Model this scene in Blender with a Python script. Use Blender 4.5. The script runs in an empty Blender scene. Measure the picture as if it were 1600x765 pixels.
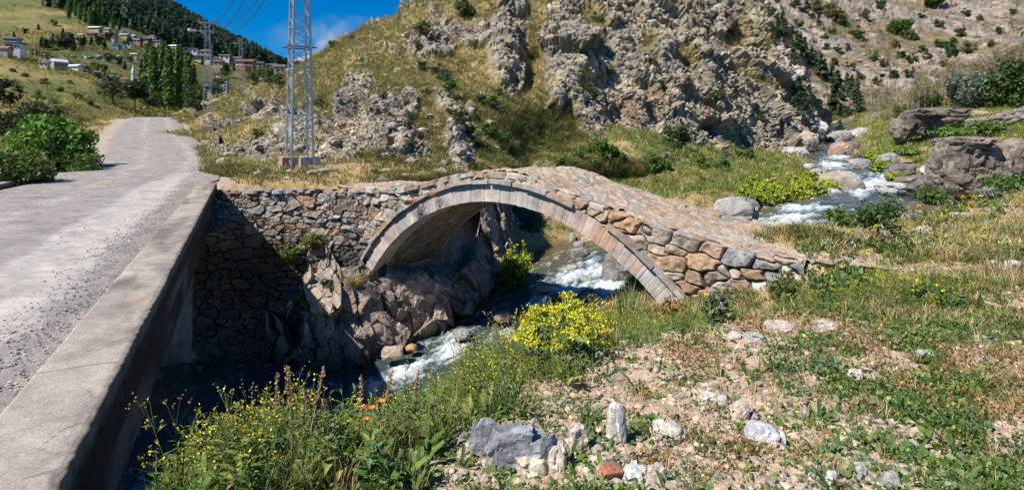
import bpy, math, random
import numpy as np
from mathutils import Vector

rng = np.random.default_rng(7)
random.seed(7)
scene = bpy.context.scene
COL = scene.collection
EZ = 8.0            # height of the eye above the world's zero; every z below is written relative to the eye
F = 900.0
HZ = 205.0

def P(px, py, Y):
    return np.array([(px - 800.0) / F * Y, Y, EZ + (HZ - py) / F * Y])

# ------------------------------------------------------------------ noise
def _h(ix, iy, iz, seed):
    n = (ix * 73856093) ^ (iy * 19349663) ^ (iz * 83492791) ^ (seed * 2654435761)
    n = n & 0xFFFFFFFF
    n = ((n ^ (n >> 16)) * 0x45d9f3b) & 0xFFFFFFFF
    n = ((n ^ (n >> 16)) * 0x45d9f3b) & 0xFFFFFFFF
    n = n ^ (n >> 16)
    return n

def _r(ix, iy, iz, seed):
    return _h(ix, iy, iz, seed).astype(np.float32) / np.float32(4294967295.0)

def vnoise(p, seed=0):
    p = np.asarray(p, dtype=np.float64)
    i = np.floor(p).astype(np.int64)
    f = (p - i).astype(np.float32)
    u = f * f * f * (f * (f * 6 - 15) + 10)
    out = 0
    for a in (0, 1):
        wa = u[:, 0] if a else 1 - u[:, 0]
        for b in (0, 1):
            wb = u[:, 1] if b else 1 - u[:, 1]
            for c in (0, 1):
                wc = u[:, 2] if c else 1 - u[:, 2]
                out = out + wa * wb * wc * _r(i[:, 0] + a, i[:, 1] + b, i[:, 2] + c, seed)
    return out * 2 - 1          # -1..1

def fbm(p, octs=4, seed=0, lac=2.1, gain=0.5):
    p = np.asarray(p, dtype=np.float64)
    a, s, t = 1.0, 0.0, 0.0
    for o in range(octs):
        s = s + a * vnoise(p, seed + o * 17)
        t += a
        a *= gain
        p = p * lac + 13.7
    return s / t

def facet(p, seed=0, tilt=0.9):
    """blocky noise: every Voronoi cell is one tilted plane -> angular rock facets"""
    p = np.asarray(p, dtype=np.float64)
    N = len(p)
    i = np.floor(p).astype(np.int64)
    best = np.full(N, 9.0, np.float32)
    sec = np.full(N, 9.0, np.float32)
    val = np.zeros(N, np.float32)
    cid = np.zeros(N, np.float32)
    for a in (-1, 0, 1):
        for b in (-1, 0, 1):
            for c in (-1, 0, 1):
                x, y, z = i[:, 0] + a, i[:, 1] + b, i[:, 2] + c
                dx = (p[:, 0] - x - _r(x, y, z, seed + 1)).astype(np.float32)
                dy = (p[:, 1] - y - _r(x, y, z, seed + 2)).astype(np.float32)
                dz = (p[:, 2] - z - _r(x, y, z, seed + 3)).astype(np.float32)
                d = np.sqrt(dx * dx + dy * dy + dz * dz)
                g1 = _r(x, y, z, seed + 4) * 2 - 1
                g2 = _r(x, y, z, seed + 5) * 2 - 1
                g3 = _r(x, y, z, seed + 6) * 2 - 1
                off = _r(x, y, z, seed + 7) * 2 - 1
                v = off * 0.6 + tilt * (g1 * dx + g2 * dy + g3 * dz)
                m = d < best
                sec = np.where(m, best, np.minimum(sec, d))
                val = np.where(m, v, val)
                cid = np.where(m, _r(x, y, z, seed + 8), cid)
                best = np.where(m, d, best)
    return val, sec - best, cid

def sstep(a, b, x):
    t = np.clip((x - a) / (b - a), 0, 1)
    return t * t * (3 - 2 * t)

def blob(px, py, cx, cy, rx, ry, rot=0.0):
    c, s = math.cos(math.radians(rot)), math.sin(math.radians(rot))
    dx, dy = px - cx, py - cy
    u = (dx * c + dy * s) / rx
    v = (-dx * s + dy * c) / ry
    return np.exp(-(u * u + v * v))

def pchip(xs, ys, x):
    """monotone cubic through the points; ys may have trailing dims"""
    xs = np.asarray(xs, float); ys = np.asarray(ys, float); x = np.asarray(x, float)
    h = np.diff(xs)
    sh = (len(h),) + (1,) * (ys.ndim - 1)
    d = np.diff(ys, axis=0) / h.reshape(sh)
    m = np.zeros_like(ys)
    m[0], m[-1] = d[0], d[-1]
    for k in range(1, len(xs) - 1):
        pr = d[k - 1] * d[k]
        with np.errstate(divide='ignore', invalid='ignore'):
            hm = 2 * d[k - 1] * d[k] / (d[k - 1] + d[k])
        m[k] = np.where(pr > 0, np.nan_to_num(hm), 0)
    i = np.clip(np.searchsorted(xs, x) - 1, 0, len(h) - 1)
    t = (x - xs[i]) / h[i]
    sx = (len(x),) + (1,) * (ys.ndim - 1)
    t = t.reshape(sx); hh = h[i].reshape(sx)
    return ((2 * t**3 - 3 * t**2 + 1) * ys[i] + (t**3 - 2 * t**2 + t) * hh * m[i]
            + (-2 * t**3 + 3 * t**2) * ys[i + 1] + (t**3 - t**2) * hh * m[i + 1])

# ------------------------------------------------------------------ mesh helpers
def mk(name, V, faces, col=None, mats=(), midx=None, smooth=True, parent=None, attrs=None, link=True):
    """faces: list of (n,k) int arrays (k=3 or 4)"""
    me = bpy.data.meshes.new(name)
    V = np.ascontiguousarray(np.asarray(V, np.float32).reshape(-1, 3))
    faces = [np.asarray(f, np.int32) for f in faces if len(f)]
    nl = sum(f.size for f in faces); nf = sum(len(f) for f in faces)
    me.vertices.add(len(V)); me.vertices.foreach_set('co', V.ravel())
    me.loops.add(nl); me.polygons.add(nf)
    li = np.concatenate([f.ravel() for f in faces])
    st = []; o = 0
    for f in faces:
        st.append(np.arange(len(f), dtype=np.int32) * f.shape[1] + o); o += f.size
    me.loops.foreach_set('vertex_index', li)
    me.polygons.foreach_set('loop_start', np.concatenate(st))
    if smooth is not None:
        me.polygons.foreach_set('use_smooth', np.full(nf, bool(smooth)))
    for m in mats: me.materials.append(m)
    if midx is not None:
        me.polygons.foreach_set('material_index', np.asarray(midx, np.int32))
    if col is not None:
        c = np.ones((len(V), 4), np.float32); c[:, :3] = np.clip(col, 0.0, 1)
        a = me.attributes.new('Col', 'FLOAT_COLOR', 'POINT'); a.data.foreach_set('color', c.ravel())
    for k, v in (attrs or {}).items():
        a = me.attributes.new(k, 'FLOAT', 'POINT'); a.data.foreach_set('value', np.asarray(v, np.float32))
    me.update(calc_edges=True)
    me.validate()
    o = bpy.data.objects.new(name, me)
    if link: COL.objects.link(o)
    if parent: o.parent = parent
    return o

def gridfaces(nu, nv, flip=False):
    a = np.arange(nu * nv).reshape(nu, nv)
    q = np.stack([a[:-1, :-1], a[1:, :-1], a[1:, 1:], a[:-1, 1:]], -1).reshape(-1, 4)
    return q[:, ::-1] if flip else q

def gnormals(G):
    du = np.gradient(G, axis=0); dv = np.gradient(G, axis=1)
    n = np.cross(du, dv)
    return n / (np.linalg.norm(n, axis=-1, keepdims=True) + 1e-9)

def empty(name, loc=(0, 0, 0), rotz=0.0):
    o = bpy.data.objects.new(name, None); COL.objects.link(o)
    o.location = Vector([float(v) for v in loc]); o.rotation_euler = (0, 0, rotz)
    o.empty_display_size = 0.2
    return o

def tag(o, label=None, cat=None, group=None, kind=None):
    if label: o['label'] = label
    if cat: o['category'] = cat
    if group: o['group'] = group
    if kind: o['kind'] = kind
    return o

def copy_tree(o, parent=None):
    c = o.copy(); COL.objects.link(c)
    if parent: c.parent = parent
    for ch in list(o.children): copy_tree(ch, c)
    return c

class MB:
    """collects boxes, tubes and loose polygons into one mesh"""
    def __init__(s): s.v = []; s.q = []; s.t = []; s.c = []; s.n = 0
    def add(s, V, q=(), t=(), c=(0.5, 0.5, 0.5)):
        V = np.asarray(V, float).reshape(-1, 3)
        if len(q): s.q.append(np.asarray(q) + s.n)
        if len(t): s.t.append(np.asarray(t) + s.n)
        c = np.asarray(c, float)
        s.c.append(np.broadcast_to(c, (len(V), 3)) if c.ndim == 1 else c)
        s.v.append(V); s.n += len(V)
    def box(s, c, size, rotz=0, col=(.5, .5, .5), ax=None):
        x, y, z = np.array(size) / 2
        V = np.array([(-x,-y,-z),(x,-y,-z),(x,y,-z),(-x,y,-z),(-x,-y,z),(x,-y,z),(x,y,z),(-x,y,z)])
        if ax is not None:
            V = V @ np.asarray(ax)
        elif rotz:
            cs, sn = math.cos(rotz), math.sin(rotz)
            V = np.c_[V[:,0]*cs - V[:,1]*sn, V[:,0]*sn + V[:,1]*cs, V[:,2]]
        s.add(V + np.asarray(c), q=[(0,3,2,1),(4,5,6,7),(0,1,5,4),(1,2,6,5),(2,3,7,6),(3,0,4,7)], c=col)
    def bar(s, a, b, w, h=None, col=(.5,.5,.5)):
        a = np.asarray(a, float); b = np.asarray(b, float); d = b - a; L = np.linalg.norm(d); d = d / L
        up = np.array([0,0,1.]) if abs(d[2]) < .9 else np.array([1.,0,0])
        x = np.cross(d, up); x /= np.linalg.norm(x); y = np.cross(x, d)
        s.box((a+b)/2, (w, L, h or w), col=col, ax=np.array([x, d, y]))
    def tube(s, pts, rad, n=6, col=(.5,.5,.5), cap=True):
        pts = np.asarray(pts, float); rad = np.broadcast_to(np.asarray(rad, float), (len(pts),))
        tg = np.gradient(pts, axis=0); tg /= (np.linalg.norm(tg, axis=1, keepdims=True)+1e-9)
        ref = np.array([0.31, 0.87, 0.38]); x = np.cross(tg, ref); x /= (np.linalg.norm(x, axis=1, keepdims=True)+1e-9)
        y = np.cross(tg, x); th = np.arange(n) / n * 2 * np.pi
        V = pts[:,None] + rad[:,None,None] * (np.cos(th)[None,:,None]*x[:,None] + np.sin(th)[None,:,None]*y[:,None])
        k = len(pts); i = np.arange((k-1)*n); r = i // n; c = i % n; c2 = (c+1) % n
        q = np.stack([r*n+c, r*n+c2, (r+1)*n+c2, (r+1)*n+c], -1)
        t = []
        V = V.reshape(-1, 3)
        if cap:
            V = np.vstack([V, pts[-1:]]); e = k*n
            t = [((k-1)*n+j, (k-1)*n+(j+1) % n, e) for j in range(n)]
        cc = np.asarray(col, float)
        s.add(V, q=q, t=t, c=cc)
    def build(s, name, mats, parent=None, smooth=False, loc=None, link=True):
        V = np.concatenate(s.v)
        if loc is not None: V = V - np.asarray(loc)
        fs = []
        if s.q: fs.append(np.concatenate(s.q))
        if s.t: fs.append(np.concatenate(s.t))
        return mk(name, V, fs, col=np.concatenate(s.c), mats=mats if isinstance(mats, (list, tuple)) else [mats], smooth=smooth, parent=parent, link=link)

# ------------------------------------------------------------------ materials
def nodes(m):
    m.use_nodes = True
    nt = m.node_tree; nt.nodes.clear()
    return nt, nt.nodes, nt.links

def surf(name, rough=0.9, dscale=6.0, damt=0.35, bscale=18.0, bump=0.4, bdist=0.03, spec=0.2, vor=0.0, vscale=20.0, metal=0.0, attr=True, base=(.5,.5,.5), fine=80.0):
    m = bpy.data.materials.new(name); nt, N, L = nodes(m)
    out = N.new('ShaderNodeOutputMaterial'); b = N.new('ShaderNodeBsdfPrincipled')
    L.new(b.outputs[0], out.inputs[0])
    b.inputs['Roughness'].default_value = rough
    b.inputs['Metallic'].default_value = metal
    b.inputs['Specular IOR Level'].default_value = spec
    tc = N.new('ShaderNodeTexCoord')
    if attr:
        a = N.new('ShaderNodeAttribute'); a.attribute_name = 'Col'; cs = a.outputs['Color']
    else:
        r = N.new('ShaderNodeRGB'); r.outputs[0].default_value = (*base, 1); cs = r.outputs[0]
    n1 = N.new('ShaderNodeTexNoise'); n1.inputs['Scale'].default_value = dscale; n1.inputs['Detail'].default_value = 6; n1.inputs['Roughness'].default_value = .65
    n2 = N.new('ShaderNodeTexNoise'); n2.inputs['Scale'].default_value = fine; n2.inputs['Detail'].default_value = 3
    L.new(tc.outputs['Object'], n1.inputs['Vector']); L.new(tc.outputs['Object'], n2.inputs['Vector'])
    mr = N.new('ShaderNodeMapRange'); mr.inputs['From Min'].default_value = .3; mr.inputs['From Max'].default_value = .7
    mr.inputs['To Min'].default_value = 1 - damt; mr.inputs['To Max'].default_value = 1 + damt
    L.new(n1.outputs['Fac'], mr.inputs['Value'])
    mr2 = N.new('ShaderNodeMapRange'); mr2.inputs['From Min'].default_value = .3; mr2.inputs['From Max'].default_value = .7
    mr2.inputs['To Min'].default_value = 1 - damt * .7; mr2.inputs['To Max'].default_value = 1 + damt * .7
    L.new(n2.outputs['Fac'], mr2.inputs['Value'])
    mu = N.new('ShaderNodeMath'); mu.operation = 'MULTIPLY'; L.new(mr.outputs[0], mu.inputs[0]); L.new(mr2.outputs[0], mu.inputs[1])
    vm = N.new('ShaderNodeVectorMath'); vm.operation = 'SCALE'
    L.new(cs, vm.inputs[0]); L.new(mu.outputs[0], vm.inputs['Scale'])
    L.new(vm.outputs[0], b.inputs['Base Color'])
    nb = N.new('ShaderNodeTexNoise'); nb.inputs['Scale'].default_value = bscale; nb.inputs['Detail'].default_value = 8; nb.inputs['Roughness'].default_value = .7
    L.new(tc.outputs['Object'], nb.inputs['Vector'])
    hs = nb.outputs['Fac']
    if vor > 0:
        v = N.new('ShaderNodeTexVoronoi'); v.inputs['Scale'].default_value = vscale
        L.new(tc.outputs['Object'], v.inputs['Vector'])
        mm = N.new('ShaderNodeMath'); mm.operation = 'MULTIPLY_ADD'; L.new(v.outputs['Distance'], mm.inputs[0]); mm.inputs[1].default_value = vor
        L.new(hs, mm.inputs[2]); hs = mm.outputs[0]
    bp = N.new('ShaderNodeBump'); bp.inputs['Strength'].default_value = bump; bp.inputs['Distance'].default_value = bdist
    L.new(hs, bp.inputs['Height']); L.new(bp.outputs[0], b.inputs['Normal'])
    return m

def leafmat(name, trans=0.3, rough=0.55, spec=0.25):
    m = bpy.data.materials.new(name); nt, N, L = nodes(m)
    out = N.new('ShaderNodeOutputMaterial'); b = N.new('ShaderNodeBsdfPrincipled'); t = N.new('ShaderNodeBsdfTranslucent'); mx = N.new('ShaderNodeMixShader')
    a = N.new('ShaderNodeAttribute'); a.attribute_name = 'Col'
    oi = N.new('ShaderNodeObjectInfo')
    mr = N.new('ShaderNodeMapRange'); mr.inputs['To Min'].default_value = 1.15; mr.inputs['To Max'].default_value = 1.45
    L.new(oi.outputs['Random'], mr.inputs['Value'])
    vm = N.new('ShaderNodeVectorMath'); vm.operation = 'SCALE'; L.new(a.outputs['Color'], vm.inputs[0]); L.new(mr.outputs[0], vm.inputs['Scale'])
    L.new(vm.outputs[0], b.inputs['Base Color']); L.new(vm.outputs[0], t.inputs['Color'])
    b.inputs['Roughness'].default_value = rough; b.inputs['Specular IOR Level'].default_value = spec
    mx.inputs['Fac'].default_value = trans
    L.new(b.outputs[0], mx.inputs[1]); L.new(t.outputs[0], mx.inputs[2]); L.new(mx.outputs[0], out.inputs[0])
    return m

M_GROUND = surf('ground_soil', dscale=5, damt=.30, bscale=14, bump=.5, bdist=.025, vor=.3, vscale=40, fine=60)
M_ROCK = surf('crag_rock', dscale=1.6, damt=.30, bscale=3.0, bump=.75, bdist=.22, fine=9, vor=.3, vscale=2.2)
M_FAR = surf('far_slope', dscale=.12, damt=.3, bscale=.25, bump=.6, bdist=2.5, fine=.8)
M_CLIFF = surf('gorge_rock', dscale=3.5, damt=.35, bscale=5, bump=.8, bdist=.12, fine=30, vor=.3, vscale=6)
M_STONE = surf('rubble_stone', dscale=7, damt=.32, bscale=14, bump=.6, bdist=.03, fine=50)
M_RINGST = surf('dressed_stone', dscale=4, damt=.28, bscale=22, bump=.35, bdist=.015, fine=60)
M_CONC = surf('old_concrete', dscale=3.0, damt=.28, bscale=30, bump=.6, bdist=.02, fine=90)
M_ROAD = surf('gravel_road', dscale=2.2, damt=.22, bscale=60, bump=.6, bdist=.012, vor=.6, vscale=70, fine=90)
M_BOULD = surf('boulder_stone', dscale=3, damt=.35, bscale=6, bump=.6, bdist=.06, fine=40)
M_LEAF = leafmat('leaves')
M_STRAW = leafmat('dry_stalks', trans=.2, rough=.7, spec=.1)
M_BARK = surf('bark', dscale=5, damt=.3, bscale=20, bump=.5, bdist=.02)
M_STEEL = surf('galvanised_steel', rough=.45, dscale=2, damt=.12, bscale=40, bump=.1, bdist=.005, spec=.5, metal=.55)
M_PAINT = surf('plain_paint', rough=.7, dscale=1, damt=.12, bscale=8, bump=.15, bdist=.02)
M_WIRE = surf('cable_black', rough=.5, attr=False, base=(.03,.03,.04), damt=.1)
# ================================================================== TERRAIN
# ---- near ground: thin-plate surface through surveyed heights, gorge cut along the river, road bed levelled
_pts = []
def G(px, py, z): 
    Y = F * z / (HZ - py); _pts.append(((px - 800) / F * Y, Y, z))
def W(X, Y, z): _pts.append((X, Y, z))
for a in [(1100,765,-1.72),(800,765,-1.70),(560,765,-1.78),(1600,765,-1.62),(1600,600,-1.78),(1300,620,-1.82),(1100,640,-1.80),
          (920,620,-1.86),(760,660,-1.88),(1000,560,-1.87),(1100,522,-1.84),(1200,515,-1.88),(1290,505,-1.93),(1500,520,-1.95),(1600,480,-1.98),(1255,452,-2.50),(1190,470,-2.72),(1120,494,-2.92),(1150,482,-2.85),
          (1050,500,-2.95),(950,518,-2.75),(850,560,-2.5),(1230,405,-2.12),(1400,400,-2.08),(1600,400,-1.98),(1500,330,-2.25),
          (1600,300,-2.1),(1400,455,-2.15),(1230,372,-2.2),(1500,285,-2.4),(1600,255,-1.5),(1450,250,-1.9),(1400,232,-1.3),(1600,210,-.2),(1500,200,.25),(1420,208,-.1),(1360,212,-.4),
          (900,250,-1.55),(1000,262,-1.95),(1000,250,-1.55),(1120,262,-2.0),(1180,250,-1.9),(1230,268,-2.4),(1200,292,-2.7),(1080,300,-2.75),(800,252,-1.1),(700,266,-1.35),(850,240,-1.0)]:
    G(*a)
for a in [(0,0,-1.66),(2,-4,-1.6),(10,-3,-1.6),(30,-4,-1.4),(10,4,-1.75),(25,6,-1.7),(40,10,-1.2),(40,25,-1.2),(40,40,.6),(45,60,4.5),(30,60,.2),(25,52,-1.1),
          (8.5,16.5,-2.85),(10.5,17,-2.75),(13.5,21,-2.85),(6,14.5,-2.9),(16.5,25,-2.75),(18,22,-2.5),(1.0,24.0,-4.4),(1,25.6,-3.3),(.5,27.2,-2.0),(2.5,28.3,-2.0),(3.5,26,-3.3),(4,27.5,-2.7),(8,27,-2.9),
          (-1.8,21,-2.2),(-3,19,-1.75),(-5,17.6,-1.72),(-8,17,-1.72),(-8,22,-1.5),(-10,25,-1.35),(-5,22,-1.4),(-2,19.6,-1.75),
          (-1.36,3.0,-1.80),(-1.75,2.75,-1.82),(-.75,3.3,-1.84),(-1.55,3.75,-2.25),(-2.3,4.3,-3.2),(-0.4,5.0,-2.35),(-1.5,1.5,-1.78),(-1.0,4.2,-2.4),(-13.5,15,-1.65),(-16,20,-1.7),(-17,25,-1.7),(-20,30,-1.3),(-25,22,-4.2),(-24,36,-.9),(-30,44,-.6),(-34,30,-5),(-20,12,-5.5),(-40,55,.6),
          (-30,10,-7),(-40,40,-3.0),(-20,45,0.5),(-10,40,1.5),(0,45,1.5),(10,48,0),(20,62,-.3),(-25,62,2),(-45,15,-7),(-45,0,-7.5),(-20,-5,-7),(0,62,2)]:
    W(*a)
_pts = np.array(_pts)
def _tps(r2): return np.where(r2 > 0, .5 * r2 * np.log(r2 + 1e-12), 0)
_n = len(_pts); _S = 10.0
_A = np.zeros((_n + 3, _n + 3)); _XY = _pts[:, :2] / _S
_A[:_n, :_n] = _tps(((_XY[:, None] - _XY[None]) ** 2).sum(-1)) + np.eye(_n) * 2e-4
_A[:_n, _n:] = np.c_[np.ones(_n), _XY]; _A[_n:, :_n] = _A[:_n, _n:].T
_w = np.linalg.solve(_A, np.r_[_pts[:, 2], 0, 0, 0])
def rbf(X, Y):
    out = np.empty(len(X))
    for k in range(0, len(X), 20000):
        q = np.c_[X[k:k+20000], Y[k:k+20000]] / _S
        out[k:k+20000] = _tps(((q[:, None] - _XY[None]) ** 2).sum(-1)) @ _w[:_n] + _w[_n] + q @ _w[_n+1:]
    return out
# ---- river:   X, Y, water z, half width left / right, bank slope left / right (left = crag side)
RIV = np.array([(-34,-4,-7.6,4,3,1,.6),(-16,3,-7.05,8,2.4,3,.6),(-9,8.5,-6.75,8.2,2.2,6,.62),(-5.6,11.6,-6.5,5.9,1.9,6,.62),(-3.4,13.6,-6.25,4.2,1.6,5,.62),(-1.6,15.2,-5.95,2.2,1.5,4,.65),
    (.2,16.8,-5.5,1.9,1.5,2.5,.9),(1.8,18.8,-5.0,2.2,1.8,1.3,1.1),(3.6,20.6,-4.6,2.8,2.0,.9,1.0),(7,21.6,-4.0,2.3,2.0,.8,.5),(11,22.5,-3.4,2.3,2.2,.7,.35),(16,26,-3.1,2.2,2.3,.6,.4),
    (20,32,-2.8,2.0,2.2,.5,.4),(23,40,-2.35,2.0,2.0,.5,.4),(26,48,-1.7,1.8,1.8,.5,.4),(29.5,54,-1.0,1.7,1.7,.5,.5),(35,64,0.0,1.6,1.6,.5,.5),(42,78,1.5,1.6,1.6,.5,.5)])
_d = np.r_[0, np.cumsum(np.hypot(*np.diff(RIV[:, :2], axis=0).T))]
_s = np.linspace(0, _d[-1], 700)
RS = pchip(_d, RIV, _s)
RT = np.gradient(RS[:, :2], axis=0); RT /= np.linalg.norm(RT, axis=1, keepdims=True)
def river_near(X, Y):
    n = len(X); D = np.empty(n); I = np.empty(n, int)
    for k in range(0, n, 20000):
        d2 = (X[k:k+20000, None] - RS[None, :, 0])**2 + (Y[k:k+20000, None] - RS[None, :, 1])**2
        i = d2.argmin(1); I[k:k+20000] = i; D[k:k+20000] = np.sqrt(d2[np.arange(len(i)), i])
    side = RT[I, 0] * (Y - RS[I, 1]) - RT[I, 1] * (X - RS[I, 0])
    return D, I, side > 0
# ---- road centre line
ED = np.array([-.4224, .9064]); NL = np.array([-.9064, -.4224])     # bridge axis and its left normal
KE = lambda s: np.array([-1.90, 2.41]) + ED * s                       # right kerb edge, s metres along
_c = lambda s: KE(s) + NL * 2.85
ROADP = np.array([(*_c(-16), -1.5), (*_c(-8), -1.55), (*_c(0), -1.56), (*_c(8), -1.56), (*_c(15.5), -1.55), (-14.0,21.6,-1.42), (-16.8,27,-1.15), (-25.2,40,-.44), (-34.6,55,.6), (-44.5,72,1.80), (-49,84,2.1), (-47,98,1.7), (-38,114,.8), (-26,128,-.5)])
_rd = np.r_[0, np.cumsum(np.hypot(*np.diff(ROADP[:, :2], axis=0).T))]
_rs = np.linspace(0, _rd[-1], 1200)
RO = pchip(_rd, ROADP, _rs)
_k = np.ones(41) / 41
for _j in range(3):
    _pad = np.concatenate([np.repeat(RO[:1, _j], 20), RO[:, _j], np.repeat(RO[-1:, _j], 20)]); RO[:, _j] = np.convolve(_pad, _k, 'valid')
ROT = np.gradient(RO[:, :2], axis=0); ROT /= np.linalg.norm(ROT, axis=1, keepdims=True)
ROADHW = 2.75
def road_near(X, Y):
    n = len(X); D = np.empty(n); I = np.empty(n, int)
    for k in range(0, n, 15000):
        d2 = (X[k:k+15000, None] - RO[None, ::3, 0])**2 + (Y[k:k+15000, None] - RO[None, ::3, 1])**2
        i = d2.argmin(1); I[k:k+15000] = i * 3; D[k:k+15000] = np.sqrt(d2[np.arange(len(i)), i])
    return D, I
def ground_base(X, Y):
    X = np.asarray(X, float); Y = np.asarray(Y, float)
    h = rbf(X, Y)
    RD, RI = road_near(X, Y)
    on = 1 - sstep(ROADHW + .3, ROADHW + 3.2, RD)
    _s1 = (X + 1.90) * ED[0] + (Y - 2.41) * ED[1]; _t1 = (X + 1.90) * NL[0] + (Y - 2.41) * NL[1]
    on = np.where((_s1 < 16.3) & (_t1 < .2), 0, on)
    h = h * (1 - on) + (RO[RI, 2] - .06) * on
    D, I, left = river_near(X, Y)
    hw = np.where(left, RS[I, 3], RS[I, 4]); sl = np.where(left, RS[I, 5], RS[I, 6])
    carve = RS[I, 2] - .35 + sl * (D - hw) * np.where(D > hw, 1, .35) + np.where(left, 0, .95 * np.maximum(0, D - hw - 5.0))
    k = .25
    hh = np.clip(.5 + .5 * (carve - h) / k, 0, 1)
    h2 = carve * (1 - hh) + h * hh - k * hh * (1 - hh)
    ub = (X + 4.1) * .788 - (Y - 16.3) * .616; wb = (X + 4.1) * .616 + (Y - 16.3) * .788
    h2 = h2 - .46 * sstep(8.2, 9.2, ub) * (1 - sstep(10.7, 11.5, ub)) * sstep(-1.5, -.3, wb) * (1 - sstep(.5, 1.0, wb))      # hollow along the foot of the bridge wall
    return h2, D, I, left, RD, on, h - carve
def ground_noise(X, Y, D, RD, on):
    p = np.c_[X, Y, np.zeros_like(X)]
    r = np.hypot(X, Y)
    n = .16 * fbm(p * .55, 4, 3) + .05 * fbm(p * 2.6, 3, 9) + .022 * fbm(p * 9, 3, 21)
    lump = np.abs(fbm(p * 1.3, 3, 31)) 
    n = n + .10 * (.3 - lump)
    return n * (1 - .93 * on) * sstep(-.5, 1.2, r)
def hn(X, Y):
    """ground height (relative to the eye) at any point"""
    X = np.atleast_1d(np.asarray(X, float)); Y = np.atleast_1d(np.asarray(Y, float))
    h, D, I, left, RD, on, cut = ground_base(X, Y)
    return h + ground_noise(X, Y, D, RD, on)

def _axis(lo, hi, fine, grow):
    a = [0.0]
    while a[-1] < hi: a.append(a[-1] + fine + grow * a[-1])
    b = [0.0]
    while b[-1] > lo: b.append(b[-1] - fine + grow * b[-1])
    return np.array(b[:0:-1] + a)
gx = _axis(-46, 46, .05, .0085); gy = _axis(-8, 64, .045, .0075)
GX, GY = np.meshgrid(gx, gy, indexing='ij')
gX, gY = GX.ravel(), GY.ravel()
gh, gD, gI, gleft, gRD, gon, gcut = ground_base(gX, gY)
gz = gh + ground_noise(gX, gY, gD, gRD, gon)
gpx = 800 + F * gX / np.maximum(gY, .3); gpy = HZ - F * gz / np.maximum(gY, .3)
_p = np.c_[gX, gY, gz]
n1 = fbm(_p * .35, 4, 41); n2 = fbm(_p * 1.4, 4, 43); n3 = fbm(_p * 5, 3, 47); n4 = fbm(_p * 16, 2, 49)
DIRT = np.array([.44, .325, .225]); DIRT2 = np.array([.35, .265, .19]); DRY = np.array([.33, .235, .105]); GREEN = np.array([.105, .135, .032]); OLIVE = np.array([.20, .185, .06])
GREYR = np.array([.27, .24, .21])
def mixc(a, b, t): return a * (1 - t[:, None]) + b * t[:, None]
gcol = np.tile(DIRT, (len(gX), 1))
gcol = mixc(gcol, DIRT2, sstep(-.2, .5, n3))
near = gY < 9.5
# share of bare soil: authored bare patches on the right bank, thinner soil on the trampled left terrace
bare = np.zeros_like(gX)
for b in [(1090,545,170,38,-14),(960,570,90,30,-10),(720,740,130,40,0),(1010,625,120,35,0),(1130,620,70,40,0),(1250,512,90,16,5),(1580,670,60,50,20),(1350,740,120,30,0),(820,700,120,40,0),(1050,735,110,40,0),(1560,560,60,30,0),(1240,415,60,25,0),(1335,402,80,14,0),(1480,424,100,14,0),(1560,335,70,12,0),(1440,366,60,9,0),(1590,470,50,16,0)]:
    bare = np.maximum(bare, blob(gpx, gpy, *b))
bare = np.where(gY > .5, bare, 0)
veg = np.clip(.62 + .9 * n1 + .8 * n2 + .35 * n3 - 1.25 * bare, 0, 1)
veg = veg * (1 - (1 - sstep(ROADHW - .2, ROADHW + 1.2, gRD)) * (gon > 0))
gcol = mixc(gcol, DRY, sstep(.15, .45, veg))
gzone = sstep(22, 27, gY) * sstep(-3, 1, gX)
green = np.clip(.35 + .8 * n2 + .6 * fbm(_p * .22, 3, 53) + .35 * gzone, 0, 1)
# far meadow behind the bridge is greener, the terrace by the wall is dry
mead = sstep(24, 30, gY) * sstep(-3, 3, gX)
leftT = sstep(-1, -3, gX) * sstep(16, 17.5, gY)
gcol = mixc(gcol, DRY * 1.12, leftT * sstep(.25, .5, veg))
veg = np.clip(veg + .35 * gzone, 0, 1); gm = sstep(.5, .8, veg) * np.clip(green + .25 * mead - .35 * leftT, 0, 1)
gcol = mixc(gcol, OLIVE, gm * .8)
gcol = mixc(gcol, GREEN, sstep(.5, .95, gm) * .75)
gcol = mixc(gcol, DRY * np.array([.85, .88, .8]), mead * sstep(.05, .45, fbm(_p * .5, 3, 57)) * .7)
# road shoulders: bare pink grit
gonc = (1 - sstep(ROADHW - .5, ROADHW + 1.1, gRD)) * (gon > 0)
gcol = mixc(gcol, np.array([.40, .33, .27]), gonc)
# river bed and banks: wet brown stones
wet = sstep(.35, -.15, gz - RS[gI, 2])
bankrock = sstep(.3, 2.2, gcut) * sstep(.9, 2.0, np.where(gleft, RS[gI, 5], RS[gI, 6]))
gcol = mixc(gcol, GREYR * (1 + .3 * n3[:, None]), bankrock * .9)
gcol = mixc(gcol, np.array([.10, .075, .045]), wet)
gcol = gcol * (1 + .22 * n4 + .15 * n3)[:, None]
V = np.c_[gX, gY, gz + EZ]
q = gridfaces(len(gx), len(gy))
ground = mk('ground', V, [q], col=gcol, mats=[M_GROUND]); tag(ground, kind='structure')
GZ = gz.reshape(GX.shape)
def gsamp(A, X, Y):
    X = np.atleast_1d(X); Y = np.atleast_1d(Y)
    i = np.clip(np.searchsorted(gx, X) - 1, 0, len(gx) - 2); j = np.clip(np.searchsorted(gy, Y) - 1, 0, len(gy) - 2)
    u = (X - gx[i]) / (gx[i+1] - gx[i]); v = (Y - gy[j]) / (gy[j+1] - gy[j])
    return (A[i, j]*(1-u)*(1-v) + A[i+1, j]*u*(1-v) + A[i, j+1]*(1-u)*v + A[i+1, j+1]*u*v)
def gz_at(X, Y): return gsamp(GZ, X, Y)
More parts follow.
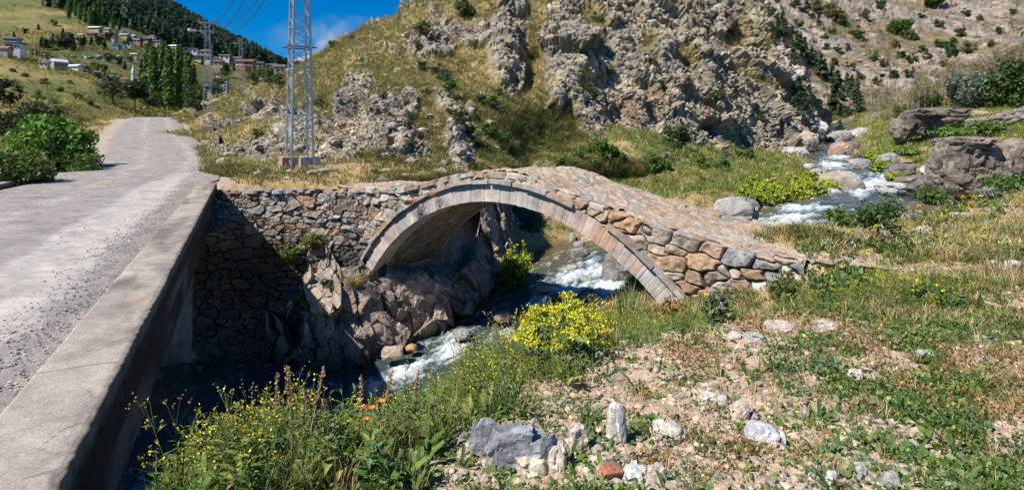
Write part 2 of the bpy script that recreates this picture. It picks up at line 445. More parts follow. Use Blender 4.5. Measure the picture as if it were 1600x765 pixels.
def hit(px, py, y0=1.2, y1=60.0):
    """where the line of sight through a photo pixel meets the near ground (world coords)"""
    Y = np.geomspace(y0, y1, 1500); X = (px - 800) / F * Y; z = (HZ - py) / F * Y
    k = np.nonzero(gz_at(X, Y) >= z)[0]
    k = k[0] if len(k) else len(Y) - 1
    return np.array([X[k], Y[k], gz_at(X[k], Y[k])[0] + EZ])

# ---- lofted hills: columns of (photo row, distance) surveyed from the photograph, real depth behind every point
def loft(name, cols, nu, nv, pxs=None, mat=None):
    keys = sorted(cols)
    m = max(len(c) for c in cols.values())
    tt = np.linspace(0, 1, m)
    T = []
    for k in keys:
        c = np.array(cols[k], float)
        T.append(pchip(np.linspace(0, 1, len(c)), c, tt))
    T = np.array(T)                                          # (K, m, 2)
    u = np.linspace(keys[0], keys[-1], nu) if pxs is None else pxs
    R = pchip(keys, T, u)                                    # (nu, m, 2)
    v = np.linspace(0, 1, nv)
    R = pchip(tt, np.swapaxes(R, 0, 1), v)                   # (nv, nu, 2)
    py = R[..., 0].T; Y = R[..., 1].T
    px = np.repeat(u[:, None], nv, 1)
    Gd = np.stack([(px - 800) / F * Y, Y, EZ + (HZ - py) / F * Y], -1)
    return Gd, px, py

CRAG = {
 225: [(215,45),(205,56),(195,66),(188,74),(186,80),(186,86),(190,95),(205,110)],
 290: [(218,42),(203,52),(193,60),(185,68),(180,73),(176,80),(184,92),(195,110)],
 330: [(268,20.5),(240,27),(212,44),(196,55),(180,63),(158,82),(164,100),(175,125)],
 380: [(276,19.5),(252,24),(228,32),(200,43),(165,57),(138,74),(146,95),(165,125)],
 430: [(288,18.2),(258,23.2),(225,29),(190,37),(150,48),(121,62),(130,85),(150,125)],
 500: [(292,18.4),(264,22.3),(230,26),(190,30.5),(140,39),(93,52),(85,62),(110,110)],
 560: [(292,18.6),(266,21.4),(228,24.5),(180,28.5),(120,36),(60,50),(52,57),(80,110)],
 620: [(288,18.8),(268,21),(225,24.2),(165,29),(95,37.5),(48,46),(26,56),(50,110)],
 660: [(284,19),(266,21),(215,25),(150,30.5),(70,40),(15,49),(-12,60),(10,110)],
 750: [(282,20.6),(260,22.5),(222,25.5),(170,30),(90,38),(10,47),(-80,64),(-50,110)],
 820: [(264,27.2),(244,28.8),(210,31),(160,34),(80,42),(0,50),(-100,70),(-70,120)],
 900: [(264,28.8),(238,31.5),(200,35),(125,38.5),(45,43.5),(-20,50),(-115,72),(-80,130)],
 1000: [(266,30.6),(247,33),(202,37),(125,41),(45,46),(-20,53),(-120,76),(-90,140)],
 1100: [(266,32),(247,37),(205,41),(125,45),(55,50),(0,56),(-75,78),(-50,140)],
 1180: [(272,33),(246,43),(205,46),(135,50),(65,56),(18,64),(-2,78),(30,140)],
 1230: [(268,37),(242,46),(205,49.5),(150,53),(105,58),(80,66),(74,76),(110,140)],
 1262: [(262,42),(238,49),(210,53),(180,57),(160,62),(146,70),(150,85),(175,140)],
 1288: [(255,48),(238,53),(222,57),(210,61),(205,66),(202,72),(206,85),(215,120)],
 1310: [(250,52),(242,57),(235,61),(231,65),(229,70),(229,76),(232,90),(235,120)],
}
for _k in CRAG:
    _a = CRAG[_k][0]; CRAG[_k] = [(_a[0] + 95 * 19 / _a[1], _a[1] + .8)] + CRAG[_k]
crag, cpx, cpy = loft('hill', CRAG, 1050, 620)
nu_, nv_ = cpx.shape
cp = crag.reshape(-1, 3); X_ = cpx.ravel(); Y_ = cpy.ravel()
cn = gnormals(crag); cn *= np.where((cn[..., 1:2] > 0), -1, 1); cn = cn.reshape(-1, 3)
# where bare rock shows (surveyed patches) versus grassy gullies
rock = np.full(len(X_), .30)
for w, b in [(1,(795,70,38,85,12)),(.9,(700,60,60,38,10)),(.95,(880,60,40,90,0)),(1,(950,110,95,120,8)),(1,(1000,190,130,55,15)),(1.0,(1090,130,110,90,20)),(1,(1180,170,80,70,30)),(.9,(1060,30,130,50,0)),
             (.9,(555,150,22,80,25)),(1,(548,205,42,62,24)),(.95,(440,205,80,40,-28)),(.85,(500,235,40,26,10)),(.95,(590,200,60,50,-25)),(.8,(525,215,20,45,15)),(.8,(430,190,60,42,-30)),(.8,(360,215,40,25,-35)),(1.0,(722,235,26,42,5)),(.7,(640,235,40,30,0)),(.9,(612,82,20,15,0)),(.85,(655,75,30,30,0)),(.9,(640,160,14,25,0)),
             (.8,(560,265,30,14,0)),(.9,(1220,110,30,60,25)),(.9,(800,120,20,40,0)),(.7,(690,160,14,30,-30)),(.8,(860,190,22,40,0)),(.8,(1250,190,40,25,20)),(.8,(740,180,16,20,0))]:
    rock = np.maximum(rock, w * np.minimum(blob(X_, Y_, *b) * 1.5, 1))
for w, b in [(.9,(840,205,60,40,20)),(.8,(740,130,22,90,-18)),(.8,(660,120,70,25,20)),(.7,(480,150,40,30,0)),(.7,(835,60,14,60,0)),(.75,(930,40,25,22,0)),(.6,(1065,90,35,30,0)),(.6,(1030,150,14,40,20)),(.7,(600,265,70,12,0)),
             (.8,(780,235,45,30,0)),(.5,(1140,70,20,40,0)),(.8,(540,110,60,22,-25)),(.8,(1190,135,60,10,32)),(.55,(1005,80,18,40,0)),(.6,(905,130,14,40,10))]:
    rock -= w * blob(X_, Y_, *b)
low = fbm(cp * .11, 4, 61); med = fbm(cp * .42, 4, 63); hi_ = fbm(cp * 1.7, 4, 67)
rm = sstep(.37, .68, rock + .26 * low + .36 * med + .22 * hi_)
# tilted strata: rotate, then stretch so the blocks run steeply down to the right
_ax = np.array([[.80, .25, .55], [-.30, .95, .0], [-.52, -.17, .84]])
sp = cp @ _ax.T
sp = sp + .35 * np.c_[vnoise(cp * .7, 71), vnoise(cp * .7, 72), vnoise(cp * .7, 73)]
f0, e0, _ = facet(sp * np.array([.15, .14, .11]), 100, 1.2)
f1, e1, c1 = facet(sp * np.array([.42, .38, .30]), 110, 1.0)
f2, e2, c2 = facet(sp * np.array([1.3, 1.15, .95]), 120, .9)
f3, e3, c3 = facet(sp * np.array([3.4, 3.0, 2.3]), 130, 1.2)
depth = np.clip(cp[:, 1] / 40, .7, 1.6)
disp = rm * depth * (.55 * f0 + .34 * f1 + .24 * f2 + .13 * f3 - .12 * np.exp(-e1 * 9) - .05 * np.exp(-e2 * 8) + .30 + .16 * fbm(cp * 2.4, 4, 68) + .3 * med)
disp += (1 - rm) * (.45 * med + .22 * hi_ + .10 * f2)
disp += depth * .6 * low
for a_, b_ in [(2.6,(788,62,24,62,12)),(1.3,(716,232,18,34,5)),(1.0,(592,185,26,26,-20)),(.9,(655,72,20,22,0)),(-1.6,(835,70,12,60,8)),(-1.5,(962,185,18,22,0)),(1.6,(905,110,30,60,15)),(.8,(1010,95,26,80,18)),(1.2,(540,160,14,70,25)),(-.8,(512,180,10,60,22))]: disp += .55 * a_ * blob(X_, Y_, *b_) * (1 + .8 * med)
edge = np.minimum(1, np.minimum((X_ - 225) / 60, (1310 - X_) / 20)); edge = np.clip(edge, 0, 1)
vfoot = np.clip(np.tile(np.linspace(0, 1, nv_), nu_) / .10, 0, 1)
disp *= edge * vfoot
dirn = cn * np.array([1, 1, .75]) + np.array([0, -.15, .12]); 
cpd = cp + dirn * disp[:, None]
C_R1 = np.array([.355, .30, .22]); C_R2 = np.array([.265, .235, .19]); C_R3 = np.array([.42, .345, .235]); C_RO = np.array([.34, .20, .12])
ccol = mixc(np.tile(C_R1, (len(cp), 1)), C_R2, sstep(-.25, .35, fbm(cp * .3, 4, 81)))
ccol = mixc(ccol, C_R3, sstep(.05, .5, fbm(cp * .55, 4, 83)))
ccol = mixc(ccol, C_RO, sstep(.25, .6, fbm(cp * .5, 3, 84)) * .5)
ccol *= (.78 + .44 * c2)[:, None] * (.88 + .24 * c3)[:, None]
pale = blob(X_, Y_, 1228, 100, 22, 55, -20); ccol = mixc(ccol, np.array([.52, .44, .38]), pale * .8)
tq = fbm(cp * .8, 4, 87)
grass = mixc(np.tile(np.array([.31, .24, .095]), (len(cp), 1)), np.array([.19, .17, .055]), sstep(-.1, .4, med + .5 * tq))
grass = mixc(grass, np.array([.37, .29, .17]), sstep(.0, .4, fbm(cp * .33, 4, 89)) * .6)
gg = np.zeros_like(X_)
for w, b in [(1,(850,222,110,50,0)),(.7,(620,250,90,30,0)),(.6,(785,205,26,50,0)),(.4,(720,150,22,60,-25)),(.8,(930,245,90,20,0)),(.9,(1060,250,90,16,0)),(.5,(520,120,120,80,0)),(.8,(400,240,110,34,0)),(.7,(350,180,70,40,0)),(.8,(1170,250,60,20,0))]:
    gg = np.maximum(gg, w * blob(X_, Y_, *b))
grass = mixc(grass, np.array([.125, .135, .035]), np.clip(gg * (.55 + 1.2 * fbm(cp * .6, 4, 91)), 0, .85))
grass = mixc(grass, C_R1, sstep(.25, .55, hi_) * .6)
ccol = mixc(grass, ccol, rm)
ccol *= (1 + .25 * hi_)[:, None]
cg2 = cpd.reshape(nu_, nv_, 3); cn2_ = gnormals(cg2); cn2_ *= np.where(cn2_[..., 1:2] > .05, -1, 1); cn2_ = cn2_.reshape(-1, 3)
g1, _, k1_ = facet(cpd @ _ax.T * np.array([.9, .9, .7]), 140, 1.0); g2, _, k2_ = facet(cpd @ _ax.T * np.array([2.4, 2.2, 1.7]), 150, 1.0)
cpd = cpd + cn2_ * (rm * edge * vfoot * np.clip(cp[:, 1] / 40, .6, 1.4) * (.18 * g1 + .09 * g2))[:, None]
ccol *= (1 + rm * (.22 * (k1_ - .5) + .22 * (k2_ - .5)))[:, None]
hill = mk('hill', cpd, [gridfaces(nu_, nv_)], col=ccol, mats=[M_ROCK], smooth=False); tag(hill, kind='structure')

def far_sheet(name, cols, nu, nv, amp, scale, rockc, grassc, seed, mat, rockthr=.0, green=None, fac=1.0, edge_l=30, edge_r=30):
    Gd, px, py = loft(name, cols, nu, nv)
    p = Gd.reshape(-1, 3); x = px.ravel(); y = py.ravel()
    n = gnormals(Gd); n *= np.where(n[..., 2:3] < 0, -1, 1); n = n.reshape(-1, 3)
    a = fbm(p * scale, 5, seed); b = fbm(p * scale * 4, 4, seed + 3)
    rmk = sstep(rockthr - .12, rockthr + .18, a + .6 * b)
    fa, ea, ca = facet(p * np.array([1, 1, .6]) * scale * 3.2, seed + 5, 1.3)
    fb, eb, cb = facet(p * np.array([1, 1, .6]) * scale * 9, seed + 6, 1.3)
    d = amp * (1.1 * a + .4 * b + fac * rmk * (.55 * fa + .25 * fb + .25))
    v = np.tile(np.linspace(0, 1, nv), nu); d *= np.clip(v / .1, 0, 1) * np.clip((1.0 - v) / .05, 0, 1)
    pd = p + n * d[:, None]
    g = mixc(np.tile(grassc[0], (len(p), 1)), grassc[1], sstep(-.25, .3, fbm(p * scale * 2, 4, seed + 9)))
    if green is not None: g = green(x, y, p, g)
    r = mixc(np.tile(rockc[0], (len(p), 1)), rockc[1], sstep(-.3, .3, fbm(p * scale * 5, 4, seed + 11))) * (.75 + .5 * cb)[:, None]
    c = mixc(g, r, rmk) * (1 + .25 * fbm(p * scale * 12, 3, seed + 13))[:, None]
    o = mk(name, pd, [gridfaces(nu, nv)], col=c, mats=[mat]); tag(o, kind='structure')
    return pd, x, y
A_ = np.array
FARS = {
 1080: [(262,70),(170,110),(80,160),(20,200),(-60,260),(-140,330),(-120,420)],
 1180: [(250,66),(160,108),(80,155),(20,195),(-60,255),(-140,330),(-120,420)],
 1300: [(232,72),(196,100),(140,140),(70,185),(-10,235),(-130,330),(-110,420)],
 1400: [(212,86),(180,112),(125,155),(60,200),(-15,250),(-130,345),(-110,430)],
 1520: [(200,90),(165,120),(110,160),(55,205),(-10,250),(-120,345),(-100,430)],
 1650: [(180,90),(140,120),(95,160),(50,200),(-5,245),(-110,330),(-90,420)],
 1850: [(160,90),(120,120),(80,160),(40,200),(-5,245),(-100,330),(-80,420)],
 2700: [(150,80),(110,105),(60,140),(20,180),(-30,220),(-120,300),(-100,400)],
}
fs_p, fs_x, fs_y = far_sheet('mountainside', FARS, 1000, 420, 1.7, .06, (A_([.34,.27,.215]), A_([.24,.205,.18])), (A_([.24,.18,.105]), A_([.17,.14,.075])), 200, M_FAR, rockthr=-.16, fac=1.0)
SPUR = {
 1270: [(236,60),(226,66),(218,74),(214,82),(212,88),(216,100)],
 1310: [(232,59),(216,67),(206,76),(199,84),(196,90),(205,105)],
 1350: [(224,55),(206,64),(192,74),(182,82),(176,90),(188,108)],
 1420: [(218,50),(197,58),(178,68),(165,77),(156,86),(168,110)],
 1500: [(210,47),(184,53),(162,62),(142,71),(124,82),(136,110)],
 1600: [(200,44),(168,49),(138,57),(112,66),(90,78),(100,110)],
 1720: [(190,42),(145,48),(108,56),(75,66),(48,80),(58,110)],
 1850: [(185,40),(130,47),(80,56),(40,66),(10,80),(20,110)],
 2700: [(180,34),(120,40),(60,48),(10,58),(-30,72),(-10,105)],
}
def _gsp(x, y, p, g): 
    return mixc(g, A_([.12, .15, .04]), np.clip(.5 + fbm(p * .15, 3, 301) * 1.2 + (y - 150) / 120, 0, .9))
sp_p, sp_x, sp_y = far_sheet('spur', SPUR, 700, 260, .8, .11, (A_([.26,.22,.19]), A_([.18,.16,.145])), (A_([.24,.20,.08]), A_([.30,.22,.10])), 300, M_ROCK, rockthr=.28, green=_gsp)
LHILL = {
 -1400: [(275,16),(225,24),(180,34),(130,46),(72,64),(60,74),(90,110)],
 -600: [(275,20),(225,29),(180,40),(130,54),(72,74),(60,85),(90,120)],
 -180: [(275,24),(225,34),(180,46),(130,62),(72,84),(60,95),(90,130)],
 -60: [(275,25),(225,35),(180,47),(130,62),(80,84),(76,95),(100,130)],
 0: [(265,27),(225,36),(185,47),(140,61),(86,82),(84,92),(105,130)],
 60: [(250,31),(220,40),(188,50),(150,62),(101,80),(99,90),(115,130)],
 110: [(232,37),(212,45),(188,54),(155,64),(111,79),(109,88),(125,130)],
 150: [(220,42),(205,50),(188,58),(160,67),(124,78),(122,86),(138,130)],
 200: [(203,54),(194,60),(184,66),(172,72),(158,80),(157,88),(168,125)],
 255: [(192,66),(188,70),(184,74),(180,78),(176,84),(176,92),(184,120)],
 300: [(192,72),(189,75),(186,79),(184,83),(182,88),(183,95),(190,120)],
}
def _glh(x, y, p, g):
    return mixc(g, A_([.10, .125, .03]), np.clip(.5 + fbm(p * .09, 4, 401) * 2.0 + (y - 150) / 200, 0, .9))
lh_p, lh_x, lh_y = far_sheet('hillside', LHILL, 760, 300, .9, .05, (A_([.3,.25,.2]), A_([.22,.19,.16])), (A_([.34,.245,.10]), A_([.25,.20,.075])), 400, M_ROCK, rockthr=.55, green=_glh)
MOUNT = {
 -1400: [(140,70),(110,95),(80,135),(40,200),(-60,300),(-260,500),(-340,660),(-280,950)],
 -700: [(140,85),(110,115),(80,160),(40,235),(-60,350),(-240,580),(-320,760),(-270,1050)],
 -220: [(140,95),(110,130),(80,180),(40,260),(-60,390),(-220,640),(-300,820),(-250,1100)],
 -60: [(140,98),(112,135),(82,185),(45,260),(-40,390),(-180,640),(-230,820),(-190,1100)],
 30: [(142,98),(112,140),(80,190),(42,260),(-25,390),(-130,640),(-170,820),(-130,1100)],
 120: [(146,100),(116,145),(82,200),(40,270),(5,380),(-70,620),(-92,800),(-60,1100)],
 200: [(170,100),(128,150),(92,210),(60,280),(30,380),(-15,600),(-26,760),(0,1100)],
 245: [(180,102),(135,155),(105,215),(78,285),(50,385),(12,590),(2,720),(20,1100)],
 300: [(184,105),(140,165),(114,225),(94,295),(74,385),(46,580),(35,700),(50,1100)],
 350: [(180,115),(142,175),(122,235),(106,305),(93,390),(72,570),(62,690),(75,1100)],
 400: [(168,125),(140,190),(126,250),(116,320),(108,400),(95,560),(87,680),(98,1100)],
 450: [(160,130),(140,200),(130,260),(124,330),(120,410),(115,560),(111,680),(118,1100)],
 520: [(155,140),(140,210),(134,270),(131,340),(129,420),(128,560),(127,680),(132,1100)],
}
def _gmt(x, y, p, g):
    fr = np.clip(.35 + fbm(p * .02, 4, 501) * 1.6, 0, .85)
    g = mixc(g, A_([.09, .12, .035]), fr)
    return mixc(g, A_([.04, .065, .03]), sstep(330, 420, p[:, 1]) * sstep(20, 110, x))
mt_p, mt_x, mt_y = far_sheet('mountain', MOUNT, 760, 380, 3.0, .014, (A_([.33,.27,.21]), A_([.24,.2,.17])), (A_([.26,.20,.075]), A_([.20,.165,.06])), 500, M_FAR, rockthr=.45, green=_gmt, fac=.6)
DIST = {
 300: [(150,900),(130,1500),(110,2200),(120,3000)],
 420: [(150,900),(132,1500),(116,2200),(124,3000)],
 470: [(150,900),(125,1500),(96,2200),(110,3000)],
 530: [(150,900),(115,1500),(74,2200),(90,3000)],
 600: [(150,900),(100,1500),(50,2200),(70,3000)],
 760: [(150,900),(90,1500),(30,2200),(50,3000)],
}
ds_p, ds_x, ds_y = far_sheet('distant_mountain', DIST, 200, 120, 14, .0035, (A_([.30,.27,.27]), A_([.26,.23,.22])), (A_([.27,.25,.22]), A_([.21,.21,.19])), 600, M_FAR, rockthr=.0)
# one big sheet under everything, out to the horizon
vs = 4000.0
vf = mk('valley_floor', [(-vs,-vs,EZ-14),(vs,-vs,EZ-14),(vs,vs,EZ-14),(-vs,vs,EZ-14)], [[(0,1,2,3)]], col=np.tile(A_([.2,.17,.08]), (4,1)), mats=[M_FAR]); tag(vf, kind='structure')

class Surfs:
    """finds the visible terrain point behind a photo pixel, for planting things on the hills"""
    def __init__(s): s.P = []; s.x = []; s.y = []
    def add(s, P_):
        Y = np.maximum(P_[:, 1], .5); s.P.append(P_); s.x.append(800 + F * P_[:, 0] / Y); s.y.append(HZ - F * (P_[:, 2] - EZ) / Y)
    def done(s): s.P = np.concatenate(s.P); s.x = np.concatenate(s.x); s.y = np.concatenate(s.y)
    def at(s, px, py, rad=3.0, band=None):
        d = np.hypot(s.x - px, s.y - py)
        if band is not None: d = np.where((s.P[:, 1] > band[0]) & (s.P[:, 1] < band[1]), d, 1e9)
        k = np.nonzero(d < rad)[0]
        if len(k) == 0: k = np.array([d.argmin()])
        return s.P[k[s.P[k, 1].argmin()]].copy()
SF = Surfs()
for p_ in (cpd, fs_p, sp_p, lh_p, mt_p): SF.add(p_)
_m = (gY > 14); SF.add(np.c_[gX[_m], gY[_m], gz[_m] + EZ]); SF.done()
# ================================================================== MASONRY, BRIDGES, ROAD, WATER
def seeds(L0, L1, H0, H1, size, var, seed, aspect=1.7):
    r = np.random.default_rng(seed); out = []
    for k in range(9000):
        s = size * math.exp(r.normal(0, var)); x = r.uniform(L0, L1); z = r.uniform(H0, H1)
        ok = True
        for (a, b, sx, sz) in out:
            if ((x - a) / (sx + s * aspect))**2 + ((z - b) / (sz + s))**2 < .62: ok = False; break
        if ok: out.append((x, z, s * aspect * r.uniform(.8, 1.2), s * r.uniform(.85, 1.15)))
    return np.array(out)

def rubble(u, z, S, p=2.8, warp=.05, seed=0):
    """relief, joint and stone number at (u, z) on a rubble wall made of the stones S"""
    q = np.c_[u, z, np.zeros_like(u)]
    u = u + warp * vnoise(q * 5, seed + 1); z = z + warp * vnoise(q * 5, seed + 2)
    N = len(u); d1 = np.empty(N); d2 = np.empty(N); k1 = np.empty(N, int)
    for a in range(0, N, 20000):
        D = (np.abs((u[a:a+20000, None] - S[None, :, 0]) / S[None, :, 2])**p + np.abs((z[a:a+20000, None] - S[None, :, 1]) / S[None, :, 3])**p)**(1 / p)
        i = D.argmin(1); r_ = np.arange(len(i)); k1[a:a+20000] = i; d1[a:a+20000] = D[r_, i]; D[r_, i] = 9; d2[a:a+20000] = D.min(1)
    e = d2 - d1
    return e, k1

ST_PAL = np.array([(.36,.33,.29),(.30,.28,.26),(.40,.34,.26),(.34,.27,.20),(.27,.26,.26),(.43,.39,.34),(.33,.25,.19),(.38,.30,.22)])
RUST = np.array([.36, .19, .085])
def stone_cols(n, seed, rust=.12):
    r = np.random.default_rng(seed)
    c = ST_PAL[r.integers(0, len(ST_PAL), n)] * r.uniform(.8, 1.18, (n, 1))
    m = r.random(n) < rust
    c[m] = c[m] * .45 + RUST * .55
    return c

def masonry(name, pos, nrm, u, z, S, mat, parent=None, depth=.07, seed=0, rust=.12, nu=0, nv=0, flip=False, joint=(.15,.125,.10), edge_in=True, jw=.3, cols=None, painted_shade=False, dust=False):
    e, k = rubble(u, z, S, seed=seed)
    r = np.random.default_rng(seed + 5)
    off = r.uniform(-.4, .5, len(S)); t1 = r.uniform(-.5, .5, len(S)); t2 = r.uniform(-.5, .5, len(S))
    dome = np.sqrt(np.clip(e / jw, 0, 1))
    q = np.c_[u, z, np.zeros_like(u)]
    dd = depth * (dome * (1 + .45 * off[k] + .5 * (t1[k] * (u - S[k, 0]) / S[k, 2] + t2[k] * (z - S[k, 1]) / S[k, 3])) - .5) + depth * .28 * fbm(q * 9, 3, seed + 8) * dome
    sc = stone_cols(len(S), seed + 6, rust) if cols is None else cols
    c = sc[k] * (1 + .25 * fbm(q * 6, 3, seed + 9))[:, None]
    c = mixc(c, np.array([.33,.20,.11]), sstep(.2, .6, fbm(q * 2.2, 3, seed + 12)) * .45)
    c = mixc(c, np.array([.44,.42,.37]), sstep(.3, .6, fbm(q * 4.2, 3, seed + 13)) * .4)
    c = mixc(np.tile(np.array(joint), (len(u), 1)), c, sstep(.03, .13, e))
    if painted_shade: c = mixc(c, c * .2 + np.array([.006,.008,.005]), sstep(-2.3, -3.9, z + .5 * fbm(q * .9, 3, seed + 15)))  # gorge shade painted into the stone, deepening towards the wall foot
    if dust: c = mixc(c, np.array([.40,.295,.19]), sstep(-.15, .3, fbm(q * 1.3, 4, seed + 16)) * .75)
    V = pos + nrm * dd[:, None]
    return mk(name, V, [gridfaces(nu, nv, flip)], col=c, mats=[mat], parent=parent)

# ---------------- stone arch bridge
B0 = np.array([-4.1, 16.3]); BU = np.array([.788, -.616]); BN = np.array([.616, .788])
def BP(u, w_, z):
    u = np.asarray(u, float); w_ = np.broadcast_to(np.asarray(w_, float), u.shape); z = np.broadcast_to(np.asarray(z, float), u.shape)
    return np.stack([B0[0] + BU[0]*u + BN[0]*w_, B0[1] + BU[1]*u + BN[1]*w_, z + EZ], -1)
UC, ZC, RI_, RO_ = 4.8, -7.3, 5.66, 6.07
BW = 2.45
ZD = lambda u: pchip([-3,-1.5,0,1.2,2.27,3.16,4.21,5.13,5.97,6.49,7.2,7.8,8.35,9.5,10.6,12,14], [-1.74,-1.72,-1.66,-1.6,-1.43,-1.2,-1.03,-1.02,-1.15,-1.36,-1.50,-1.63,-1.74,-1.95,-2.12,-2.2,-2.25], np.asarray(u, float))
bridge = empty('stone_bridge', (*(B0 + BU * 4.8), EZ - 6.0))
tag(bridge, 'old humpback stone arch bridge with lichened rubble sides over the stream', 'bridge')
def under(o, parent):
    o.parent = parent; o.matrix_parent_inverse = parent.matrix_world.inverted() if False else o.matrix_parent_inverse
    o.location = -Vector(parent.location); return o
# ring of cut stones
def ring(name, w0, w1, r0, r1, a0, a1, nst, proud, seed, jit=.012, mat=M_RINGST, gap=.006, tone=1.0, cfun=None):
    r = np.random.default_rng(seed)
    b = np.linspace(a0, a1, nst + 1); b[1:-1] += r.uniform(-.3, .3, nst - 1) * abs(a1 - a0) / nst
    mb = MB()
    for k in range(nst):
        x = np.linspace(b[k] - np.sign(a0-a1) * gap / r0, b[k+1] + np.sign(a0-a1) * gap / r0, 4) if False else np.linspace(b[k], b[k+1], 5)
        sh = np.sign(b[k+1]-b[k]) * gap / r0
        x = x + np.linspace(sh, -sh, 5)
        o = r.uniform(-jit, jit); ro = r.uniform(-jit, jit)
        rr = np.linspace(r0 + ro * .5, r1 + ro, 6); ws = np.linspace(w0 - proud + o, w1, 4)
        prof = [(q_, ws[0]) for q_ in rr] + [(rr[-1], q_) for q_ in ws[1:]] + [(q_, ws[-1]) for q_ in rr[::-1][1:]] + [(rr[0], q_) for q_ in ws[::-1][1:-1]]
        prof = np.array(prof); npf = len(prof)
        A, R_ = np.meshgrid(x, prof[:, 0], indexing='ij'); Wg = np.repeat(prof[None, :, 1], 5, 0)
        edge = np.minimum(np.abs(A - x[0]), np.abs(A - x[-1])) * r0
        Wg = np.where((np.arange(npf) < 6)[None] & (edge < .004), Wg + .008, Wg)
        u = UC + R_ * np.cos(np.radians(A)); z = ZC + R_ * np.sin(np.radians(A))
        V = BP(u, Wg, z).reshape(-1, 3)
        q3 = V * 7
        V = V + .006 * np.c_[vnoise(q3, seed), vnoise(q3, seed + 1), vnoise(q3, seed + 2)]
        i = np.arange(4 * npf); a = i // npf; c_ = i % npf
        q = np.stack([a*npf + c_, a*npf + (c_+1) % npf, (a+1)*npf + (c_+1) % npf, (a+1)*npf + c_], -1)
        base = cfun(r, np.mean(x)) * tone
        cc = base * (1 + .30 * fbm(V * 3.2, 4, seed + 4))[:, None]
        cc = mixc(cc, np.array([.26,.245,.23]), sstep(.1, .5, fbm(V * 2.1, 4, seed + 6)) * .55); st = sstep(.1, .5, fbm(V * np.array([1.6, 1.6, 1.2]), 3, seed + 5))
        cc = mixc(cc, np.array([.42, .25, .15]), st * (.6 if 45 < np.mean(x) < 84 else .25))
        mb.add(V, q=q, c=cc)
        mb.add(V[:npf], t=[(0, j + 1, j) for j in range(1, npf - 1)], c=cc[:npf]); mb.add(V[-npf:], t=[(0, j, j + 1) for j in range(1, npf - 1)], c=cc[-npf:])
    return mb
def ringcol(r, a):
    if a < 50: return np.array([.40,.375,.34]) * r.uniform(.92, 1.06)
    c = np.array([(.42,.39,.36),(.37,.35,.34),(.46,.40,.35),(.43,.33,.28),(.39,.36,.33)])[r.integers(0, 5)] * r.uniform(.85, 1.12)
    if 52 < a < 78: c = c * .6 + np.array([.45,.30,.21]) * .4
    return c
mb_ = ring('arch_ring', 0, .5, RI_, RO_, 145, 30, 76, .05, 11, cfun=ringcol, gap=.0035, jit=.008); under(mb_.build('arch_ring', M_RINGST, bridge), bridge)
def hoodcol(r, a): return np.array([(.36,.33,.30),(.31,.29,.27),(.40,.36,.31),(.36,.27,.21)])[r.integers(0, 4)] * r.uniform(.8, 1.1)
hb = MB()
for (a0, a1, n) in ((143, 92, 9), (91.4, 70, 4), (62, 38, 6)):
    m2 = ring('x', 0, .35, RO_ + .012, RO_ + .105, a0, a1, n, .16, int(a0), jit=.03, cfun=hoodcol, gap=.012)
    for v_, q_, c_, t_ in [(np.concatenate(m2.v), np.concatenate(m2.q), np.concatenate(m2.c), np.concatenate(m2.t))]: hb.add(v_, q=q_, t=t_, c=c_)
under(hb.build('string_course', M_STONE, bridge), bridge)
# vault
ang = np.linspace(145, 30, 420); ws = np.linspace(.45, BW - .02, 90)
A, Wg = np.meshgrid(np.radians(ang), ws, indexing='ij'); arc = A.ravel() * RI_; wv = Wg.ravel()
S = seeds(arc.min(), arc.max(), .3, BW + .1, .10, .15, 31, 2.4)
u = UC + RI_ * np.cos(A); z = ZC + RI_ * np.sin(A)
pos = BP(u, Wg, z).reshape(-1, 3); cn_ = BP(np.full(1, UC), 0, ZC)[0]
nr = np.stack([-(np.cos(A) * BU[0]), -(np.cos(A) * BU[1]), -np.sin(A)], -1).reshape(-1, 3)
under(masonry('vault', pos, nr, arc, wv, S, M_STONE, bridge, depth=.03, seed=33, nu=420, nv=90, rust=.05, jw=.4, cols=stone_cols(len(S), 34, .05) * .5), bridge)  # stone colours halved so the underside of the arch looks deep in shade
mb_ = ring('far_arch_ring', BW - .02, BW + .05, RI_, RO_, 145, 30, 48, .02, 12, cfun=ringcol); under(mb_.build('arch_ring', M_RINGST, bridge), bridge)
# spandrel wall: rubble between ring and deck
def bottom(u):
    x = np.clip((u - UC) / RO_, -1, 1)
    zr_ = ZC + RO_ * np.sqrt(np.maximum(1 - x * x, 0))
    zz = np.where((u > UC - 4.9) & (u < UC + 5.1), zr_, -4.4)
    return np.maximum(np.where(u >= UC + 5.1, -3.9, zz), -4.4)
# big stones of the right end, traced, in bridge coordinates
def uz(px, py):
    rx = (px - 800) / F; Y = (BN @ B0) / (BN[0] * rx + BN[1]); X = rx * Y
    return (X - B0[0]) / BU[0], (HZ - py) / F * Y, Y
BIG = [(1028,366,22,13),(1075,377,27,15),(1112,391,20,13),(1150,403,21,12),(980,347,16,9),(964,340,14,9),(1000,378,10,9),(1030,391,12,9),(1053,391,15,8),(1046,410,26,11),(1098,412,24,17),(1116,435,14,12),(1060,431,12,9),(1083,433,17,11),(1080,448,19,10),(1132,425,12,10),(1150,428,12,9),(1176,428,16,11),(1192,418,14,10),(1012,362,8,8),(1128,446,16,9),(1155,447,16,9),(1185,446,14,9),(1100,455,14,8),(1060,452,10,9),(1205,432,10,9),(905,317,13,8),(930,327,14,8),(885,310,12,6),(945,337,9,7)]
S = []
for (px, py, a, b) in BIG:
    uu, zz, YY = uz(px, py); S.append((uu, zz, a / F * YY * 1.25, b / F * YY))
S = np.array(S); S2 = seeds(-1.2, 12.2, -4.4, -1.0, .115, .3, 37, 1.6)
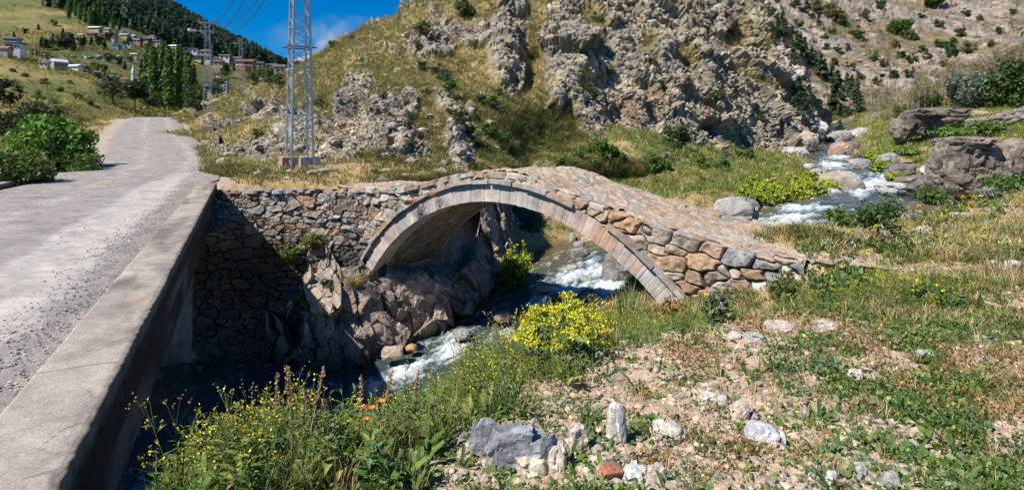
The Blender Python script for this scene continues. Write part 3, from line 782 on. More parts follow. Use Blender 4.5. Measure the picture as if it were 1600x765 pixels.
keep = np.array([not (((s_[0] - S[:, 0]) / (S[:, 2] + s_[2] * .7))**2 + ((s_[1] - S[:, 1]) / (S[:, 3] + s_[3] * .7))**2 < 1).any() for s_ in S2])
SP = np.vstack([S, S2[keep]])
nu, nv = 900, 150
ug = np.linspace(-.9, 11.25, nu); vv = np.linspace(0, 1, nv)
bt = bottom(ug) + .0; tp = np.maximum(ZD(ug) - .01, bt + .02)
Z = bt[:, None] + (tp - bt)[:, None] * vv[None]; U = np.repeat(ug[:, None], nv, 1)
scol = stone_cols(len(SP), 77, .2)
for i in (4, 5, 26, 27, 1, 2, 8, 9, 10): scol[i] = scol[i] * .4 + RUST * (.75 if i in (4, 5) else .6)
for i in (0, 3, 1): scol[i] = scol[i] * .5 + np.array([.25,.24,.24]) * .5
ncap = 14
Wc = np.r_[np.full(nv, .03), np.linspace(.03, .5, ncap + 1)[1:]]; nv += ncap
Z = np.c_[Z, np.repeat(Z[:, -1:], ncap, 1) + np.linspace(0, .035, ncap)[None]]; U = np.repeat(ug[:, None], nv, 1); Wg = np.repeat(Wc[None], nu, 0)
tn_ = np.clip((Wg - .03) / .12, 0, 1)[..., None]; N3 = (np.array([-BN[0], -BN[1], .1]) * (1 - tn_) + np.array([0, 0, .45]) * tn_).reshape(-1, 3)
Zq = Z + (Wg - .03) * .5
under(masonry('spandrel_wall', BP(U, Wg, Z).reshape(-1, 3), N3, U.ravel(), Zq.ravel(), SP, M_STONE, bridge, depth=.15, seed=39, nu=nu, nv=nv, rust=.2, joint=(.12,.095,.07), cols=scol), bridge)
under(mk('far_spandrel_wall'.replace('far_', ''), BP(U[::6, :150:10], BW + .0, Z[::6, :150:10]).reshape(-1, 3), [gridfaces(150, 15)], col=np.tile(np.array([.33,.29,.24]), (150*15, 1)), mats=[M_STONE], parent=bridge), bridge)
# paving
nu, nv = 520, 130
ug = np.linspace(-1.6, 13.4, nu); wg = np.linspace(.10, BW + .12, nv)
U, Wg = np.meshgrid(ug, wg, indexing='ij'); u_, w_ = U.ravel(), Wg.ravel()
camb = .05 * np.sin(np.pi * np.clip(w_ / BW, 0, 1)) + .10 * fbm(np.c_[u_, w_, 0*u_] * .8, 3, 55)
S = seeds(-1.7, 13.6, -.2, BW + .3, .13, .45, 41, 1.45)
pc = np.array([(.38,.32,.255),(.34,.30,.255),(.41,.34,.265),(.39,.29,.21),(.32,.285,.25)])[np.random.default_rng(5).integers(0, 5, len(S))] * np.random.default_rng(6).uniform(.85, 1.12, (len(S), 1))
deckp = masonry('paving', BP(u_, w_, ZD(u_) + camb + .005), np.array([0, 0, 1.]), u_, w_, S, M_STONE, bridge, depth=.085, seed=43, nu=nu, nv=nv, joint=(.24,.18,.11), cols=pc, jw=.25, dust=True); under(deckp, bridge)
# flat coping slabs along both edges of the hump
for wside in (0, 1):
    mb = MB(); r = np.random.default_rng(66 + wside); x = -.6
    while x < (7.3 if wside == 0 else 11):
        L = r.uniform(.28, .62); h = r.uniform(.07, .12); d = r.uniform(.30, .46); t = np.linspace(0, 2*np.pi, 12, endpoint=False)
        prof = np.c_[np.sign(np.cos(t))*np.abs(np.cos(t))**.45*L/2, np.sign(np.sin(t))*np.abs(np.sin(t))**.45*d/2] * r.uniform(.9, 1.06, (12, 1))
        wc_ = (.10 if wside == 0 else BW - .02) + r.uniform(-.04, .04); sl_ = r.normal(0, .03)
        uu = x + L/2 + prof[:, 0]; zz = ZD(uu) + sl_ * prof[:, 0]
        Vt = BP(uu * 1, wc_ + prof[:, 1], zz + h*.62); Vb = BP(uu, wc_ + prof[:, 1], zz - h*.6); Vi = BP(x + L/2 + prof[:, 0]*.86, wc_ + prof[:, 1]*.86, zz + h*.75 + r.uniform(-.008, .008, 12)); Vc = Vi.mean(0, keepdims=True) + [0, 0, .006]
        cc = stone_cols(1, int(x * 997) % 9999 + 3, .15)[0] * 1.12
        j = np.arange(12); k = (j + 1) % 12
        mb.add(np.vstack([Vb, Vt, Vi, Vc]), q=np.vstack([np.c_[j, k, 12+k, 12+j], np.c_[12+j, 12+k, 24+k, 24+j]]), t=np.c_[24+j, 24+k, np.full(12, 36)], c=cc)
        x += L * 1.0
    co_ = under(mb.build('coping', M_STONE, bridge), bridge)
# abutment wall under the left springing
nu, nv = 120, 60
wg = np.linspace(.1, BW, nu); zg = np.linspace(-5.0, ZC + RI_ * math.sin(math.radians(143.5)), nv)
Wg, Z = np.meshgrid(wg, zg, indexing='ij')
under(masonry('abutment', BP(np.full(Wg.size, .27), Wg.ravel(), Z.ravel()), np.array([BU[0], BU[1], 0]), Wg.ravel(), Z.ravel(), seeds(0, 2.6, -5.1, -3.7, .12, .2, 45), M_STONE, bridge, depth=.04, seed=46, nu=nu, nv=nv), bridge)

# ---------------- dry stone retaining wall
rw = empty('retaining_wall', (-6.4, 16.5, EZ - 6.8)); tag(rw, 'rubble stone retaining wall half in shadow between the concrete bridge and the arch', 'wall')
nu, nv = 620, 560
xg = np.linspace(-9.0, -3.55, nu)
topz = -1.70 + .05 * vnoise(np.c_[xg * 2.2, 0*xg, 0*xg], 3) + .04 * vnoise(np.c_[xg * 5, 0*xg, 0*xg], 4)
Z = np.linspace(0, 1, nv)[None] * (topz + 7.0)[:, None] - 7.0; X = np.repeat(xg[:, None], nv, 1)
S = seeds(-9.2, -3.4, -7.1, -1.5, .115, .45, 51, 2.1)
under(masonry('wall_face', np.stack([X.ravel(), 16.42 + .02 * np.sin(X.ravel() * 1.7) + .10 * (-1.7 - Z.ravel()) * -.35, Z.ravel() + EZ], -1), np.array([0, -1., .1]), X.ravel(), Z.ravel(), S, M_STONE, rw, depth=.14, seed=53, nu=nu, nv=nv, rust=.16, joint=(.075,.06,.05), jw=.24, painted_shade=True), rw)
mb = MB()
r = np.random.default_rng(8); x = -8.5
while x < -3.9:                                     # uneven capping stones along the top
    L = r.uniform(.14, .46); h = r.uniform(.04, .10); d = r.uniform(.2, .4)
    t = np.linspace(0, 2*np.pi, 10, endpoint=False)
    prof = np.c_[np.sign(np.cos(t))*np.abs(np.cos(t))**.6*L/2, np.sign(np.sin(t))*np.abs(np.sin(t))**.6*d/2]*r.uniform(.88, 1.08, (10, 1))
    Vb = np.c_[prof, np.full(10, -h/2)]; Vt = np.c_[prof*.86, np.full(10, h/2)+r.uniform(-.012, .012, 10)]
    V = np.vstack([Vb, Vt, [[0, 0, h*.56]]]) + np.array([x + L/2, 16.47 + r.uniform(-.05, .04), EZ - 1.72 + h*.3 + r.uniform(-.03, .02)])
    cc = stone_cols(1, int(x*1000) % 999 + 1, .1)[0]
    mb.add(V, q=[(j, (j+1) % 10, 10+(j+1) % 10, 10+j) for j in range(10)], t=[(10+j, 10+(j+1) % 10, 20) for j in range(10)], c=cc)
    x += L * .98
under(mb.build('capping', M_STONE, rw, smooth=False), rw)

# ---------------- rock outcrop carrying the arch
OC = [[(-7.4,16.35,-7),(-7.3,16.4,-6.4),(-7.1,16.45,-5.8),(-7.0,16.5,-5.2),(-6.9,16.6,-4.9)],
      [(-6.7,15.6,-7),(-6.5,15.9,-6),(-6.2,16.2,-4.9),(-6.0,16.4,-3.9),(-5.9,16.6,-3.5)],
      [(-5.4,14.9,-7),(-5.2,15.2,-5.8),(-5.0,15.7,-4.4),(-4.8,16.15,-3.1),(-4.75,16.55,-2.35)],
      [(-4.6,14.65,-6.9),(-4.45,15.0,-5.6),(-4.3,15.55,-4.4),(-4.2,16.1,-3.5),(-4.15,16.7,-2.9)],
      [(-3.8,14.95,-6.8),(-3.65,15.35,-5.4),(-3.55,15.8,-4.25),(-3.5,16.3,-3.95),(-3.4,17.0,-3.85)],
      [(-2.9,15.75,-6.6),(-2.8,16.1,-5.3),(-2.75,16.5,-4.5),(-2.7,17.0,-4.15),(-2.5,17.9,-4.0)],
      [(-2.0,16.7,-6.3),(-1.95,17.0,-5.4),(-1.85,17.4,-4.8),(-1.8,18.0,-4.5),(-1.5,18.9,-4.2)],
      [(-1.2,17.9,-6.1),(-1.15,18.2,-5.3),(-1.1,18.5,-4.7),(-1.0,19.0,-3.7),(-1.0,19.6,-2.6)],
      [(-.45,19.2,-5.8),(-.4,19.5,-5),(-.4,19.8,-4.2),(-.45,20.2,-3.2),(-.6,20.7,-1.9)],
      [(.15,20.6,-5.5),(.1,20.9,-4.8),(.0,21.3,-4),(-.2,21.8,-3.1),(-.4,22.3,-2.0)],
      [(.5,22.6,-5.2),(.4,23,-4.6),(.3,23.4,-4),(.1,23.9,-3.4),(-.1,24.6,-3)]]
T = pchip(np.linspace(0, 1, 11), np.array(OC), np.linspace(0, 1, 460)); T = np.swapaxes(pchip(np.linspace(0, 1, 5), np.swapaxes(T, 0, 1), np.linspace(0, 1, 260)), 0, 1)
on_ = gnormals(T); on_ *= np.where(on_[..., 1:2] > 0, -1, 1)
on_ = on_.reshape(-1, 3); op = T.reshape(-1, 3)
sp_ = (op @ _ax.T) + .06 * np.c_[vnoise(op * 1.6, 1), vnoise(op * 1.6, 2), vnoise(op * 1.6, 3)]
f1, e1, c1 = facet(sp_ * np.array([.95, .8, .5]), 700, 1.1); f2, e2, c2 = facet(sp_ * np.array([2.0, 1.7, 1.0]), 710, 1.1); f3, e3, c3 = facet(sp_ * np.array([5, 4.4, 2.8]), 720, 1.1)
od = .42 * f1 + .20 * f2 + .07 * f3 + .04 * fbm(op * 6, 4, 5)
od *= np.clip((1.0 - np.tile(np.linspace(0, 1, 260), 460)) / .3, .08, 1)
od -= .12
on_ = .35 * on_ + .65 * np.array([.32, -.86, .40]); opd = op + on_ * od[:, None] + np.array([0, 0, EZ])
oc = mixc(np.tile(np.array([.40,.33,.265]), (len(op), 1)), np.array([.30,.255,.225]), sstep(-.3, .3, fbm(op * 1.0, 4, 7)))
oc = mixc(oc, np.array([.42,.29,.185]), sstep(.1, .5, fbm(op * 1.5, 3, 8)) * .5) * (.8 + .4 * c2)[:, None] * (.9 + .2 * c3)[:, None]
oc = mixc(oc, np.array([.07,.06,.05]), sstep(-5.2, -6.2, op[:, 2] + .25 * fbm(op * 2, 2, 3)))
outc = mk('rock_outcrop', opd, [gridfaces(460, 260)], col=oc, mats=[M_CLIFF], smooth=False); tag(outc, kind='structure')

# ---------------- concrete road bridge
cb = empty('concrete_bridge', (*(KE(6) + NL * 2.8), EZ - 2.0)); tag(cb, 'weathered concrete road bridge with a crumbling raised edge kerb', 'bridge')
def CP(s, t, z):
    s = np.asarray(s, float); t = np.broadcast_to(np.asarray(t, float), s.shape); z = np.broadcast_to(np.asarray(z, float), s.shape)
    return np.stack([-1.90 + ED[0]*s + NL[0]*t, 2.41 + ED[1]*s + NL[1]*t, z + EZ], -1)
def kerb(name, s0, s1, t0, t1, z, th, seed, ns, worn=1.0):
    s = s0 + (s1 - s0) * np.linspace(0, 1, ns)**1.6 if s0 < 0 and False else np.linspace(s0, s1, ns)
    # profile: inner bottom, inner top, across, outer broken edge, outer face, underside
    tt = np.r_[[t1]*4, np.linspace(t1, t0, 30)[1:], [t0]*12, np.linspace(t0, t1, 6)[1:]]
    zz = np.r_[np.linspace(z - th, z, 4), [z]*29, np.linspace(z, z - th, 13)[1:], [z - th]*5]
    Sg, Tg = np.meshgrid(s, tt, indexing='ij'); Zg = np.repeat(zz[None], ns, 0).copy()
    q = np.c_[Sg.ravel(), Tg.ravel(), Zg.ravel()]
    top = (np.arange(len(tt)) >= 3) & (np.arange(len(tt)) < 33)
    out = (np.arange(len(tt)) >= 30) & (np.arange(len(tt)) < 45)
    dz = (.012 * fbm(q * 1.6, 4, seed) + .007 * fbm(q * 8, 3, seed + 1)).reshape(Sg.shape)
    Zg = Zg + dz * top
    bite = np.clip(fbm(np.c_[s * 2.2, 0*s, 0*s], 4, seed + 2) + .15, 0, 1) * .012 * worn + .010 * np.abs(fbm(np.c_[s * 11, 0*s, 0*s], 4, seed + 3))
    rag = (.011 * fbm(q * np.array([14, 14, 16]), 4, seed + 4)).reshape(Sg.shape) * worn
    ed = np.clip(1 - np.abs(Tg - t0) / .10, 0, 1)
    fade = np.exp(-((Zg - z) / .14)**2)
    Tg = Tg + ed * (bite[:, None] * fade + rag * np.where(out, 1, .2)[None])
    Zg = Zg - ed * top * (.5 * bite[:, None] + .02 * np.abs(rag) / .05)
    V = CP(Sg.ravel(), Tg.ravel(), Zg.ravel())
    n = len(tt); i = np.arange((ns - 1) * n); a = i // n; c_ = i % n
    f = np.stack([a*n + c_, a*n + (c_+1) % n, (a+1)*n + (c_+1) % n, (a+1)*n + c_], -1)
    col = mixc(np.tile(np.array([.355,.31,.265]), (len(V), 1)), np.array([.17,.145,.125]), sstep(-.12, .30, fbm(q * np.array([.8, 1.6, 1]), 5, seed + 5)) * .85)
    col = mixc(col, np.array([.43,.38,.33]), sstep(.1, .45, fbm(q * np.array([.7, 2.5, 1]), 4, seed + 6)) * .7)
    col = mixc(col, np.array([.36,.27,.205]), sstep(.15, .5, fbm(q * 1.9, 3, seed + 7)) * .6)
    tj = np.abs(((q[:, 0] + .05 * vnoise(q * 5, 71)) % 3.1) - 1.5); col = mixc(col, np.array([.12,.10,.085]), sstep(.022, .004, tj) * .7)
    ck = np.abs(vnoise(np.c_[q[:, 0] * 1.3, q[:, 1] * 3.5, q[:, 2]*0] + .5 * np.c_[vnoise(q * 4, 1), vnoise(q * 4, 2), 0*q[:, 0]], seed + 8))
    col = mixc(col, np.array([.14,.11,.09]), sstep(.028, .0, ck) * .8 * (fbm(q * .9, 2, 44) > .08) * top[None].repeat(ns, 0).ravel())
    rim = (ed * (out[None] | (Tg < t0 + .05))).ravel()
    ag = fbm(q * 22, 2, seed + 9)
    col = mixc(col, np.array([.17,.145,.12]), np.clip(rim * .85, 0, 1)); col = mixc(col, np.array([.045,.04,.035]), (sstep(z - .05, z - .14, Zg.ravel()))); col *= (1 + .35 * ag * np.clip(.3 + rim, 0, 1))[:, None]  # side face below the top edge painted near black as shade
    cap = np.arange(n)
    mb = MB(); mb.add(V, q=f, t=[(0, j+1, j) for j in range(1, n-1)] + [((ns-1)*n, (ns-1)*n+j, (ns-1)*n+j+1) for j in range(1, n-1)], c=np.clip(col, .02, 1))
    return under(mb.build(name, M_CONC, cb, smooth=True), cb)
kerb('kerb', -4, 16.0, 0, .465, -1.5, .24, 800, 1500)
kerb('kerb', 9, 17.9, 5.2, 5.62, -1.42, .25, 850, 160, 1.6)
def cbox(name, s0, s1, t0, t1, z0, z1, col, seed, parent=cb):
    n = 24; mb = MB()
    for face in range(6):
        a, b = np.meshgrid(np.linspace(0, 1, n), np.linspace(0, 1, n), indexing='ij'); a, b = a.ravel(), b.ravel(); o, l = 0*a, 0*a + 1
        S_, T_, Z_ = [(a, b, o), (a, b, l), (a, o, b), (a, l, b), (o, a, b), (l, a, b)][face]
        q = np.c_[s0 + (s1-s0)*S_, t0 + (t1-t0)*T_, z0 + (z1-z0)*Z_]
        V = CP(q[:, 0], q[:, 1], q[:, 2])
        c = np.array(col) * (1 + .35 * fbm(q * np.array([1.2, 1.2, .6]), 4, seed))[:, None]
        c = mixc(c, np.array([.26,.26,.25]), sstep(.25, .5, fbm(q * np.array([.8, .8, 1.5]), 4, seed + 2)) * .6)
        mb.add(V, q=gridfaces(n, n, face in (0, 3, 4)), c=c)
    return under(mb.build(name, M_CONC, parent, smooth=False), parent)
cbox('deck_slab', -9, 16.02, .06, 5.5, -2.05, -1.64, (.04,.037,.033), 1)  # from here down: concrete coloured dark to paint in the shade under the road
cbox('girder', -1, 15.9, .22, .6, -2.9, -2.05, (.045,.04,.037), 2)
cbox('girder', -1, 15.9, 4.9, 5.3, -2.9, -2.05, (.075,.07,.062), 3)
ab_ = cbox('abutment', 15.9, 16.9, .12, 5.5, -7.4, -1.66, (.095,.088,.08), 4)
cbox('footing', 15.35, 16.7, -.05, 5.6, -7.6, -6.7, (.10,.095,.09), 5)
cbox('abutment', -9, -.9, .15, 5.5, -7.4, -1.66, (.09,.085,.08), 6)

# ---------------- road
mask = _rs < _rd[-1]
ss_ = []; v = _rs[0] + .2
while v < _rs[-1] - .2:
    ss_.append(v); v += max(.05, .0065 * max(0, (v - 15)))
ss_ = np.array(ss_)
RC = pchip(_rs, RO, ss_); RTn = np.gradient(RC[:, :2], axis=0); RTn /= np.linalg.norm(RTn, axis=1, keepdims=True)
Rn = np.c_[RTn[:, 1], -RTn[:, 0]]                 # to the right
nl_ = 110; la = np.linspace(-1, 1, nl_)
sB = np.linalg.norm(np.array([_c(15.8)]) - RO[:1, :2], axis=1)[0]
onb = 1 - sstep(sB, sB + 3, ss_)
hwR = 2.36 * onb + (1 - onb) * 2.75; hwL = 2.36 * onb + (1 - onb) * 2.15
wob = .22 * fbm(np.c_[ss_ * .5, 0*ss_, 0*ss_], 3, 901) * (1 - onb)
LA = np.where(la[None] > 0, la[None] * (hwR + wob)[:, None], la[None] * (hwL + .22 * fbm(np.c_[ss_ * .5, 0*ss_ + 9, 0*ss_], 3, 903) * (1 - onb))[:, None])
XY = RC[:, None, :2] + Rn[:, None] * LA[..., None]
SS = np.repeat(ss_[:, None], nl_, 1)
q = np.c_[SS.ravel(), LA.ravel(), 0*LA.ravel()]
tr = lambda c_, w_: np.exp(-((LA.ravel() - c_ - .12 * vnoise(q * .25, 911)) / w_)**2)
rut = tr(1.5, .38) + .8 * tr(-.25, .4) + .5 * tr(-1.5, .35)
zr2 = RC[:, 2:3].repeat(nl_, 1).ravel() + .018 - .02 * rut + .02 * fbm(q * .8, 4, 905) + .010 * fbm(q * 7, 3, 907) - .05 * (np.abs(np.repeat(la[None], len(ss_), 0)).ravel()**8)
rc = np.tile(np.array([.30,.272,.245]), (len(q), 1)) * (1 + .16 * fbm(q * 2.5, 4, 913))[:, None]
rc = mixc(rc, np.array([.31,.26,.215]), sstep(.0, .5, fbm(q * np.array([.25, 1.2, 1]), 3, 915)) * .6)
dust = np.clip(tr(1.5, .42) * 1.15 * (1 - sstep(sB - 2, sB + 6, q[:, 0])) + .45 * (tr(1.5, .5) + tr(-.3, .45)) + .15 * fbm(q * np.array([.3, 2, 1]), 3, 917), 0, 1)
rc = mixc(rc, np.array([.45,.415,.37]), sstep(.25, .75, dust + .25 * fbm(q * 1.7, 4, 921)) * .85)
rc *= (1 + .28 * fbm(q * 14, 3, 919))[:, None]
road = mk('road', np.c_[XY.reshape(-1, 2), zr2 + EZ], [gridfaces(len(ss_), nl_, True)], col=rc, mats=[M_ROAD]); tag(road, kind='structure')

# ---------------- stream
s_ = np.arange(8, _d[-1] - 4, .06); Q = pchip(_d, RIV, s_)
Tn = np.gradient(Q[:, :2], axis=0); Tn /= np.linalg.norm(Tn, axis=1, keepdims=True); Ln = np.c_[-Tn[:, 1], Tn[:, 0]]
nl_ = 90; la = np.linspace(-1.7, 1.7, nl_)
LA = np.where(la[None] > 0, la[None] * Q[:, 3:4], la[None] * Q[:, 4:5])
XY = Q[:, None, :2] + Ln[:, None] * LA[..., None]
sg = np.repeat(s_[:, None], nl_, 1).ravel(); lg = LA.ravel()
q = np.c_[sg, lg, 0*sg]; x_, y_ = XY[..., 0].ravel(), XY[..., 1].ravel()
zw = np.repeat(Q[:, 2:3], nl_, 1).ravel()
wx = 800 + F * x_ / np.maximum(y_, .3); wy = HZ - F * zw / np.maximum(y_, .3)
fo = np.zeros_like(sg)
for b in [(640,578,55,20,-25),(595,600,30,14,-25),(700,545,40,16,-20),(810,520,46,24,-20),(960,455,44,36,-20),(915,425,60,18,-15),(860,470,60,12,-20),(1235,343,46,13,-8),(1190,352,40,10,0),(1365,285,30,14,-20),(1300,258,30,8,0),(1345,300,20,10,0),(1255,325,60,6,0),(1310,245,18,6,0),(890,448,40,12,-10)]:
    fo = np.maximum(fo, blob(wx, wy, *b))
st1 = fbm(q * np.array([1.1, 3.4, 1]), 4, 931); st2 = fbm(q * np.array([3.5, 9, 1]), 4, 933); st3 = fbm(q * np.array([9, 22, 1]), 3, 934)
foam = np.clip((fo * 1.05 + .65 * st1 + .6 * st2 + .45 * st3 + .12 - .3) / .9, 0, 1.1)
hgt = .07 * st1 + .035 * st2 + .10 * foam * np.abs(fbm(q * np.array([5, 7, 1]), 3, 935)) + .10 * fo * fbm(q * np.array([1.6, 1.2, 1]), 3, 937) + .012 * fbm(q * np.array([9, 16, 1]), 2, 939)
shal = sstep(.35, 1.0, np.abs(np.repeat(la[None], len(s_), 0)).ravel() + .5 * fbm(q * .8, 3, 941))
wc = mixc(np.tile(np.array([.035,.065,.068]), (len(q), 1)), np.array([.12,.085,.04]), shal)
M_WATER = bpy.data.materials.new('stream_water'); nt, N, L = nodes(M_WATER)
out = N.new('ShaderNodeOutputMaterial'); b = N.new('ShaderNodeBsdfPrincipled'); L.new(b.outputs[0], out.inputs[0])
a = N.new('ShaderNodeAttribute'); a.attribute_name = 'Col'; fa_ = N.new('ShaderNodeAttribute'); fa_.attribute_name = 'foam'
tc = N.new('ShaderNodeTexCoord'); nz = N.new('ShaderNodeTexNoise'); nz.inputs['Scale'].default_value = 14; nz.inputs['Detail'].default_value = 5; L.new(tc.outputs['Object'], nz.inputs['Vector'])
ad = N.new('ShaderNodeMath'); ad.operation = 'MULTIPLY_ADD'; L.new(nz.outputs['Fac'], ad.inputs[0]); ad.inputs[1].default_value = 1.0; sb = N.new('ShaderNodeMath'); sb.operation = 'SUBTRACT'; L.new(fa_.outputs['Fac'], sb.inputs[0]); sb.inputs[1].default_value = .45; L.new(sb.outputs[0], ad.inputs[2])
mr = N.new('ShaderNodeMapRange'); mr.inputs['From Min'].default_value = .18; mr.inputs['From Max'].default_value = 1.15; L.new(ad.outputs[0], mr.inputs['Value'])
mx = N.new('ShaderNodeMix'); mx.data_type = 'RGBA'; L.new(mr.outputs[0], mx.inputs['Factor']); L.new(a.outputs['Color'], mx.inputs['A']); mx.inputs['B'].default_value = (.62, .66, .68, 1)
L.new(mx.outputs['Result'], b.inputs['Base Color'])
mr3 = N.new('ShaderNodeMapRange'); mr3.inputs['To Min'].default_value = .06; mr3.inputs['To Max'].default_value = .6; L.new(mr.outputs[0], mr3.inputs['Value']); L.new(mr3.outputs[0], b.inputs['Roughness'])
b.inputs['IOR'].default_value = 1.33
bp = N.new('ShaderNodeBump'); bp.inputs['Strength'].default_value = .5; bp.inputs['Distance'].default_value = .05
n2_ = N.new('ShaderNodeTexNoise'); n2_.inputs['Scale'].default_value = 6; n2_.inputs['Detail'].default_value = 4; L.new(tc.outputs['Object'], n2_.inputs['Vector']); L.new(n2_.outputs['Fac'], bp.inputs['Height']); L.new(bp.outputs[0], b.inputs['Normal'])
water = mk('stream', np.c_[x_, y_, zw + hgt + EZ], [gridfaces(len(s_), nl_)], col=wc, mats=[M_WATER], attrs={'foam': foam}); tag(water, kind='structure')
# ================================================================== TREES, SHRUBS, PYLONS, VILLAGE
def leaves(C, size, col, r, var=.25, long=1.7, up=.3):
    """one rhombic leaf (two triangles as a quad) at every centre C"""
    n = len(C)
    d = r.normal(size=(n, 3)); d[:, 2] += up; d /= np.linalg.norm(d, axis=1, keepdims=True)
    t = np.cross(d, r.normal(size=(n, 3))); t /= np.linalg.norm(t, axis=1, keepdims=True)
    s = np.broadcast_to(np.asarray(size), (n,)) * r.uniform(.65, 1.35, n)
    a = d * (s * long / 2)[:, None]; b = t * (s / 2)[:, None]
    V = np.stack([C - a, C + b, C + a, C - b], 1).reshape(-1, 3)
    q = np.arange(4 * n).reshape(n, 4)
    c = np.asarray(col, float); c = np.broadcast_to(c, (n, 3)) * np.exp(r.normal(0, var, (n, 1)))
    return V, q, np.repeat(c, 4, 0)

def lumps(n, k, r, rad, H, low=.1, lump=.38, flat=1.0):
    """points through a crown made of k uneven clumps"""
    th = r.uniform(0, 2*np.pi, k); rr = np.sqrt(r.random(k)) * rad * .75; hz = r.uniform(low, .86, k) * H
    rr *= np.sqrt(np.clip(1 - ((hz / H - .45) / .62)**2, .1, 1))
    c = np.c_[rr * np.cos(th), rr * np.sin(th), hz]; sz = rad * lump * r.uniform(.6, 1.3, k)
    i = r.integers(0, k, n); d = r.normal(size=(n, 3)); d /= np.linalg.norm(d, axis=1, keepdims=True)
    p = c[i] + d * (sz[i] * r.random(n)**.4)[:, None] * np.array([1, 1, .85 * flat])
    p[:, 2] = np.maximum(p[:, 2], .02 * H)
    return p

def bush_mesh(name, n, rad, H, leaf, cols, seed, k=14, flower=None, long=1.7, link=False, trunks=5):
    r = np.random.default_rng(seed); mb = MB()
    C = lumps(n, k, r, rad, H)
    cc = np.array(cols)[r.integers(0, len(cols), n)]
    V, q, c = leaves(C, leaf, cc, r, long=long); mb.add(V, q=q, c=c)
    if flower:
        fc, fn, fs = flower
        top = C[np.argsort(C[:, 2] + .3 * r.normal(size=n) * H)[-max(fn * 2, 10):]]; top = top[r.integers(0, len(top), fn)] + np.array([0, 0, leaf * .8])
        V, q, c = leaves(top + r.normal(0, leaf * .5, (fn, 3)), fs, fc, r, var=.15, long=1.1, up=1.5); mb.add(V, q=q, c=c)
    for j in range(trunks):
        a = C[r.integers(0, n)]; mb.tube([(a[0]*.1, a[1]*.1, -.05), (a[0]*.5, a[1]*.5, a[2]*.45), a*.9], [leaf*.22+.01*H, .008*H, .003*H], n=4, col=(.10,.075,.05))
    return mb.build(name, M_LEAF, smooth=False, link=link)

def tree(name, crown, trunk, label=None, cat='tree', group=None):
    root = empty(name); tag(root, label, cat, group)
    for o in (crown, trunk): COL.objects.link(o); o.parent = root
    return root

def poplar(seed, H=1.0):
    r = np.random.default_rng(seed); n = 1500; z = r.random(n)**.85 * .93 + .06
    rad = .078 * np.sqrt(np.clip(np.sin(np.pi * np.clip((z - .03) / .99, 0, 1)**.62), .02, 1)) * (1 + .3 * np.sin(z * 21 + seed) * r.random(n))
    th = r.uniform(0, 2*np.pi, n); rr = rad * np.sqrt(r.random(n)) * (.7 + .5 * r.random(n))
    C = np.c_[rr*np.cos(th), rr*np.sin(th), z]
    V, q, c = leaves(C, .028, np.array([(.105,.17,.042),(.08,.14,.036),(.13,.195,.055)])[r.integers(0, 3, n)], r, up=1.0); m = MB(); m.add(V, q=q, c=c)
    t = MB(); t.tube([(0,0,-.05),(.003,.002,.4),(0,0,.85)], [.017,.011,.004], n=6, col=(.20,.17,.14))
    return m.build('crown', M_LEAF, link=False), t.build('trunk', M_BARK, smooth=True, link=False)

def conifer(seed, cols, wid=.22, droop=.35, n=1500, leaf=.04, low=.08):
    r = np.random.default_rng(seed); m = MB(); Cs = []; 
    nb = 60; t = MB(); t.tube([(0,0,-.05),(.004,0,.5),(0,0,.97)], [.018,.011,.003], n=6, col=(.16,.12,.09))
    for b in range(nb):
        z = low + (1 - low) * (b / nb)**1.05; L = wid * (1 - z)**.75 * r.uniform(.65, 1.2) + .012
        a = r.uniform(0, 2*np.pi); k = max(4, int(n / nb * (1.5 - z)))
        s = r.random(k)**.7; sp = L * .16
        Cs.append(np.c_[np.cos(a)*s*L + r.normal(0, sp, k)*s, np.sin(a)*s*L + r.normal(0, sp, k)*s, z - droop*L*s + r.normal(0, .008, k)])
    C = np.concatenate(Cs); V, q, c = leaves(C, leaf, np.array(cols)[r.integers(0, len(cols), len(C))], r, long=2.2); m.add(V, q=q, c=c)
    return m.build('crown', M_LEAF, link=False), t.build('trunk', M_BARK, smooth=True, link=False)

def broadleaf(seed, cols, n=1800, rad=.42, leaf=.04, k=22, trunkh=.3, tcol=(.14,.11,.08), low=.28, lump=.36):
    r = np.random.default_rng(seed); m = MB()
    C = lumps(n, k, r, rad, 1.0, low=low, lump=lump)
    V, q, c = leaves(C, leaf, np.array(cols)[r.integers(0, len(cols), n)], r); m.add(V, q=q, c=c)
    t = MB(); t.tube([(0,0,-.05),(.01,0,.2),(-.01,.01,trunkh+.3)], [.035,.026,.012], n=7, col=tcol)
    for j in range(7):
        a = C[r.integers(0, n)]; t.tube([(0,0,trunkh*.8), (a[0]*.4, a[1]*.4, (trunkh+a[2])/2), a], [.014,.009,.004], n=5, col=tcol)
    return m.build('crown', M_LEAF, link=False), t.build('trunk', M_BARK, smooth=True, link=False)

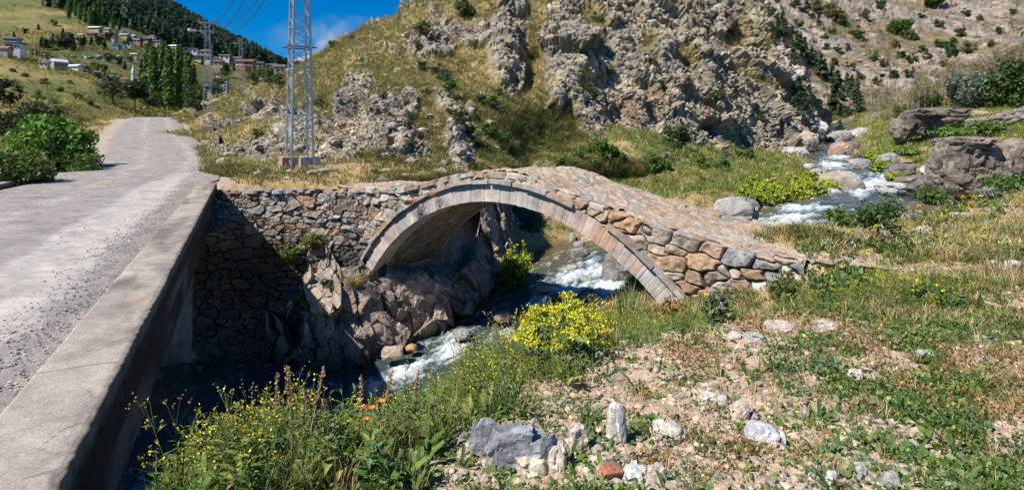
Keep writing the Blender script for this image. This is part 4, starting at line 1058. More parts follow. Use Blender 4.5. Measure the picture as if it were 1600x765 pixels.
def sapling(seed):
    r = np.random.default_rng(seed); t = MB(); m = MB(); pc = (.30,.26,.22)
    bend = r.uniform(-.04, .04, 2); t.tube([(0,0,-.05),(bend[0],bend[1],.5),(0,0,.95)], [.010,.007,.003], n=5, col=(.36,.33,.29))
    C = []
    for j in range(26):
        z = r.uniform(.3, .95); a = r.uniform(0, 6.28); L = r.uniform(.06, .15); e = np.array([np.cos(a)*L, np.sin(a)*L, z + L*1.4])
        m.tube([(0,0,z), e*[.6,.6,1]-[0,0,L*.3], e], [.0035,.002,.0012], n=3, col=(.22,.17,.13), cap=False)
        C.append(e + r.normal(0, .03, (9, 3)))
    V, q, c = leaves(np.concatenate(C), .020, np.array([(.20,.17,.085),(.16,.15,.06),(.24,.18,.11)])[r.integers(0, 3, 26*9)], r); m.add(V, q=q, c=c)
    return m.build('crown', M_LEAF, link=False), t.build('trunk', M_BARK, smooth=True, link=False)

def put(proto, used, loc, H, rz=None, label=None, cat=None, group=None, sx=1.0):
    """place a thing (first the prototype, then copies of it with its parts)"""
    o = proto if not used[0] else copy_tree(proto); used[0] = True
    o.location = Vector([float(v) for v in loc]); o.rotation_euler = (0, 0, random.uniform(0, 6.28) if rz is None else rz); o.scale = (H * sx, H * sx, H)
    if label: o['label'] = label
    if cat: o['category'] = cat
    if group: o['group'] = group
    return o
def kinds(name, makers, cat, mk_tree=True):
    return [[tree(name, *m, cat=cat) if mk_tree else m, [False]] for m in makers]

# ---- poplars past the bend
PO = kinds('poplar_tree', [poplar(1), poplar(2), poplar(3)], 'tree')
for i, (px, top, base, Y) in enumerate([(221,92,166,112),(230,78,167,110),(239,70,168,106),(248,74,168,112),(256,66,169,108),(263,72,170,104),(271,76,170,110),(280,70,171,106),(287,82,172,112),(293,80,172,105),(302,100,174,112)]):
    b = P(px, base + 3, Y); k = PO[i % 3]; H = (base + 3 - top) / F * Y
    put(k[0], k[1], b, H, label='tall dark green poplar in the dense row beside the bend of the gravel road', group='poplars beside the road bend', sx=1.05)
# ---- single trees by the far road
o = tree('pine_tree', *broadleaf(21, [(.035,.055,.02),(.045,.065,.022),(.03,.05,.02)], n=1500, rad=.42, leaf=.05, low=.48, trunkh=.45, tcol=(.33,.17,.08)), label='small pine with bare orange trunk at the left edge of the road crest', cat='tree')
b = SF.at(210, 176, 3); put(o, [False], P(210, 178, b[1]), 58 / F * b[1])
for (px, base, hpx, sd, lab, cols) in [(176,158,46,22,'rounded grey green tree left of the pine by the road',[(.075,.10,.04),(.06,.085,.035)]),(233,170,34,23,'low round tree at the foot of the poplar row',[(.06,.09,.03),(.08,.11,.035)]),
        (5,165,50,24,'dark tree in shade at the left edge of the photo',[(.03,.045,.018),(.04,.055,.02)]),(400,128,30,25,'round green tree below the pink village house',[(.05,.09,.028),(.065,.105,.03)]),(420,130,26,26,'bushy green tree on the ridge right of the third pylon',[(.06,.11,.03),(.05,.09,.025)]),(352,118,24,27,'small dark tree between the second and third pylons',[(.05,.08,.025)]),
        (437,134,22,28,'low leafy tree under the grey village house',[(.055,.10,.03)]),(310,172,44,29,'dark tree behind the second pylon at the end of the poplar row',[(.045,.075,.025)]),(340,150,30,30,'green tree right of the second pylon',[(.05,.085,.03)])]:
    o = tree('tree', *broadleaf(sd, cols, n=1100, rad=.5, leaf=.055, low=.15), label=lab, cat='tree')
    b = SF.at(px, base, 3); put(o, [False], P(px, base + 2, b[1]), hpx / F * b[1])
# ---- trees round the village
VT = kinds('village_tree', [broadleaf(41, [(.045,.075,.028),(.06,.09,.03)], n=500, leaf=.085, rad=.5, low=.15), broadleaf(42, [(.06,.085,.035),(.05,.08,.03)], n=500, leaf=.085, rad=.35, low=.15), conifer(43, [(.03,.05,.022),(.035,.06,.025)], n=500, leaf=.07)], 'tree')
rt = np.random.default_rng(4)
vt_xy = [(64,72,15),(75,76,18),(84,70,17),(93,74,14),(101,72,22),(108,74,18),(117,78,16),(130,72,17),(143,70,13),(156,70,18),(163,76,16),(172,62,14),(197,75,12),(204,69,12),(98,56,13),(40,52,10),(60,45,9),(23,58,10),(85,38,9),(218,70,14),(235,78,13),(250,82,12),(172,95,13),(185,100,14),(150,108,12),(164,112,14),(140,112,10),(196,108,13),(205,95,9),(262,84,12),(285,84,12),(296,92,12),(318,100,11),(330,96,12),(345,100,10),(365,108,10),(390,112,10),(410,114,9),(350,82,9),(330,78,8),(428,112,9),(155,128,12),(168,134,15),(190,138,13)]
for i, (px, py, hp) in enumerate(vt_xy):
    b = SF.at(px, py, 3, (90, 900)); k = VT[i % 2 if rt.random() < .8 else 2]
    put(k[0], k[1], b, hp * 1.15 / F * b[1], label='small green tree among the houses and fields on the village slope', cat='tree', group='trees on the village slope', sx=1.15)
FP = kinds('tall_tree', [poplar(51), poplar(52)], 'tree')
for i, (px, py, hp) in enumerate([(108,27,26),(117,24,24),(122,28,20),(133,34,24),(141,38,28),(150,40,34),(155,41,38),(162,40,28),(168,42,26),(178,44,20),(187,46,18),(126,30,26)]):
    b = SF.at(px, py, 3, (150, 900)); k = FP[i % 2]
    put(k[0], k[1], b, hp * 1.1 / F * b[1], label='pale green slender tree at the lower edge of the dark forest', cat='tree', group='pale trees below the forest', sx=1.6)
# ---- dark wood covering the mountain ridge: one mass
def scat(temps, pos, scale, rz, tint=None, tilt=0.0, seed=0):
    """copies of small template meshes merged into one soup; temps: list of (V, q, t, c)"""
    r = np.random.default_rng(seed); mb = MB(); which = r.integers(0, len(temps), len(pos))
    for k, (V, q, t, c) in enumerate(temps):
        m = np.nonzero(which == k)[0]
        if not len(m): continue
        a = rz[m]; cs, sn = np.cos(a), np.sin(a); sc = scale[m]
        X = V[None] * sc[:, None, None] if sc.ndim == 1 else V[None] * sc[:, None, :]
        if tilt:
            tx = r.normal(0, tilt, len(m)); ty = r.normal(0, tilt, len(m))
            X = X + np.stack([X[..., 2] * tx[:, None], X[..., 2] * ty[:, None], 0 * X[..., 2]], -1)
        W_ = np.stack([X[..., 0]*cs[:, None] - X[..., 1]*sn[:, None], X[..., 0]*sn[:, None] + X[..., 1]*cs[:, None], X[..., 2]], -1) + pos[m][:, None]
        n = len(V); off = (np.arange(len(m)) * n)[:, None, None]
        C = np.broadcast_to(c[None], (len(m), n, 3))
        if tint is not None: C = C * tint[m][:, None]
        mb.add(W_.reshape(-1, 3), q=(np.asarray(q)[None] + off).reshape(-1, 4) if len(q) else (), t=(np.asarray(t)[None] + off).reshape(-1, 3) if len(t) else (), c=C.reshape(-1, 3))
    return mb
def tpl(mb):
    return (np.concatenate(mb.v), np.concatenate(mb.q) if mb.q else np.zeros((0, 4), int), np.concatenate(mb.t) if mb.t else np.zeros((0, 3), int), np.concatenate(mb.c))
def cone_t(seed):
    r = np.random.default_rng(seed); m = MB(); n = 70; z = r.random(n)**1.2; th = r.uniform(0, 6.28, n); rr = .24 * (1 - z)**.8 * np.sqrt(r.uniform(.3, 1, n))
    V, q, c = leaves(np.c_[rr*np.cos(th), rr*np.sin(th), z], .16, np.array([(.036,.062,.033),(.046,.074,.036),(.03,.052,.03)])[r.integers(0, 3, n)], r, long=1.6); m.add(V, q=q, c=c); return tpl(m)
k = np.nonzero((mt_x > 20) & (mt_x < 470) & (mt_p[:, 1] > 320) & (mt_p[:, 1] < 880))[0]
lowb = np.interp(mt_x[k], [20, 60, 110, 160, 240, 300, 360, 420, 470], [-60, -12, 18, 38, 62, 78, 92, 106, 116])
nzf = fbm(mt_p[k] * .012, 3, 77); k = k[(mt_y[k] < lowb + 4 + 8 * nzf)]
w_ = mt_p[k, 1] ** 2; pick = rng.choice(k, 5200, p=w_ / w_.sum()); pos = mt_p[pick] + rng.normal(0, 1.5, (5200, 3)) * [1, 1, 0] - [0, 0, .8]
fm = scat([cone_t(i) for i in range(4)], pos, rng.uniform(7, 13, 5200), rng.uniform(0, 6.28, 5200), tint=rng.uniform(.75, 1.3, (5200, 1)), seed=3)
tag(fm.build('forest', M_LEAF), kind='stuff')

# ---- shrubs rooted in the crag and round its foot
JG = [(.06,.09,.028),(.08,.11,.032),(.05,.075,.025)]; BG = [(.07,.135,.022),(.09,.16,.03),(.055,.11,.02)]; OG = [(.10,.11,.035),(.13,.13,.045),(.085,.10,.03)]
DB = [[tag(bush_mesh('shrub', 900, .55, .8, .075, JG, 60 + i), cat='shrub'), [False]] for i in range(3)]
GB = [[tag(bush_mesh('shrub', 900, .55, .8, .085, BG, 70 + i), cat='shrub'), [False]] for i in range(3)]
OB = [[tag(bush_mesh('shrub', 700, .6, .7, .08, OG, 80 + i), cat='shrub'), [False]] for i in range(2)]
def put1(K, i, loc, H, **kw):
    k = K[i % len(K)]
    if not k[1][0]: COL.objects.link(k[0])
    return put(k[0], k[1], loc, H, **kw)
bi = 0
for (px, py, wpx, K, lab, grp) in [
    (728,22,46,DB,'large dark green shrub on the skyline of the rocky hill, highest of all',None),(660,48,34,OB,'olive shrub on the left skyline of the rocky hill',None),(768,168,52,DB,'wide dark shrub at the foot of the tall cliff behind the bridge',None),
    (765,212,36,GB,'bright green bush in the grassy gully below the wide dark shrub',None),(1055,228,58,DB,'wide dark green bush at the base of the grey cliff',None),(1166,246,36,DB,'upright dark green bush beside purple flowers under the cliff end',None),
    (930,148,32,DB,'round dark shrub low on the middle of the grey cliff',None),(955,114,24,OB,'olive shrub clinging to the grey cliff face',None),(1075,132,24,OB,'olive tuft shrub on the right half of the grey cliff',None),(1123,150,26,DB,'dark shrub near the right end of the grey cliff',None),
    (1146,55,18,DB,'small round shrub high on the right shoulder of the cliff',None),(935,32,26,DB,'dark shrub in the cleft high above the cliff',None),(834,92,26,DB,'dark shrub beside the shadowed rock tower',None),(902,74,22,OB,None,1),(1022,98,18,OB,None,1),(1188,184,16,OB,None,1),(985,60,14,OB,None,1),
    (682,112,26,DB,None,2),(692,122,26,DB,None,2),(660,105,22,DB,None,2),(700,133,24,DB,None,2),(705,146,26,GB,None,2),(712,186,24,DB,None,2),(702,176,22,DB,None,2),(722,196,24,DB,None,2),(735,208,26,DB,None,2),(745,224,22,GB,None,2),(792,186,24,DB,None,2),(752,236,30,DB,None,2),(790,225,34,GB,None,2),
    (945,244,44,GB,None,3),(925,240,30,GB,None,3),(968,250,30,GB,None,3),(905,250,26,GB,None,3),(1020,262,36,GB,None,3),(1040,263,30,GB,None,3),(930,268,26,GB,None,3),(850,232,22,GB,None,3),(835,240,18,GB,None,3),(880,262,22,GB,None,3),(1130,262,30,GB,None,3),(1095,258,24,GB,None,3),
    (655,72,16,OB,None,4),(520,70,20,OB,None,4),(498,160,22,OB,None,4),(640,195,16,OB,None,4),(455,175,18,OB,None,4),(600,150,18,OB,None,4),(660,262,18,OB,None,4),(585,268,16,OB,None,4),(400,210,18,OB,None,4),(640,225,18,DB,None,4),(550,60,14,OB,None,4),(740,262,18,OB,None,4)]:
    b = SF.at(px, py, 3.5, (17, 95)); bi += 1
    g = {1:('olive shrub dotted over the face of the grey cliff','shrubs on the cliff face'),2:('dark green shrub in the diagonal gully left of the rock tower','shrubs in the gully'),3:('low green bush in the meadow along the foot of the cliff','bushes along the cliff foot'),4:('small olive tuft shrub on the dry grassy left flank of the hill','tuft shrubs on the hill flank')}.get(grp, (lab, None))
    put1(K, bi, b - np.array([0, 0, .06 * wpx / F * b[1]]), wpx / F * b[1] * .85, label=g[0], group=g[1])
# ---- far right valley: conifers in a line, junipers on the scree
CF = kinds('conifer_tree', [conifer(91, [(.065,.095,.045),(.08,.11,.05)], n=650, leaf=.055), conifer(92, [(.06,.09,.042),(.08,.11,.05)], wid=.3, n=650, leaf=.06)], 'tree')
for i, (px, base, hp) in enumerate([(1218,52,30),(1228,60,28),(1236,72,34),(1244,78,30),(1252,86,32),(1240,92,26),(1260,92,34),(1268,102,30),(1275,108,32),(1282,116,34),(1290,120,30),(1297,128,30),(1330,150,34),(1322,140,28),(1338,164,40),(1345,175,30),(1276,20,22),(1262,18,24),(1280,40,18),(1225,38,24)]):
    b = SF.at(px, base, 3, (45, 400)); k = CF[i % 2]
    put(k[0], k[1], b, hp / F * b[1], label='dark conifer in the slanting line climbing the right valley side', group='conifers in the slanting line', sx=1.25)
for (px, base, hp, w_, sd, lab) in [(1250,168,52,.42,93,'grey green spreading conifer leaning out below the pale rock slide'),(1308,182,74,.26,94,'tallest conifer standing at the narrow end of the stream valley'),(1292,222,34,.4,95,'ragged dark conifer on the bank above the upper rapids'),(1312,216,30,.4,96,'small dark conifer beside the stream at the valley end')]:
    o = tree('conifer_tree', *conifer(sd, [(.05,.08,.04),(.06,.095,.045),(.04,.065,.033)], wid=w_, n=1800, leaf=.045, droop=.5), label=lab, cat='tree')
    b = SF.at(px, base, 3, (40, 300)); put(o, [False], b, hp / F * b[1])
jx = [(1340,58,22),(1400,72,16),(1408,90,16),(1425,95,18),(1380,100,14),(1440,80,16),(1450,92,16),(1365,92,14),(1290,75,14),(1310,80,14),(1470,70,14),(1485,85,16),(1330,105,16),(1350,25,18),(1375,12,18),(1312,30,18),(1395,40,12),(1430,60,14),(1300,50,14),(1470,40,14),(1500,55,18),(1475,100,14),(1530,30,12),(1560,50,14),(1510,20,14),(1545,72,14),(1580,20,12),(1440,25,14),(1346,120,14),(1300,100,14),(1420,115,16),(1370,130,14),(1395,118,16),(1250,40,14),(1288,58,12),(1205,20,16),(1192,45,16),(1240,8,18)]
for i, (px, py, wp) in enumerate(jx):
    b = SF.at(px, py, 3, (60, 420)); put1(DB, i, b - [0, 0, .2], wp / F * b[1], label='dark juniper bush dotted over the grey scree slope of the right valley', group='junipers on the scree slope')
for i, (px, py, wp) in enumerate([(1458,10,34),(1408,55,34),(1402,48,28),(1300,24,30),(1312,34,28),(1276,14,24),(1485,80,24),(1512,78,22),(1592,90,30),(1420,60,24)]):
    b = SF.at(px, py, 3, (60, 420)); put1(GB if i in (0, 1, 6) else OB, i, b - [0, 0, .2], wp / F * b[1], label='bright green shrub patch on the right valley scree', group='green shrub patches on the scree')
SA = kinds('sapling', [sapling(101), sapling(102), sapling(103), sapling(104)], 'sapling')
for i in range(95):
    px = 1350 + 262 * rt.random()**.9; t = rt.random(); base = np.interp(px, [1350, 1420, 1500, 1600, 1700], [186, 172, 150, 116, 80]) + 16 * (t - .3)
    b = SF.at(px, base, 4, (40, 100)); k = SA[i % 4]
    put(k[0], k[1], b, rt.uniform(34, 56) / F * b[1], label='thin nearly bare sapling in the pale row along the right hillside spur', group='bare saplings on the spur', sx=1.0)
for (px, base, wpx, hpx, sd, cols, lab) in [(1512,166,78,66,111,[(.13,.165,.115),(.16,.19,.14),(.10,.135,.09)],'round silvery grey green willow above the overhanging rock'),(1578,162,90,76,112,[(.05,.085,.025),(.04,.07,.02)],'broad dark green bush at the right edge beside the willow'),(1452,168,44,34,113,[(.06,.10,.03)],'dark bush left of the silvery willow'),(1545,120,60,26,114,[(.06,.095,.03)],'long green bush on the bank behind the willow'),(1410,182,36,22,115,[(.09,.12,.035)],'green bush at the foot of the bare saplings')]:
    o = tree('tree' if sd == 111 else 'bush', *broadleaf(sd, cols, n=2600, rad=.5 * wpx / hpx, leaf=.05, low=.08, k=30, trunkh=.1), label=lab, cat='tree' if sd == 111 else 'bush')
    b = SF.at(px, base, 3, (38, 100)); put(o, [False], b - [0, 0, .1], hpx / F * b[1])
# ---- left of the road
for (px, base, wpx, hpx, sd, cols, lab, n) in [(84,262,120,84,121,[(.105,.20,.026),(.13,.23,.034),(.085,.17,.024)],'big bright green bush on the left verge of the gravel road',5200),(30,285,110,60,122,[(.10,.15,.03),(.13,.15,.04),(.08,.13,.025)],'rough green bush at the left frame edge near the broken kerb',3800),(128,265,60,34,126,[(.12,.15,.035),(.09,.14,.03)],'low leafy bush spilling onto the gravel left of the road',2000),
        (62,196,84,44,123,[(.05,.07,.03),(.06,.08,.035)],'dark grey green thicket down the slope behind the bright bush',2600),(12,208,60,40,124,[(.04,.055,.022),(.05,.065,.025)],'shaded dark bush at the left edge below the grassy ridge',1800),(118,196,50,22,125,[(.08,.14,.03)],'green shrub on the verge farther up the road',1400),(100,178,40,18,127,[(.06,.085,.03)],'small dark shrub on the grassy slope above the verge',1000)]:
    o = tree('bush', *broadleaf(sd, cols, n=n, rad=.5 * wpx / hpx, leaf=.06, low=.05, k=34, trunkh=.1), label=lab, cat='bush')
    b = SF.at(px, base, 4, (14, 70)); put(o, [False], b - [0, 0, .1], hpx / F * b[1])
for i, (px, py, wp) in enumerate([(40,118,10),(70,128,14),(95,140,12),(60,150,16),(120,150,14),(30,140,16),(140,160,12),(85,160,14),(20,110,10),(110,128,9)]):
    b = SF.at(px, py, 3, (40, 90)); put1(OB, i, b - [0, 0, .1], wp / F * b[1], label='low dark scrub bush on the grassy slope left of the road', group='scrub on the left slope')

# ---------------- lattice pylons
SG = (.46,.48,.51)
def pylon(base, H, wb, wt, rot, label, blocks, lamp=False):
    root = empty('lattice_pylon', base, rot); tag(root, label, 'pylon')
    hw = lambda z: (wb + (wt - wb) * z / H) / 2
    for sx in (-1, 1):
        for sy in (-1, 1):
            m = MB(); m.bar((sx*hw(0), sy*hw(0), -.1), (sx*hw(H), sy*hw(H), H), .058, .058, SG); m.build('leg', M_STEEL, root)
    m = MB(); z = 0.0; k = 0
    while z < H - .3:
        dz = max(.34, hw(z) * 2 * .62); z2 = min(H, z + dz)
        for a, b in (((-1,-1),(1,-1)), ((1,-1),(1,1)), ((1,1),(-1,1)), ((-1,1),(-1,-1))):
            p, q = (a, b) if k % 2 else (b, a)
            m.bar((p[0]*hw(z), p[1]*hw(z), z), (q[0]*hw(z2), q[1]*hw(z2), z2), .028, .024, SG)
            if k % 4 == 3: m.bar((a[0]*hw(z2), a[1]*hw(z2), z2), (b[0]*hw(z2), b[1]*hw(z2), z2), .04, .03, SG)
        z = z2; k += 1
    m.build('bracing', M_STEEL, root)
    for zc, L in ((H - .12, .62), (H - .75, .5)):
        m = MB(); m.bar((-L, 0, zc), (L, 0, zc), .09, .09, SG); m.bar((-L*.8, 0, zc), (0, 0, zc-.4), .04, .04, SG); m.bar((L*.8, 0, zc), (0, 0, zc-.4), .04, .04, SG)
        arm = m.build('cross_arm', M_STEEL, root)
        for x in (-L+.05, L-.05):
            n = MB(); 
            for j in range(4): n.tube([(x, 0, zc + .06 + j*.06), (x, 0, zc + .11 + j*.06)], [.055, .03], n=8, col=(.30,.16,.10))
            n.build('insulator', M_PAINT, arm)
    m = MB(); zc = H * .435
    for s in (-1, 1): m.bar((-hw(zc)-.22, s*hw(zc), zc), (hw(zc)+.22, s*hw(zc), zc), .05, .05, (.25,.26,.28)); m.bar((s*hw(zc), -hw(zc)-.22, zc), (s*hw(zc), hw(zc)+.22, zc), .05, .05, (.25,.26,.28))
    m.build('collar', M_STEEL, root)
    for (x, y, s, c) in blocks:
        m = MB(); h = .42; t = np.array([(-1,-1),(1,-1),(1,1),(-1,1)]) * s / 2
        V = np.vstack([np.c_[t*1.05, [-.5]*4], np.c_[t, [h-.5+.12]*4], np.c_[t*.93, [h-.5+.15]*4]]) + [x, y, .25]
        m.add(V, q=[(0,1,5,4),(1,2,6,5),(2,3,7,6),(3,0,4,7),(4,5,9,8),(5,6,10,9),(6,7,11,10),(7,4,8,11),(8,9,10,11)], c=c); m.build('foundation', M_CONC, root)
    if lamp:
        m = MB(); m.tube([(0, 0, H*.86), (-.45, -.1, H*.90), (-.8, -.2, H*.905)], .035, n=6, col=SG); la_ = m.build('lamp_arm', M_STEEL, root)
        m = MB(); m.box((-1.0, -.25, H*.905), (.5, .24, .16), .3, (.75,.75,.72)); m.build('lamp_head', M_PAINT, la_)
    return root
b1 = SF.at(468, 262, 2.5, (15, 40)); b1 = P(468.5, 259, b1[1])
k1 = b1[1] / 24
pylon(b1, 11.3 * k1, 1.08 * k1 * .82, .42 * k1, .62, 'nearest grey lattice pylon rising out of frame beside the dirt terrace', [(-.40*k1,.25*k1,.62*k1,(.42,.22,.17)),(.34*k1,.05*k1,.8*k1,(.42,.36,.29))])
b2 = SF.at(324, 203, 2.5, (30, 90)); b2 = P(324, 203, b2[1]); k2 = b2[1] / 60
pylon(b2, 11.3 * k2, .85 * k2, .36 * k2, .5, 'second lattice pylon with a street lamp on the slope at the road bend', [(0,0,1.1*k2,(.42,.30,.25))], lamp=True)
b3 = P(376, 150, 112.0)
pylon(b3, 11.2, .95, .45, .5, 'farthest small lattice pylon behind the hill ridge near the village', [(0,0,1.4,(.5,.47,.43))], lamp=True)
def cable(a, b, sag, rad, label):
    t = np.linspace(0, 1, 60)[:, None]; p = a + (b - a) * t; p[:, 2] -= (4 * sag * t * (1 - t))[:, 0]
    m = MB(); m.tube(p, rad, n=5, col=(.03,.03,.04)); o = m.build('power_cable', M_WIRE); tag(o, label, 'cable')
def armpt(b, H, rot, x, zc): return np.array([b[0] + math.cos(rot) * x, b[1] + math.sin(rot) * x, b[2] + H + zc])
for x, dz, lab in ((.57, .2, 'lower right power cable between the nearest and second pylons'), (-.57, .2, 'upper left power cable between the nearest and second pylons'), (.45, -.45, 'lowest black power cable sagging from the nearest to the second pylon'), (-.45, -.45, 'power cable second from the left crossing the blue sky')):
    cable(armpt(b1, 11.3*k1, .62, x, dz), armpt(b2, 11.3*k2, .5, x * k2, dz), 1.9, .024, lab)
for x, lab in ((.57, 'right hand cable between the second and third pylons'), (-.57, 'left hand cable between the second and third pylons')):
    cable(armpt(b2, 11.3*k2, .5, x, .05), armpt(b3, 11.2, .5, x, .05), 1.2, .022, lab)

# ---------------- village
def house(px, py, wpx, hpx, wall, roof, label, kind='gable', rot=.3, dep=.8, floors=1, Y=None, accent=None, name='house', cat='house'):
    b = SF.at(px, py, 3, (60, 900)) if Y is None else P(px, py, Y)
    k = b[1] / F; w_, h_, d_ = wpx * k, hpx * k, wpx * k * dep
    b = np.array([(px - 800) / F * b[1], b[1], EZ + (HZ - py) / F * b[1]])
    root = empty(name, b, rot); tag(root, label, cat)
    if px < 240: root.scale = (.68, .68, .76)
    m = MB(); m.box((0, 0, h_/2 - 1.0), (w_, d_, h_ + 2.0), 0, wall)
    if accent is not None: m.box((-w_*.27, -d_/2 - .02, h_*.62), (w_*.44, .06, h_*.5), 0, accent)
    m.build('wall', M_PAINT, root)
    m = MB(); ov = .08 * w_
    if kind == 'gable':
        rh = .42 * d_ * .6; X = w_/2 + ov; Yv = d_/2 + ov
        V = np.array([(-X,-Yv,h_-.05),(X,-Yv,h_-.05),(X,0,h_+rh),(-X,0,h_+rh),(X,Yv,h_-.05),(-X,Yv,h_-.05),(-w_/2,-d_/2,h_-.1),(-w_/2,d_/2,h_-.1),(w_/2,-d_/2,h_-.1),(w_/2,d_/2,h_-.1)])
        V2 = V.copy(); V2[:6, 2] += .18
        m.add(V2, q=[(0,1,2,3),(3,2,4,5)], c=roof); m.add(V, q=[(3,2,1,0),(5,4,2,3)], t=[(6,3,7),(8,9,2)], c=np.array([roof]*6+[wall]*4))
        m.add(np.vstack([V[:6], V2[:6]]), q=[(0,1,7,6),(1,2,8,7),(2,4,10,8),(4,5,11,10),(5,3,9,11),(3,0,6,9)], c=roof)
    else:
        m.box((0, 0, h_ + .12), (w_ + ov*2, d_ + ov*2, .25), 0, roof)
    m.build('roof', M_PAINT, root)
    nw = max(2, int(wpx / 6)); fh = h_ / floors
    for f in range(floors):
        for j in range(nw):
            x = (j + .5) / nw * w_ - w_/2
            n = MB(); n.box((x, -d_/2 - .03, fh * (f + .55)), (w_/nw*.38, .1, fh*.42), 0, (.05,.06,.07)); n.build('window', M_PAINT, root)
    return root
WHT=(.68,.68,.66); GRY=(.34,.33,.31); TIN=(.52,.56,.62); RED=(.22,.09,.065); BRN=(.20,.14,.10); ORG=(.42,.15,.06); CRM=(.55,.48,.36); DRK=(.08,.075,.07); PNK=(.58,.24,.22); BLU=(.20,.27,.36); STN=(.36,.31,.25)
HS = [(24,80,30,14,WHT,DRK,'white house with an orange side wall and dark roof at the far left ridge','flat',.25,.8,1,84,ORG),(8,84,22,9,STN,BRN,'brown timber shed with a sloping roof at the left photo edge','gable',.1,.8,1,82,None),(20,66,26,6,GRY,(.3,.3,.3),'low grey flat roofed house above the white and orange one','flat',.2,.8,1,90,None),
 (92,106,26,10,GRY,TIN,'grey stone cottage with a pale gabled tin roof behind the ridge fence','gable',1.0,.9,1,None,None),(70,104,16,7,CRM,GRY,'small cream hut left of the grey gabled cottage','flat',.2,.8,1,None,None),(118,109,26,6,WHT,TIN,'long white shed with a bluish tin roof right of the grey cottage','gable',-.15,.5,1,None,None),(134,113,20,4,GRY,BLU,'very low shed with a blue roof beside the ridge fence','flat',-.1,.6,1,None,None),(152,120,12,8,CRM,BRN,'small cream hut at the lower end of the ridge fence','gable',.6,.8,1,None,None),
 (149,48,28,5,GRY,WHT,'long shed with a bright white roof highest in the village','gable',-.15,.4,1,None,None),(144,58,16,6,BRN,RED,'brown house with a dull red roof under the white roofed shed','gable',.1,.7,1,None,None),(163,59,18,6,RED,RED,'long red roofed house in the middle of the upper village','gable',-.1,.5,1,None,ORG),(177,64,16,6,GRY,RED,'grey house with a rusty red roof in the upper village','gable',-.2,.7,1,None,None),(196,60,20,6,STN,GRY,'stone house with a wide grey roof in the upper village','gable',-.2,.6,1,None,None),(206,63,18,7,CRM,TIN,'cream house with a light metal roof in the upper village','gable',-.2,.7,1,None,None),(215,68,14,7,PNK,GRY,'small pinkish house near the right of the upper village','gable',.2,.8,1,None,None),(229,67,24,6,BRN,DRK,'row house with a long dark roof right of the upper village','gable',-.35,.5,1,None,None),
 (182,75,14,6,BLU,GRY,'blue walled house in the lower row of the upper village','flat',.1,.8,1,None,None),(190,77,14,8,WHT,CRM,'bright white house in the lower row of the upper village','flat',.1,.8,1,None,None),(210,90,13,6,(.60,.42,.34),(.5,.33,.27),'lone pinkish house below the upper village left of the poplars','gable',.2,.8,1,None,None),(197,128,8,5,ORG,ORG,'small orange roofed hut near the white minaret','gable',.2,.8,1,None,None),
 (302,86,14,9,WHT,BLU,'white house with a blue band just left of the second pylon top','flat',.2,.8,1,None,BLU),(314,95,34,7,CRM,GRY,'long pale apartment building crossing behind the second pylon','flat',.1,.35,2,None,None),(323,88,14,7,GRY,BRN,'grey house above the long pale apartment building','gable',.1,.8,1,None,None),(352,95,14,8,WHT,WHT,'small white house between the second and third pylons','flat',.2,.8,1,None,None),(368,99,16,7,CRM,RED,'cream house with a red roof left of the third pylon','gable',.2,.7,1,None,None),(384,107,24,10,(.42,.16,.15),RED,'pink and red two storey house behind the third pylon','gable',.1,.6,2,None,WHT),(404,109,16,9,STN,DRK,'brown stone house right of the pink and red one','gable',.1,.8,2,None,None),(414,110,10,8,BRN,BRN,'narrow brown house at the end of the ridge village','gable',.1,.8,1,None,None),(437,114,16,9,GRY,GRY,'grey modern house with a flat roof at the right end of the village','flat',.3,.7,2,None,None),(447,118,10,6,WHT,TIN,'white shed with a tin roof at the far right of the village','gable',.1,.7,1,None,None),
 (290,146,16,12,ORG,BRN,'orange walled building glimpsed right of the poplars','flat',.2,.8,2,115,None),(314,158,9,8,WHT,WHT,'small white building low behind the second pylon','flat',.2,.8,1,112,None),(340,136,12,20,CRM,BRN,'tall cream apartment block with an orange stripe right of the second pylon','flat',.1,.8,4,150,ORG),(350,142,12,18,GRY,BRN,'tall grey apartment block low on the right of the second pylon','flat',.1,.8,4,145,None),(400,143,12,5,WHT,WHT,'white vehicle like shed at the foot of the third pylon','flat',.1,.5,1,100,None),(424,138,12,4,WHT,TIN,'low white shed on the hill ridge right of the third pylon','gable',.1,.5,1,100,None)]
HS += [(126,60,12,6,CRM,GRY,'small cream house at the upper left of the village slope','gable',.1,.8,1,None,None),(238,62,12,6,WHT,BRN,'tiny white house right of the long dark row roof','gable',-.2,.8,1,None,None),(248,72,13,6,STN,DRK,'stone house above the tops of the poplars','gable',-.2,.8,1,None,None),(272,78,12,5,CRM,TIN,'tiny cream house above the right poplars','gable',-.1,.8,1,None,None),(168,50,14,5,STN,GRY,'stone house just right of the bright white long roof','gable',-.1,.7,1,None,None),(188,54,12,5,WHT,GRY,'little white house high in the middle of the village','gable',-.1,.8,1,None,None),(201,72,11,6,WHT,BRN,'little white house with a brown roof beside the bright white one','gable',.2,.8,1,None,None),(334,98,12,6,WHT,GRY,'small white block between the second pylon and the dark tree','flat',.1,.8,1,None,None),(342,104,13,7,STN,RED,'stone house with a dull red roof low between the pylons','gable',.2,.8,1,None,None),(395,100,11,6,WHT,GRY,'small white house above the pink and red one','flat',.1,.8,1,None,None),(428,108,10,6,CRM,BRN,'small cream house left of the grey modern house','gable',.1,.8,1,None,None),(326,146,12,10,CRM,BRN,'cream building low behind the legs of the second pylon','gable',.1,.8,2,118,None)]
for h_ in HS: house(*h_[:6], h_[6], h_[7], h_[8], h_[9], h_[10], h_[11], h_[12], name='shed' if 'shed' in h_[6] or 'hut' in h_[6] else 'house', cat='shed' if 'shed' in h_[6] or 'hut' in h_[6] else 'house')
